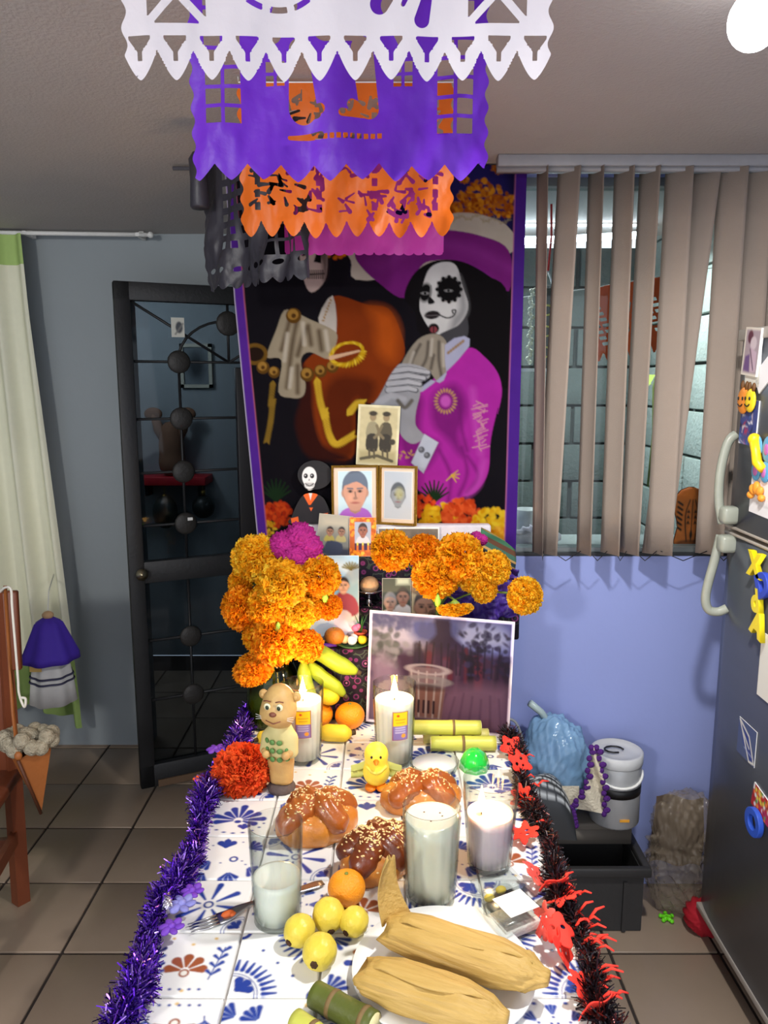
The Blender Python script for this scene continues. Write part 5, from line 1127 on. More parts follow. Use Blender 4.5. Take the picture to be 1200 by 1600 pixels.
q = pt(522, 1004, 2.115); orange('orange', q.x, 2.135, .9655, .030, 'dull orange fruit on the riser step left of the green dish', mat('dull_orange', (196, 116, 34), .5, bump=.2, bscale=300))
q = pt(516, 1003, 2.11); tag(MB().tube([(-.05, 0, .006), (0, .0, .008), (.03, .005, .006)], [.004, .010, .004], 8, flat=.7).obj('purple_petal', mat('purple_foil_scrap', (90, 30, 140), .6), None, True, (q.x-.012, 2.108, .9665)), 'purple scrap of paper lying in front of the orange on the riser', 'paper scrap')
# crumpled purple tissue and striped shawl at the right of the riser
def crumple(nm, pxa, pya, pxb, pyb, Y, m, label, amp=.03, seed=1, cat='paper', floor=None):
    a, b_ = pt(pxa, pya, Y), pt(pxb, pyb, Y); n = 40
    xs, zs = np.meshgrid(np.linspace(a.x, b_.x, n), np.linspace(b_.z, a.z, n)); nz = fbm(xs*26, zs*26, seed, 3)
    yy = Y-amp*2*np.abs(nz-.5)*2-.3*amp*np.abs(np.sin(xs*70+zs*40)); sag = .02*np.sin(np.linspace(0, PI, n))[None, :]*np.linspace(1, 0, n)[:, None]
    o = MB().grid([[Vector((xs[i, j], yy[i, j], zs[i, j]-sag[i, j])) for j in range(n)] for i in range(n)]).obj(nm, m); md = o.modifiers.new('thickness', 'SOLIDIFY'); md.thickness = .0015; return tag(o, label, cat)
crumple('tissue_paper', 688, 886, 806, 958, 2.176, mat('dark_purple_tissue', (66, 40, 130), .5, bump=.4, bscale=40), 'crumpled dark purple tissue paper behind the right marigolds', .03)
M_shawl = bpy.data.materials.new('striped_shawl'); M_shawl.use_nodes = True; nt = M_shawl.node_tree; bs = nt.nodes['Principled BSDF']; bs.inputs['Roughness'].default_value = .85
tcn = nt.nodes.new('ShaderNodeTexCoord'); sp2 = nt.nodes.new('ShaderNodeSeparateXYZ'); mm = nt.nodes.new('ShaderNodeMath'); mm.operation = 'MULTIPLY_ADD'; mm.inputs[1].default_value = .55
nt.links.new(tcn.outputs['Object'], sp2.inputs[0]); nt.links.new(sp2.outputs['X'], mm.inputs[0]); nt.links.new(sp2.outputs['Z'], mm.inputs[2])
fr2 = nt.nodes.new('ShaderNodeMath'); fr2.operation = 'FRACT'; sc2 = nt.nodes.new('ShaderNodeMath'); sc2.operation = 'MULTIPLY'; sc2.inputs[1].default_value = 14
nt.links.new(mm.outputs[0], sc2.inputs[0]); nt.links.new(sc2.outputs[0], fr2.inputs[0]); rmp = nt.nodes.new('ShaderNodeValToRGB'); rmp.color_ramp.interpolation = 'CONSTANT'
for k, (p_, c_) in enumerate(((0, (60, 110, 80)), (.2, (150, 120, 60)), (.32, (40, 60, 66)), (.5, (190, 150, 90)), (.6, (60, 100, 84)), (.8, (96, 60, 40)))):
    el = rmp.color_ramp.elements[k] if k < 2 else rmp.color_ramp.elements.new(p_); el.position = p_; el.color = (*lin(c_), 1)
nt.links.new(fr2.outputs[0], rmp.inputs[0]); nt.links.new(rmp.outputs[0], bs.inputs['Base Color'])
sg = []
for t in np.linspace(0, 1, 14):
    a, b_ = pt(752+54*t, 824+22*t+14*t*t, 2.30), pt(748+58*t, 852+44*t, 2.26); sg.append([a.lerp(b_, s)+Vector((0, -.008*math.sin(s*7+t*5), 0)) for s in np.linspace(0, 1, 12)])
o = MB().grid(sg).obj('striped_shawl', M_shawl); md = o.modifiers.new('thickness', 'SOLIDIFY'); md.thickness = .003; tag(o, 'green and tan striped shawl draped over the right end of the riser', 'shawl')
# ---- large print standing on the table
pa, pb_ = Vector((-.052, 2.075, TZ+.001)), Vector((.345, 1.99, TZ+.001))
pw = (pb_-pa).length; ph_ = .325
def d_big(cv):
    W_ = cv.X.max(); cv.rect(2.2, 2.2, W_-2.2, 97.8, (74, 50, 84)); X, Y = cv.X, cv.Y
    ins = sd_box(X, Y, W_/2, 50, W_/2-2.4, 47.4)
    def pz(P, c, sm=3, soft=3, op=1): cv.put(np.maximum(sd_poly(X, Y, cat_rom(P, sm) if sm else P), ins), c, soft, op)
    pz([(2, 2), (W_*.46, 2), (W_*.5, 20), (W_*.3, 30), (2, 26)], (206, 204, 236), 2, 16); pz([(W_*.55, 2), (W_-2, 2), (W_-2, 34), (W_*.6, 28)], (120, 130, 206), 2, 14)
    pz([(W_*.62, 8), (W_*.9, 6), (W_*.95, 22), (W_*.66, 22)], (176, 184, 230), 3, 10); pz([(W_*.3, 4), (W_*.62, 4), (W_*.6, 22), (W_*.34, 24)], (90, 100, 170), 3, 10)
    pz([(W_*.46, 3), (W_*.56, 3), (W_*.58, 16), (W_*.66, 24), (W_*.66, 34), (W_*.42, 34), (W_*.42, 24), (W_*.47, 16)], (50, 36, 76), 3, 4)
    r2 = np.random.default_rng(6)
    for k in range(90):
        x, y = r2.normal(W_*.13, W_*.055), r2.normal(33, 8); cv.put(np.maximum(sd_ell(X, Y, x, y, 3.2, 2.4, k), ins), [(120, 126, 130), (160, 160, 176), (86, 92, 96)][k % 3], 2, .8)
    for k in range(60):
        x, y = r2.uniform(W_*.03, W_*.3), r2.uniform(3, 14); cv.put(np.maximum(sd_ell(X, Y, x, y, 4, 1.4, k), ins), (96, 100, 150), 2, .6)
    pz([(2, 44), (W_*.2, 46), (W_*.26, 98), (2, 98)], (176, 150, 186), 2, 14, .8)
    pz([(W_*.24, 36), (W_-2.4, 32), (W_-2.4, 98), (W_*.4, 98), (W_*.3, 60)], (70, 44, 76), 2, 8)
    for k in range(26):
        x = W_*r2.uniform(.32, .97); y0 = r2.uniform(26, 46); L = r2.uniform(8, 30); cv.put(np.maximum(sd_seg(X, Y, (x, y0), (x+r2.uniform(-2, 2), y0+L), r2.uniform(1, 4)), ins), [(40, 26, 52), (54, 36, 70), (30, 20, 40), (96, 66, 96), (110, 40, 60)][k % 5], 3, .85)
    pz([(W_*.55, 64), (W_-2.4, 58), (W_-2.4, 98), (W_*.46, 98)], (132, 96, 126), 2, 12, .8)
    for k in range(8): cv.put(np.maximum(sd_seg(X, Y, (W_*(.5+.06*k), 66+2*(k % 3)), (W_*(.42+.075*k), 97), .7), ins), (90, 60, 92), 2, .7)
    for k in range(110):
        x, y = W_*r2.uniform(.64, .98), r2.uniform(4, 60)
        if abs(y-30) < 9+20*r2.uniform(0, 1): cv.put(np.maximum(sd_ell(X, Y, x, y, r2.uniform(1, 4), r2.uniform(1, 3), k), ins), [(40, 34, 70), (60, 54, 100), (30, 24, 46)][k % 3], 1.5, .8)
    for k in range(12): x = W_*(.36+.05*k); cv.put(np.maximum(sd_seg(X, Y, (x, 24), (x+r2.uniform(-2, 2), 50), .7), ins), (34, 24, 50), 1.5, .9)
    # glass of drink printed in the foreground
    pz([(W_*.29, 46), (W_*.56, 46), (W_*.53, 92), (W_*.33, 92)], (150, 128, 140), 0, 2, .7); pz([(W_*.30, 64), (W_*.55, 64), (W_*.53, 90), (W_*.335, 90)], (136, 96, 92), 0, 2, .9)
    for s in (.31, .36, .42, .48, .535): cv.line([(W_*s, 50), (W_*(.43+(s-.43)*.8), 90)], .8, (206, 196, 206), op=.6)
    cv.put(np.maximum(np.abs(sd_ell(X, Y, W_*.425, 48, W_*.135, 4))-.8, ins), (190, 180, 194), op=.8); cv.put(np.maximum(np.abs(sd_ell(X, Y, W_*.425, 58, W_*.125, 3.5))-1.4, ins), (150, 146, 156), op=.7); cv.put(sd_ell(X, Y, W_*.425, 64, W_*.12, 3), (60, 36, 44), 2, .7)
    for k in range(4): cv.line([(W_*(.37+.035*k), 76), (W_*(.37+.035*k), 86)], 1, (56, 36, 50))
    cv.c *= np.where(ins < 0, .38, 1)[..., None]
o = print_card('large_print', pw, ph_, 170, d_big, mat('glossy_print', rough=.5, attr=True, var=.03, scale=200, spec=.15), ((pa.x+pb_.x)/2, (pa.y+pb_.y)/2, TZ+.0005), bg=(236, 232, 240), thick=.002)
o.rotation_euler = (R(-4.5), R(1.2), math.atan2(pb_.y-pa.y, pb_.x-pa.x)); o.location.z += .004; tag(o, 'large white-bordered purple photo print of a street leaning behind the candles', 'photo')
# ================================================================ THINGS ON THE TABLE
G_TH = thin_glass('tumbler_glass'); G_GR = thin_glass('green_jar_glass', (206, 214, 150), (96, 110, 60)); G_CL = thin_glass('clear_plastic', (246, 248, 247), (222, 226, 226), .15, .7)
M_wax = mat('white_wax', (244, 240, 236), .45, var=.02, sss=.3); M_wick = mat('wick', (30, 26, 24), .9)
M_flame = mat('candle_flame', (255, 210, 120), .5, emit=(255, 196, 96), estr=22); M_flame2 = mat('flame_core', (255, 244, 214), .5, emit=(255, 236, 190), estr=34)
def tumbler(o, rb, rt, h_, flutes=0, m=None):
    w_ = .0022; fl = (lambda a, z: 1+.022*math.cos(a*flutes)*(z < h_*.86)) if flutes else None
    n = 60 if flutes else 40
    prof = [(0, 0), (rb-.004, 0), (rb, .004)]+[(rb+(rt-rb)*t, h_*t) for t in (.1, .3, .5, .7, .85, .93, .985)]+[(rt, h_-.001), (rt-w_, h_)]+[(rb+(rt-rb)*t-w_, max(.012, h_*t)) for t in (.985, .85, .6, .3, .06)]+[(0, .012)]
    return MB().lathe(prof, n, fl=fl).obj('glass', m or G_TH, o)
def fill(o, nm, rb, rt, h_, z0, z1, m, gap=.0032, meniscus=0):
    r = lambda z: rb+(rt-rb)*z/h_-gap
    return MB().lathe([(0, z0), (r(z0), z0)]+[(r(z), z) for z in np.linspace(z0, z1, 6)[1:]]+[(r(z1)*.9, z1-meniscus), (0, z1-meniscus)], 40).obj(nm, m, o)
def flame(o, x, y, z, s=1.0, power=.5):
    MB().tube([(x, y, z), (x+.001, y, z+.010*s)], .0012, 6).obj('wick', M_wick, o)
    MB().lathe([(0, 0), (.0045*s, .006*s), (.0062*s, .013*s), (.0045*s, .024*s), (.0018*s, .034*s), (0, .042*s)], 14, (x, y, z+.005)).obj('flame', M_flame, o)
    l_ = bpy.data.lights.new('candle_light', 'POINT'); l_.energy = power; l_.color = (1, .62, .28); l_.shadow_soft_size = .012
    q = bpy.data.objects.new('candle_light', l_); C.objects.link(q); q.parent = o; q.location = (x, y, z+.055*s)
def d_label(cv):
    W_ = cv.X.max(); cv.rect(0, 0, W_, 100, (130, 40, 60)); cv.rect(4, 3, W_-4, 50, (246, 206, 30)); cv.rect(4, 50, W_-4, 97, (130, 116, 178)); cv.ell(W_*.35, 14, 6, 4, (200, 60, 40)); cv.ell(W_*.7, 84, 9, 7, (240, 160, 40))
    for k in range(3): cv.line([(W_*.2, 56+8*k), (W_*.8, 56+8*k)], 1.6, (206, 200, 226))
    cv.line([(W_*.2, 28), (W_*.8, 28)], 1.4, (196, 140, 40)); cv.line([(W_*.25, 38), (W_*.75, 38)], 1.4, (196, 140, 40))
def candle(px, pyb, pyt, wb, wt, label, waxf, nm='glass_candle', lab=None, fl=18, dx=0):
    x, y, z = on(px, pyb); y += .0; o = thing(nm, label, 'candle', (x, y, z))
    sb = (pt(px+wb/2, pyb, y)-pt(px-wb/2, pyb, y)).length/2; h_ = pt(px, pyt, y).z-TZ; q = pt(px+wt/2, pyt, y)-pt(px-wt/2, pyt, y); st_ = q.length/2
    h_ -= 0; tumbler(o, sb, st_, h_, fl); fill(o, 'wax', sb, st_, h_, .0125, h_*waxf, M_wax, .0042, .004)
    flame(o, dx, 0, h_*waxf-.004, 1.45, 2.2)
    if lab is not None:
        zc_, lw_, lh = h_*.56, .034, h_*.36; NX, NY = 30, 44; U, V = np.meshgrid(np.linspace(-1, 1, NX), np.linspace(0, 1, NY)); cv = Cv((U+1)*33, V*100); cv.soft = 3; d_label(cv)
        zz = zc_+(.5-V)*lh; rr = (sb+(st_-sb)*zz/h_)*1.028+.0008; a = -PI/2+lab+U*lw_/2/rr*1.25
        grid_print('label', NX, NY, np.stack([np.cos(a)*rr, np.sin(a)*rr, zz], -1), cv, M_paper, o)
    return o
candle(475, 1186, 1066, 52, 66, 'tall fluted glass candle with yellow and purple label behind bear figurine', .78, lab=.10)
candle(616, 1190, 1066, 56, 68, 'tall fluted glass candle with yellow and purple label behind the toy chick', .80, lab=.28)
x, y, z = on(764, 1352); o = thing('glass_candle', 'fluted glass candle of pale pink wax burning at table right', 'candle', (x, y, z))
sb = .042; st_ = (pt(810, 1215, y)-pt(722, 1215, y)).length/2; h_ = pt(766, 1217, y).z-TZ
tumbler(o, sb, st_, h_, 22); fill(o, 'wax', sb, st_, h_, .0125, h_*.62, mat('pink_wax', (232, 214, 222), .5, var=.03, sss=.3), .0045, .005); flame(o, -.018, .0, h_*.62-.005, 1.4, 1.6)
# glasses of milk and rice drink
x, y, z = on(434, 1437); o = thing('drinking_glass', 'tall clear drinking glass half full of white milk', 'glass', (x, y, z)); h_ = pt(434, 1284, y).z-TZ
rb, rt = .0425, (pt(477, 1284, y)-pt(391, 1284, y)).length/2; tumbler(o, rb, rt, h_); fill(o, 'milk', rb, rt, h_, .0125, h_*.46, mat('milk', (246, 244, 232), .25, var=.01, sss=.2), .0028, .001)
x, y, z = on(673, 1402); o = thing('drinking_glass', 'fluted glass brimming with cloudy rice drink, left of the pink candle', 'glass', (x, y, z)); h_ = pt(677, 1257, y).z-TZ
rb, rt = (pt(711, 1402, y)-pt(635, 1402, y)).length/2, (pt(724, 1257, y)-pt(632, 1257, y)).length/2; tumbler(o, rb, rt, h_, 14); fill(o, 'rice_drink', rb, rt, h_, .0125, h_*.88, mat('rice_drink', (226, 222, 204), .2, var=.03, scale=10, sss=.2), .0038, .001)
for k in range(4): MB().ball((.02*math.cos(k*2.3), .018*math.sin(k*2.3), h_*.88), (.002, .0014, .0006), 6, 4).obj('cinnamon_speck', mat('cinnamon', (110, 60, 36), .8), o)
# low glass bowl with white candle
x, y, z = on(678, 1208); o = thing('candle_bowl', 'low clear glass bowl filled with white wax behind the breads', 'candle', (x, y, z))
MB().lathe([(0, 0), (.045, 0), (.056, .012), (.063, .034), (.061, .036), (.052, .016), (.043, .007), (0, .007)], 40, fl=lambda a, z_: 1+.01*math.cos(a*16)).obj('bowl', G_TH, o)
MB().lathe([(0, .0075), (.043, .0075), (.051, .018), (.054, .026), (0, .026)], 36).obj('wax', M_wax, o)
# bear figurine
M_clay = mat('painted_clay', (206, 172, 104), .5, var=.16, scale=30, bump=.15, col2=(176, 136, 84)); M_cg = mat('shirt_green', (86, 128, 66), .6); M_shirt = mat('shirt_cream', (196, 186, 128), .6, var=.1)
x, y, z = on(440, 1233); hb = pt(438, 1066, y).z-TZ; k_ = hb/.27
o = thing('bear_figurine', 'painted clay bear figurine in green patterned shirt on dark base', 'figurine', (x, y, z), R(-12)); o.scale = (k_,)*3
MB().lathe([(0, 0), (.032, 0), (.034, .008), (.028, .018), (0, .018)], 20).obj('base', mat('dark_base', (84, 72, 70), .7, bump=.4), o)
V, fs, _ = star([(-.012, 0, .03, .017, -.012, 0, .07, .018), (.012, 0, .03, .017, .012, 0, .07, .018), (0, 0, .09, .026)], (0, 0, .06), .008, 30, 26, zmin=.018); mesh_obj('trousers', V, fs, M_clay, o)
V, fs, _ = star([(0, 0, .095, .026, 0, 0, .15, .028), (-.03, -.004, .135, .014, -.034, -.012, .105, .013), (.03, -.004, .135, .014, .034, -.012, .105, .013)], (0, 0, .125), .008, 36, 28); mesh_obj('shirt', V, fs, M_shirt, o)
r_ = np.random.default_rng(12)
for k in range(11):
    a = -PI/2+(k % 4-1.5)*.55; zz = .092+.021*(k//4); MB().ball((.034*math.cos(a), .034*math.sin(a), zz), (.0075, .004, .0065), 8, 6, (0, 0, a+PI/2)).obj('shirt_spot', M_cg, o)
for s in (-1, 1): MB().tube([(s*.034, -.012, .108), (s*.026, -.03, .104)], [.011, .009], 10).ball((s*.024, -.033, .104), .010, 10, 8).obj('paw', M_clay, o)
V, fs, _ = star([(0, 0, .215, .038), (0, -.020, .203, .019), (0, .005, .185, .030), (-.018, -.020, .198, .020), (.018, -.020, .198, .020), (0, 0, .238, .026)], (0, -.004, .212), .008, 44, 32); mesh_obj('head', V, fs, M_clay, o)
for s in (-1, 1):
    MB().ball((s*.041, .004, .236), (.011, .008, .012), 12, 8).ball((s*.041, -.003, .236), (.006, .004, .007), 10, 6).obj('ear', M_clay, o)
    MB().ball((s*.015, -.0415, .226), (.0085, .004, .009), 10, 7).obj('eye', mat('eye_pale', (226, 220, 180), .4), o); MB().ball((s*.014, -.0452, .225), (.0045, .0016, .0055), 8, 6).obj('pupil', mat('pupil', (40, 54, 36), .4), o); MB().tube([(s*.006, -.042, .238), (s*.015, -.043, .241), (s*.024, -.039, .238)], .0016, 5).obj('eyebrow', mat('clay_brown', (120, 70, 50), .5), o)
    for q in (-.3, 0, .3): MB().tube([(s*.018, -.04, .197), (s*.046, -.036, .197+.02*q)], .0006, 5).obj('whisker', M_white, o)
MB().ball((0, -.0475, .210), (.009, .006, .006), 10, 7).obj('nose', mat('clay_brown', (120, 70, 50), .5), o); MB().tube([(-.018, -.0445, .194), (0, -.046, .187), (.018, -.0445, .194)], .0016, 5).obj('mouth', mat('clay_brown', (120, 70, 50), .5), o)
# toy chick
M_ck = mat('chick_yellow', (246, 222, 70), .5, var=.03, bump=.1, sss=.1); M_co = mat('chick_orange', (244, 136, 24), .5)
x, y, z = on(588, 1230); hk = pt(588, 1160, y).z-TZ; k_ = hk/.105
o = thing('toy_chick', 'yellow toy chick with orange beak and feet, gauze wings', 'toy', (x, y, z)); o.scale = (k_,)*3
V, fs, _ = star([(0, 0, .038, .027), (0, .004, .03, .024), (0, 0, .055, .018), (0, 0, .078, .026)], (0, 0, .056), .005, 36, 32); mesh_obj('body', V, fs, M_ck, o)
for s in (-1, 1):
    MB().ball((s*.0095, -.0235, .082), (.0028, .002, .0034), 8, 6).obj('eye', M_black, o)
    g = [[Vector((s*(.022+.034*u), .004+.01*u*u, .034+.026*v*(1-.2*u)-.012*u+.004*math.sin(v*9))) for u in np.linspace(0, 1, 7)] for v in np.linspace(-.4, 1, 8)]
    MB().grid(g).obj('wing', mat('gauze_green', (206, 216, 120), .7), o); MB().ball((s*.012, -.010, .006), (.013, .018, .0065), 14, 8).obj('foot', M_co, o)
MB().lathe([(0, 0), (.0065, .0), (.0045, .008), (0, .015)], 12).obj('beak', M_co, o).matrix_local = Matrix.Translation((0, -.024, .073))@Matrix.Rotation(R(100), 4, 'X')
for s in (-1, 1): MB().tube([(s*.022, -.014, .057), (s*.01, -.026, .05), (0, -.029, .047)], .0035, 6).obj('scarf', mat('scarf_yellow', (226, 216, 90), .6), o)
# green plastic cup upside down
x, y, z = on(741, 1200); o = MB().lathe([(0.0, .052), (.012, .051), (.027, .04), (.035, .02), (.037, 0), (.034, 0), (.031, .018), (.024, .036), (0, .047)], 24, fl=lambda a, z_: 1+.05*math.cos(a*8)).obj('green_cup', mat('green_plastic', (40, 220, 76), .2, trans=.3, var=.03)); o.location = (x, y, z); tag(o, 'bright green translucent fluted plastic cup turned upside down', 'cup')
# pan de muerto
M_br = mat('bread_crust', (158, 84, 26), .32, var=.1, scale=9, bump=.25, bscale=60, col2=(222, 150, 62), coat=.25); M_brd = mat('bread_dark', (104, 46, 18), .3, var=.15, scale=14, bump=.2, coat=.3); M_brm = mat('bread_bone', (128, 60, 20), .3, var=.15, scale=16, bump=.2, coat=.3, col2=(178, 100, 38)); M_ses = mat('sesame', (226, 196, 138), .6)
def bread(px, pyb, wpx, hh, label, bones, rotz, dark=None, seeds=130, sz=(1, .85), sc_=None):
    x, y, z = on(px, pyb); w_ = (pt(px+wpx/2, pyb, y)-pt(px-wpx/2, pyb, y)).length/2; o = thing('bread_loaf', label, 'bread', (x, y+w_*sz[1]*.7, z), rotz)
    base = [(0, 0, hh*.32, hh*.34)]+[(w_*.55*math.cos(a)*sz[0], w_*.55*math.sin(a)*sz[1], hh*.34, hh*.40) for a in np.linspace(0, 2*PI, 9)[:-1]]
    V, fs, D = star(base, (0, 0, hh*.36), hh*.14, 64, 40, lambda D: .004*np.sin(D[:, 0]*5+2)*np.cos(D[:, 1]*6)+.0015*np.sin(D[:, 0]*21)*np.sin(D[:, 1]*18), zmin=.0)
    mx_ = np.abs(V[:, 0]).max(); V[:, 0] *= w_/mx_; V[:, 1] *= w_*sz[1]/np.abs(V[:, 1]).max(); V[:, 2] *= hh*.74/V[:, 2].max()
    mesh_obj('crust', V, fs, M_br, o)
    top = lambda X_, Y_: hh*.74*math.sqrt(max(.0, 1-.86*min(1, (X_/w_)**2+(Y_/(w_*sz[1]))**2)))
    tris = [(V, fs)]
    for (a0, nk) in bones:
        B = []
        for k in range(nk):
            t = (k+.5)/nk; r = w_*.90*t; X_, Y_ = r*math.cos(a0), r*math.sin(a0)*sz[1]; B.append((X_, Y_, top(X_, Y_)-hh*.05, hh*(.175 if k % 2 else .12)))
        pr = [(*B[i][:3], B[i][3]*.85, *B[i+1][:3], B[i+1][3]*.85) for i in range(len(B)-1)]
        c = np.mean([b_[:3] for b_ in B], 0); V2, f2, _ = star(B+pr, c, .010, 34, 26, lambda D: .0015*np.sin(D[:, 0]*11+D[:, 2]*7)); mesh_obj('bone_strip', V2, f2, M_brd if dark else M_brm, o); tris.append((V2, f2))
    V3, f3, _ = star([(0, 0, hh*.72, hh*.19)], (0, 0, hh*.7), .01, 28, 20, lambda D: .002*np.sin(D[:, 0]*7+D[:, 1]*9)); mesh_obj('knob', V3, f3, M_brd, o); tris.append((V3, f3))
    from mathutils.bvhtree import BVHTree
    vv, ff = [], []
    for a_, f_ in tris: n0 = len(vv); vv += [tuple(q) for q in a_]; ff += [tuple(i+n0 for i in q) for q in f_]
    bv = BVHTree.FromPolygons(vv, ff); b = MB(); r2 = np.random.default_rng(int(px))
    for k in range(seeds):
        a = (r2.integers(0, 4))*1.6+.8+r2.normal(0, .33); q = min(.92, abs(r2.normal(.55, .2))); X_, Y_ = w_*q*math.cos(a), w_*sz[1]*q*math.sin(a); hit = bv.ray_cast(Vector((X_, Y_, .5)), Vector((0, 0, -1)))
        if hit[0] is not None: b.ball(hit[0]+hit[1]*.0004, (.0032, .0019, .0012), 6, 4, tuple(hit[1].to_track_quat('Z', 'Y').to_euler()))
    sobj = b.obj('sesame_seeds', M_ses, o); sobj['kind'] = 'stuff'
    return o
bread(492, 1322, 138, .105, 'glossy brown bread of the dead behind the milk glass', [(.3, 4), (2.0, 4), (3.6, 4), (5.2, 4)], .3, sz=(1, .72), seeds=150)
bread(592, 1380, 138, .10, 'dark sesame-crusted bread of the dead left of the rice drink', [(.0, 4), (1.2, 4), (2.5, 4), (3.7, 4), (5.0, 4)], .6, True, 260, sz=(1, .70))
bread(658, 1274, 134, .088, 'bread of the dead farthest back, behind the rice drink glass', [(.5, 4), (2.2, 4), (3.9, 4), (5.5, 4)], .1, None, 120, sz=(1, .55))
# fruit
q = on(541, 1421); rr = .0355
orange('mandarin', q[0], q[1]+rr*.5, TZ, rr, 'orange mandarin beside the four yellow guavas')
M_gv = mat('guava_skin', (214, 190, 52), .38, var=.08, scale=18, bump=.2, bscale=120, col2=(228, 206, 84)); M_gd = mat('guava_end', (70, 44, 24), .9, bump=.5)
def guava(px, py, rpx, label, ex, ez=-.2):
    q = on(px, py+rpx*.75); r = (pt(px+rpx, py, q[1])-pt(px-rpx, py, q[1])).length/2
    o = thing('guava', label, 'fruit', (q[0], q[1]+r*.35, TZ), 0, None)
    d = Vector((ex, -1, ez)).normalized()
    V, fs, D = star([(0, 0, 0, r*.97), (-d.x*r*.14, -d.y*r*.14, -d.z*r*.14, r*.9)], (0, 0, 0), .0012, 34, 24, lambda D: .0007*np.sin(D[:, 0]*9)*np.sin(D[:, 2]*8)); V[:, 2] -= V[:, 2].min(); mesh_obj('skin', V, fs, M_gv, o)
    u_, w_ = frame_of(d); c = Vector((0, 0, r*.98))+d*r*.955; b = MB()
    for k in range(6): a = k*PI/3; b.ball(c+u_*(r*.12*math.cos(a))+w_*(r*.12*math.sin(a)), r*.12, 7, 5)
    b.ball(c, r*.13, 8, 6).obj('blossom_end', M_gd, o); return o
guava(467, 1464, 25, 'yellow guava leftmost of the four beside the mandarin', -.8, -.35); guava(513, 1440, 26, 'yellow guava rearmost of the four, touching the mandarin', .25, -.55); guava(553, 1449, 23, 'yellow guava rightmost of the four, pale', -.7, -.35); guava(499, 1498, 28, 'yellow guava nearest the camera with dark blossom end', -.25, -.05)
M_ban = mat('banana_yellow', (236, 206, 60), .5, var=.15, scale=12, bump=.05); M_bang = mat('banana_green', (146, 166, 38), .5, var=.12, scale=8)
M_tip = mat('banana_tip', (70, 56, 36), .8)
def banana(pts, r, label, m, grp=None):
    P = cat_rom([tuple(p) for p in pts], 6, False); n = len(P); c0 = Vector(P[0]); o = thing('banana', label, 'fruit', c0, 0, grp)
    rad = [r*min(1, .35+2.6*min(t, 1-t)) for t in np.linspace(0, 1, n)]
    b = MB().tube([Vector(p)-c0 for p in P], rad, 10); b.obj('peel', m, o)
    MB().tube([Vector(P[-1])-c0, Vector(P[-1])-c0+(Vector(P[-1])-Vector(P[-2])).normalized()*.012], [r*.34, r*.26], 8).obj('tip', M_tip, o); return o
ye = 2.055
banana([pt(478, 1016, 2.085), pt(500, 1020, 2.07), pt(530, 1038, 2.05), pt(558, 1050, 2.045)], .024, 'green-yellow banana, uppermost of the bunch beside the flower jar', M_bang)
banana([pt(484, 1036, 2.075), pt(500, 1055, 2.06), pt(520, 1070, 2.05), pt(538, 1086, 2.045)], .021, 'green-yellow banana, middle of the bunch beside the flower jar', M_bang)
banana([pt(474, 1034, 2.06), pt(476, 1056, 2.055), pt(482, 1080, 2.05), pt(492, 1100, 2.045)], .020, 'yellow-green banana pointing down, left of the bunch', M_bang)
q = on(497, 1160); banana([(q[0]-.0, q[1]+.02, TZ+.022), (q[0]+.03, q[1]+.008, TZ+.024), (q[0]+.065, q[1]+.005, TZ+.024), (q[0]+.09, q[1]+.012, TZ+.022)], .0235, 'yellow banana lying right of the left candle', M_ban)
q = on(402, 1168); banana([(q[0]+.05, q[1]+.035, TZ+.019), (q[0]+.02, q[1]+.022, TZ+.019), (q[0]-.0, q[1]+.008, TZ+.019)], .019, 'yellow banana end lying left behind bear figurine', M_ban)
q = on(547, 1136); orange('orange', q[0], q[1]-.006, TZ, .042, 'orange with glossy peel right of the left candle'); 
q = on(505, 1134); orange('orange', q[0]-.010, q[1]+.002, TZ, .038, 'orange half hidden behind left candle, under the lime-yellow one')
q = pt(517, 1112, 2.095); orange('orange', q.x, 2.050, TZ+.0705, .030, 'small yellow orange resting on the two oranges behind the left candle', mat('yellow_peel', (240, 196, 40), .38, bump=.3, bscale=320), top=True)
M_cane = mat('cane_skin', (190, 192, 84), .4, var=.14, scale=9, stretch=(1, 6, 6), bump=.08); M_canedk = mat('cane_dark', (110, 128, 44), .5, var=.4, scale=9, col2=(60, 52, 28), bump=.15); M_flesh = mat('cane_flesh', (222, 214, 160), .7, var=.1, scale=200); M_node = mat('cane_node', (120, 96, 58), .7, var=.25, scale=60)
def cane(p, q, r, label, m, nodes):
    p, q = Vector(p), Vector(q); o = thing('sugar_cane', label, 'sugar cane', p); d = q-p
    pts = [d*t for t in np.linspace(0, 1, 14)]; MB().tube(pts, [r*(1+.05*sum(math.exp(-((t-n_)*16)**2) for n_ in nodes)) for t in np.linspace(0, 1, 14)], 18).obj('stalk', m, o)
    u = d.normalized()
    for e_, s in ((Vector((0, 0, 0)), -1), (d, 1)): MB().tube([e_+u*s*.0002, e_+u*s*.0012], r*.9, 18).obj('cut_end', M_flesh, o)
    for n_ in nodes: MB().tube([d*n_-u*.004, d*n_, d*n_+u*.004], [r*1.035, r*1.075, r*1.035], 18).obj('node', M_node, o)
y1 = on(700, 1178)[1]
def cx(px, y_): return pt(px, 1160, y_).x
rc = .0195
cane((cx(674, y1), y1+.018, TZ+rc+.001), (cx(776, y1), y1+.02, TZ+rc+.001), rc, 'sugar cane piece, front one of the three', M_cane, (.5,))
cane((cx(664, y1), y1+.062, TZ+rc+.001), (cx(768, y1), y1+.064, TZ+rc+.001), rc, 'pale striped sugar cane piece lying between the other two', mat('cane_pale', (206, 196, 110), .45, var=.25, scale=14, stretch=(1, 6, 6)), (.25, .75))
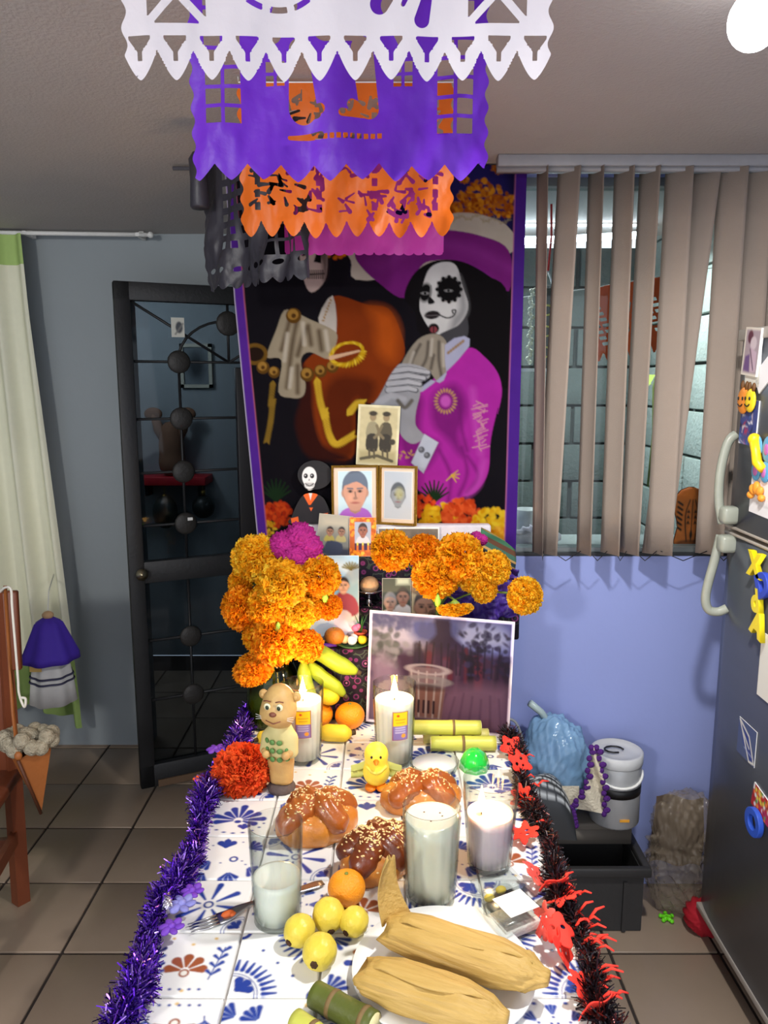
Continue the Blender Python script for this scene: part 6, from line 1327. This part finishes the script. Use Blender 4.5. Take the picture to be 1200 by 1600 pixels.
cane((cx(640, y1), y1+.045, TZ+rc*2.75), (cx(754, y1), y1+.043, TZ+rc*2.75), rc, 'sugar cane piece with brown node, topmost before the large print', M_cane, (.62,))
q, q2 = on(492, 1572), on(584, 1622); cane((q[0], q[1], TZ+.021), (q2[0], q2[1], TZ+.021), .0205, 'dark mottled green sugar cane piece at the front edge', M_canedk, (.33, .85))
q, q2 = on(462, 1606), on(560, 1680); cane((q[0], q[1]-.003, TZ+.017), (q2[0], q2[1], TZ+.017), .0165, 'pale green sugar cane stub at the very front', M_cane, (.3,))
# plate with tamales
q = on(692, 1528); o = thing('plate', 'round white plate holding two tamales', 'plate', (q[0], q[1], TZ))
MB().lathe([(0, 0), (.075, 0), (.08, .003), (.125, .012), (.150, .019), (.149, .0215), (.122, .0155), (.082, .0075), (0, .0065)], 64).obj('dish', mat('white_china', (242, 242, 238), .15, var=.01, coat=.3), o)
MB().lathe([(.078, -.0), (.080, .0), (.080, .002), (.078, .002)], 48).obj('foot_ring', mat('white_china', (242, 242, 238), .15), o)
M_husk = mat('corn_husk', (172, 138, 62), .55, var=.3, scale=5, stretch=(3, 30, 30), bump=.35, bscale=6, col2=(204, 168, 98))
def tamale(pxa, pya, pxb, pyb, r, label, zc_, flap=None, twist=False, seed=0):
    a, b_ = ptz(pxa, pya, zc_), ptz(pxb, pyb, zc_); L = (b_-a).length; ang = math.atan2(b_.y-a.y, b_.x-a.x); o = thing('tamale', label, 'tamale', ((a.x+b_.x)/2, (a.y+b_.y)/2, zc_-r*.72), ang)
    n, m_ = 56, 44; P = []
    for i, t in enumerate(np.linspace(0, 1, m_)):
        w_ = r*np.interp(t, [0, .06, .25, .7, .88, .95, 1], [.80, .92, 1.04, 1.02, .78, .46, .30]); hgt = r*np.interp(t, [0, .06, .25, .7, .88, .95, 1], [.22, .55, .76, .74, .52, .30, .22])
        row = []
        for j in range(n):
            th = 2*PI*j/n; rid = 1+.034*math.sin(th*19+3*math.sin(t*5+seed))+.022*math.sin(th*41+t*7)+.05*math.sin(th*2+t*6+seed)*math.sin(t*PI)
            if twist and t > .86: rid += .12*math.sin(th*7+t*40)
            row.append(Vector(((t-.5)*L+.006*math.sin(th*3+seed)*(t < .04), math.cos(th)*w_*rid, max(.0, r*.72+math.sin(th)*hgt*rid))))
        P.append(row)
    vs = [v for r_ in P for v in r_]; fs = [(i*n+j, i*n+(j+1) % n, (i+1)*n+(j+1) % n, (i+1)*n+j) for i in range(m_-1) for j in range(n)]+[tuple(range(n))[::-1], tuple((m_-1)*n+j for j in range(n))]
    mesh_obj('wrapper', vs, fs, M_husk, o)
    g = [[Vector(((t-.5)*L*.9, (w_*.5+.05*math.sin(t*8))*r*1.05*math.sin(PI*min(1, t+.1)), r*.72+r*.8*math.sqrt(max(0, 1-(w_*.5)**2))*np.interp(t, [0, .1, .8, 1], [.5, .98, .96, .5]))) for w_ in np.linspace(-1.0, .7, 12)] for t in np.linspace(.02, .95, 30)]
    s_ = MB().grid(g).obj('husk_fold', M_husk, o); md = s_.modifiers.new('t', 'SOLIDIFY'); md.thickness = .0012
    if flap:
        F_ = []
        for t in np.linspace(0, 1, 14):
            c = Vector((-.5*L+.012-.010*t-.012*math.sin(t*PI), .012+.0*t, r*.9+.115*t)); w_ = np.interp(t, [0, .3, .8, 1], [.030, .024, .014, .006])
            F_.append([c+Vector((u*w_*.55-.006*(1-u*u), u*w_*.8, .004*math.sin(u*9))) for u in np.linspace(-1, 1, 10)])
        s_ = MB().grid(F_).obj('husk_flap', M_husk, o); md = s_.modifiers.new('t', 'SOLIDIFY'); md.thickness = .0012
    return o
tamale(606, 1448, 858, 1530, .042, 'tamale in corn husk with upright pointed flap, rear one on plate', TZ+.050, flap=True, twist=True, seed=1)
tamale(566, 1520, 794, 1592, .039, 'tamale in corn husk, front one on the plate', TZ+.047, seed=4)
# clear plastic box with white label
q = on(806, 1462); o = thing('plastic_box', 'small clear plastic box with white square label on table right', 'box', (q[0], q[1]+.02, TZ), R(28))
MB().box((0, 0, .021), (.09, .07, .042), bev=.005).obj('box', G_CL, o); MB().box((0, 0, .045), (.096, .076, .006), bev=.002).obj('lid', G_CL, o); MB().box((.002, 0, .0487), (.062, .055, .0008)).obj('label', M_white, o, False)
MB().box((0, 0, .014), (.078, .058, .018), bev=.004).obj('contents', mat('salt_contents', (226, 224, 216), .7, bump=.6), o)
q = on(778, 1424); o = thing('plastic_box', 'clear plastic box with yellow bits inside, behind the white-labelled box', 'box', (q[0]+.006, q[1]+.033, TZ), R(22))
MB().box((0, 0, .016), (.088, .07, .032), bev=.005).obj('box', G_CL, o); MB().box((0, 0, .034), (.094, .076, .005), bev=.002).obj('lid', G_CL, o)
for dx, dy in ((-.02, .0), (.012, .012), (.018, -.014)): MB().ball((dx, dy, .009), (.011, .009, .007), 10, 7).obj('yellow_bit', mat('yellow_bit', (236, 206, 80), .6), o)
# fork
fa, fb = ptz(505, 1374, TZ+.012), ptz(296, 1452, TZ+.004); fo_ = fa.copy(); fo_.z = TZ; o = thing('fork', 'steel fork with orange food scrap lying behind the milk glass', 'fork', fo_)
d = (fb-fa); u_ = Vector((d.x, d.y, 0)).normalized(); n_ = Vector((-u_.y, u_.x, 0)); L = d.length
def fl_(s, t, z_): return u_*s+n_*t+Vector((0, 0, z_))
g = [[fl_(L*s, w_*ww, zz) for w_ in np.linspace(-1, 1, 5)] for s, ww, zz in ((0, .007, .004), (.05, .010, .0045), (.2, .008, .006), (.4, .0045, .010), (.58, .0045, .013), (.66, .011, .009), (.72, .0145, .004), (.80, .015, .0035))]
s_ = MB().grid(g).obj('handle', M_steel, o); md = s_.modifiers.new('t', 'SOLIDIFY'); md.thickness = .0022
for k in (-1.5, -.5, .5, 1.5): MB().tube([fl_(L*.79, k*.0082, .0035), fl_(L*.88, k*.0085, .0028), fl_(L, k*.0075, .006)], [.0024, .002, .001], 6).obj('tine', M_steel, o)
MB().ball(fl_(L*.73, .0, .009), (.013, .007, .005), 10, 7, (0, 0, .5)).ball(fl_(L*.70, .004, .008), (.007, .006, .004), 8, 6).obj('food_scrap', mat('sauce', (206, 96, 40), .6), o)
# ================================================================ FLOWERS
def petal_head(name, n, r, sq, c0, c1, m, fr=.5, lay=1.0, wid=.24, seed=0, full=False):
    """pompom of many little frilled petals on a ball; z up"""
    r_ = np.random.default_rng(seed); b = MB(); cols = []
    for k in range(n):
        z_ = 1-(k+.5)/n*(2 if full else 1.55); z_ = max(-1, z_); a = k*2.39996+r_.uniform(-.2, .2); q = math.sqrt(max(0, 1-z_*z_)); d = Vector((q*math.cos(a), q*math.sin(a), z_*sq)); dn = d.normalized()
        u_, w_ = frame_of(dn); ta = r_.uniform(0, 6.28); t1 = u_*math.cos(ta)+w_*math.sin(ta); t2 = dn.cross(t1)
        ln = r*(1+r_.uniform(-.14, .10)); ww = r*wid*r_.uniform(.8, 1.25); cu_ = r_.uniform(.25, .7)*r*(wid/.2)
        ds = d*ln; base = ds*fr; mid = ds*.82
        vs = [base-t1*ww*.3, base+t1*ww*.3, mid-t1*ww*.8+t2*cu_*.2, mid+t2*cu_*.45, mid+t1*ww*.8+t2*cu_*.2]
        for j, tt in enumerate((-1, -.5, 0, .5, 1)): vs.append(ds*(1.0+(.06 if j % 2 else -.03)+r_.uniform(-.03, .03))+t1*ww*tt*1.05+t2*cu_*(.3 if j % 2 else -.1))
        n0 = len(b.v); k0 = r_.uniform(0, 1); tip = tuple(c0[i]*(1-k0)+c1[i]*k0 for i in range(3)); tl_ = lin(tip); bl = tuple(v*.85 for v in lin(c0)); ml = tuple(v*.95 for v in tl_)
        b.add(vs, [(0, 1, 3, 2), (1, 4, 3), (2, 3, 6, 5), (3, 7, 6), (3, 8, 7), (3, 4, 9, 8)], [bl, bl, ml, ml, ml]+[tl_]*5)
    o = b.obj(name, m, None, True, cols=True); me = o.data; bpy.data.objects.remove(o); return me
M_pet = mat('marigold_petal', rough=.65, attr=True, var=0, scale=60)
thin(M_pet, .5)
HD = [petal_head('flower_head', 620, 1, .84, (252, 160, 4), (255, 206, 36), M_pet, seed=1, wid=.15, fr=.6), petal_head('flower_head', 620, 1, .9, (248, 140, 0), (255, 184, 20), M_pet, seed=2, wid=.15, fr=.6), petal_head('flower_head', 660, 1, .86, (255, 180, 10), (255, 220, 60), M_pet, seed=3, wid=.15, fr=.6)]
M_grn = mat('stem_green', (96, 124, 52), .6, var=.15); M_cal = mat('calyx_green', (130, 156, 60), .55)
def marigold(px, py, rpx, Y, label, kind, mouth, face=(0, -.8, .7), sq=1.0, grp=None):
    c = pt(px, py, Y); r = (pt(px+rpx, py, Y)-pt(px-rpx, py, Y)).length/2; d = Vector(face).normalized()
    o = thing('marigold', label, 'flower', c, 0, grp); h_ = bpy.data.objects.new('flower_head', HD[kind]); C.objects.link(h_); h_.parent = o
    h_.rotation_euler = d.to_track_quat('Z', 'Y').to_euler(); h_.scale = (r*1.06, r*1.06, r*1.06*sq)
    bk = -d*r*.62*sq; MB().tube([bk*.6, bk*1.1, bk*1.75], [r*.30, r*.34, r*.10], 10).obj('calyx', M_cal, o)
    mo = Vector(mouth)-c; MB().tube(cat_rom([tuple(bk*1.7), tuple(bk*2.0+(mo-bk*2)*.5+Vector((0, .03, .02))), tuple(mo), tuple(mo+Vector((0, 0, -.07)))], 5, False), .0032, 6).obj('stem', M_grn, o); return o
# left jar
q = on(432, 1120); jx, jy = q[0], 2.09; jr = .079
o = thing('flower_jar', 'round green glass jar holding the left marigold bunch', 'vase', (jx, jy, TZ))
MB().lathe([(0, 0), (.068, 0), (.078, .012), (jr, .06), (.076, .12), (.062, .165), (.056, .18), (.060, .19), (.057, .19), (.053, .18), (.059, .163), (.073, .118), (.076, .06), (.075, .014), (.066, .004), (0, .004)], 40).obj('glass', G_GR, o)
MB().lathe([(0, .005), (.064, .005), (.0735, .015), (.0745, .06), (.0735, .085), (0, .085)], 36).obj('water', mat('murky_water', (150, 160, 96), .15, var=.1, alpha=.6), o)
JM = (jx, jy, TZ+.20)
LF = [(398, 871, 33, 2.06, 2, 'yellow-orange marigold at the upper left of the left bunch', (-.5, -.8, .6)), (378, 910, 22, 2.08, 0, 'marigold behind the upper left one of the left bunch', (-.8, -.4, .1)),
      (441, 912, 37, 2.00, 2, 'largest golden marigold at the centre of the left bunch', (.1, -.9, .6)), (419, 946, 31, 1.99, 0, 'orange marigold just below the central golden one', (-.1, -1, .1)), (379, 950, 31, 2.02, 1, 'deep orange marigold at the left edge of the left bunch', (-.9, -.7, .1)),
      (499, 900, 31, 2.04, 0, 'smooth orange marigold right of the magenta cockscomb', (.6, -.6, .6)), (491, 928, 15, 2.05, 1, 'small dark orange marigold under the smooth orange one', (.4, -.9, 0)), (489, 949, 20, 2.03, 0, 'small marigold at middle right of the left bunch', (.5, -.8, -.1)), (516, 949, 18, 2.03, 1, 'orange marigold at the far right of the left bunch, seen from behind', (.8, -.3, -.5)),
      (466, 958, 25, 2.00, 2, 'yellow marigold low right of the central golden one', (.3, -.9, -.1)), (431, 1001, 34, 1.985, 1, 'broad orange marigold with a green bud above it', (.1, -.8, .2)), (404, 994, 25, 2.02, 0, 'marigold behind and left of the broad lower one', (-.7, -.6, 0)), (480, 1009, 23, 2.0, 1, 'orange marigold drooping at lower right of the left bunch', (.5, -.9, 0)), (397, 1044, 29, 1.99, 1, 'flattened ragged orange marigold hanging lowest on the jar', (-.2, -.5, .8))]
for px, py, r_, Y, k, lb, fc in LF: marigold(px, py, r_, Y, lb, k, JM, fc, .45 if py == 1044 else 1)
M_cel = mat('celosia', (124, 8, 92), .8, var=.3, scale=40, bump=.4, bscale=120, col2=(176, 24, 126)); M_celd = M_cel
def celosia(px, py, rpx, Y, label, mouth, lobes_):
    c = pt(px, py, Y); r = (pt(px+rpx, py, Y)-pt(px-rpx, py, Y)).length/2; o = thing('cockscomb', label, 'flower', c)
    for k, (lx, lz, ly, lr) in enumerate(lobes_):
        V, fs, _ = star([(0, 0, 0, r*lr)], (0, 0, 0), .01, 96, 60, lambda D: r*lr*(.085*np.sin(7*D[:, 0]+5*np.sin(6*D[:, 2]+k)+3*D[:, 1])*np.cos(8*D[:, 2]+4*np.sin(5*D[:, 0]+k))+.05*np.sin(23*D[:, 0]+6*np.sin(17*D[:, 2]))*np.sin(21*D[:, 2]+5*D[:, 1]*4)))
        mesh_obj('lobe', V+np.array([lx*r, ly*r, lz*r]), fs, M_cel, o)
    mo = Vector(mouth)-c; MB().tube(cat_rom([(0, .01, -r*.5), tuple(mo*.5+Vector((0, .03, 0))), tuple(mo), tuple(mo+Vector((0, 0, -.07)))], 5, False), .006, 7).obj('stem', M_grn, o)
celosia(462, 859, 43, 2.06, 'large magenta cockscomb bloom atop the left bunch', JM, [(-.42, .15, 0, .55), (.15, .42, .1, .58), (.48, .1, 0, .5), (.0, -.25, -.2, .52), (.62, -.4, 0, .42), (-.3, -.35, .1, .42)])
# right jar, behind the large print
kx, ky, kz = .155, 2.138, .9655
o = thing('bouquet_jar', 'small glass jar behind the large print holding the right bouquet', 'vase', (kx, ky, kz))
MB().lathe([(0, 0), (.026, 0), (.028, .01), (.028, .095), (.025, .1), (.023, .1), (.0255, .095), (.0255, .01), (0, .004)], 24).obj('glass', G_TH, o)
KM = (kx, ky, kz+.10)
RF = [(613, 860, 29, 2.07, 0, 'tall oval orange marigold at the left of the right bunch', (-.3, -.9, .5), 1.25), (663, 862, 25, 2.08, 1, 'orange marigold second from left in the right bunch', (-.1, -.7, .7), 1), (681, 899, 33, 2.05, 0, 'large orange marigold low in the right bunch', (-.1, -1, 0), 1), (718, 869, 34, 2.05, 0, 'largest marigold at the top of the right bunch', (.1, -.8, .6), 1), (738, 901, 22, 2.06, 2, 'golden marigold at the right centre of the right bunch', (.4, -.9, 0), 1), (773, 887, 24, 2.06, 2, 'golden spiky marigold towards the right of the right bunch', (.7, -.7, .3), 1), (757, 922, 19, 2.05, 2, 'small golden marigold low in the right bunch', (.6, -.8, -.3), 1), (820, 931, 26, 2.04, 2, 'round yellow marigold standing apart at the far right', (.5, -.9, .1), 1), (711, 951, 25, 2.0, 2, 'flat marigold seen edge-on just above the large print', (.05, -.3, -.9), .5)]
for px, py, r_, Y, k, lb, fc, sq in RF: marigold(px, py, r_, Y, lb, k, KM, fc, sq)
celosia(747, 842, 15, 2.13, 'small magenta cockscomb bud at the top of right bunch', KM, [(-.2, .1, 0, .7), (.4, -.1, 0, .6)])
for px, py, Y, lb in ((684, 940, 2.0, 'green flower bud hanging under the large low marigold'), (435, 983, 1.955, 'green flower bud above the broad lower left marigold'), (508, 934, 2.01, 'green flower bud over the far right flower of the left bunch')):
    c = pt(px, py, Y); o = thing('flower_bud', lb, 'flower bud', c); MB().lathe([(0, -.016), (.006, -.011), (.009, 0), (.006, .012), (.003, .018), (0, .02)], 12).obj('bud', mat('bud_green', (150, 196, 66), .5), o)
    mo = Vector(KM if px > 600 else JM)-c; MB().tube(cat_rom([(0, 0, .018), tuple(mo*.5+Vector((0, .02, .05))), tuple(mo), tuple(mo+Vector((0, 0, -.06)))], 5, False), .0025, 6).obj('stem', M_grn, o)
# tissue pompom
M_tp = mat('tissue_pompom', rough=.8, attr=True, var=.05, scale=50); thin(M_tp, .25)
pm = petal_head('pompom', 900, 1, .78, (240, 74, 20), (255, 110, 40), M_tp, wid=.12, fr=.55, seed=9)
x, y, z = on(375, 1246); r = (pt(420, 1220, y)-pt(330, 1220, y)).length/2; o = bpy.data.objects.new('paper_pompom', pm); C.objects.link(o); o.scale = (r, r*.9, r); o.location = (x, y+.04, TZ+.72*r); o.rotation_euler = (R(28), 0, .4); tag(o, 'fluffy bright orange tissue paper pompom at the left table edge', 'paper flower')
# ================================================================ TINSEL
def tinsel(name, path, n, ln, cols, m, label, core, sw=.0013, seed=0):
    r_ = np.random.default_rng(seed); P = np.array(cat_rom(path, 8, False)); o = thing(name, label, 'garland', tuple(P[0])); P = P-P[0]
    seg = np.r_[0, np.cumsum(np.linalg.norm(np.diff(P, axis=0), axis=1))]; s = r_.uniform(0, seg[-1], n); c = np.stack([np.interp(s, seg, P[:, i]) for i in range(3)], -1)
    d = r_.normal(size=(n, 3)); d /= np.linalg.norm(d, axis=1)[:, None]; d[:, 2] += .12; L = ln*r_.uniform(.6, 1.1, n)*(1+.25*np.sin(s*21)); c2 = c+d*L[:, None]; w_ = np.cross(d, r_.normal(size=(n, 3))); w_ /= np.linalg.norm(w_, axis=1)[:, None]+1e-9; w_ *= sw
    bend = r_.normal(size=(n, 3))*ln*.18; mid = (c+c2)/2+bend
    zf = TZ+.002-path[0][2]
    on_t = lambda q: np.where((q[:, 0]+path[0][0] > TX0-.006) & (q[:, 0]+path[0][0] < TX1+.006), np.maximum(q[:, 2], zf), q[:, 2])
    for q in (c2, mid): q[:, 2] = on_t(q)
    V = np.stack([c-w_, c+w_, mid+w_, c2+w_*.7, c2-w_*.7, mid-w_], 1).reshape(-1, 3); i = np.arange(n)*6; fs = np.concatenate([np.stack([i, i+1, i+2, i+5], 1), np.stack([i+5, i+2, i+3, i+4], 1)]).tolist()
    k = r_.integers(0, len(cols), n); cc = np.repeat(np.array([lin(q) for q in cols])[k], 6, 0); st = mesh_obj('foil_strands', V.tolist(), fs, m, o, False, cc); st['kind'] = 'stuff'
    MB().tube([tuple(q) for q in P], .003, 6).obj('cord', core, o); return o
M_tin = mat('tinsel_foil', rough=.22, metal=.85, attr=True, var=.0)
lp_ = [on(px, py) for px, py in ((150, 1640), (190, 1560), (222, 1500), (250, 1440), (272, 1385), (288, 1330), (302, 1270), (322, 1215), (342, 1170), (368, 1118))]
lpath = [(TX0-.002+.012*math.sin(k*1.7), p[1], TZ+.018+.006*math.sin(k*2.3)) for k, p in enumerate(lp_)]
gl = tinsel('tinsel_garland', lpath, 9500, .034, [(96, 40, 190), (60, 24, 130), (130, 70, 220), (40, 18, 90), (180, 140, 240)], M_tin, 'shiny purple tinsel garland along the left table edge', M_black, seed=1)
g0 = Vector(lpath[0])
def pflower(par, c, r, m, n=6, nm='paper_flower'):
    b = MB()
    for k in range(n): a = k*2*PI/n; b.ball((c[0]+r*.55*math.cos(a), c[1]+r*.55*math.sin(a), c[2]), (r*.45, r*.3, r*.16), 10, 6, (.3*math.sin(a), -.3*math.cos(a), a))
    b.ball(c, r*.3, 8, 6).obj(nm, m, par)
M_pf = mat('purple_foam', (112, 60, 180), .6); M_of = mat('orange_foam', (240, 96, 40), .6)
for px, py, rr, m in ((337, 1170, .026, M_pf), (312, 1216, .018, M_of), (300, 1392, .024, M_pf), (284, 1412, .028, mat('lilac_foam', (130, 130, 196), .5)), (268, 1448, .024, M_pf)):
    q = Vector(on(px, py, TZ+.03)); pflower(gl, q-g0, rr, m)
MB().tube([Vector(on(258, 1380, TZ+.028))-g0, Vector(on(262, 1420, TZ+.034))-g0], [.008, .010], 8).obj('silver_foil', mat('silver_foil', (210, 206, 220), .12, metal=1, bump=.6, bscale=120), gl)
rp_ = [(TX1+.004+.010*math.sin(k*1.9), on(800, py)[1], TZ+.012) for k, py in enumerate((1150, 1185, 1225, 1270, 1320, 1370, 1420, 1470, 1520, 1570, 1640))]
gr_ = tinsel('tinsel_garland', rp_, 6500, .030, [(24, 20, 24), (40, 34, 40), (16, 14, 18), (60, 50, 56), (90, 30, 26)], mat('black_foil', rough=.35, metal=.4, attr=True, var=0), 'black tinsel garland with red cutouts along the right table edge', M_black, seed=2)
g1 = Vector(rp_[0])
M_rf = mat('red_felt', (246, 56, 40), .75, var=.08, scale=60); M_rf2 = mat('coral_felt', (250, 92, 80), .7)
def cut_shape(k):
    def sdf(X, Z):
        z = Z+.033; d = np.hypot(X, z)-.028*(1+.22*np.cos(np.arctan2(z, X)*(5+k)+k))
        for s in (-1, 1): d = np.maximum(d, .0045-np.hypot(X-s*.009, z-.005))
        return np.maximum(d, .003-np.hypot(X, z+.009)) if k else d
    return sdf
for k, (px, py, dz, m) in enumerate(((800, 1165, .02, M_rf), (812, 1190, .03, M_rf), (836, 1365, .015, M_rf2), (866, 1378, .03, M_rf), (884, 1400, .02, M_rf), (848, 1436, .016, M_rf2), (872, 1450, .03, M_rf), (880, 1480, .012, M_rf), (912, 1545, .014, M_rf), (930, 1572, .014, M_rf), (822, 1300, .014, M_rf), (815, 1245, .012, M_rf))):
    q = Vector(on(px, py, TZ+dz+.012)); o = cut_sheet('felt_cutout', .075, .066, 34, 30, cut_shape(k % 3), lambda X, Z: np.stack([X, Z+.03, .005*np.sin(X*90)], -1), m, gr_); md = o.modifiers.new('t', 'SOLIDIFY'); md.thickness = .002
    o.location = q-g1; o.rotation_euler = (.7+.4*math.sin(k*3), .5*math.cos(k*2), k*1.1)
r_ = np.random.default_rng(15)
for k in range(40):
    py = r_.choice([1390, 1420, 1455, 1490, 1545, 1575, 1240, 1310, 1190], p=[.14, .14, .16, .1, .18, .16, .04, .05, .03])+r_.uniform(-14, 14); y_ = on(800, py)[1]; x_ = TX1+r_.uniform(-.02, .03); a = r_.uniform(-.9, .9); L = r_.uniform(.018, .04)
    p0 = Vector((x_, y_, TZ+.012+r_.uniform(0, .015)))-g1; p1 = p0+Vector((L*math.cos(a), L*math.sin(a)*.7, r_.uniform(-.012, .02)))
    MB().tube([p0, (p0+p1)/2+Vector((0, 0, .008)), p1], [.0025, .0035, .0022], 6, flat=.5).obj('red_fringe', M_rf, gr_)
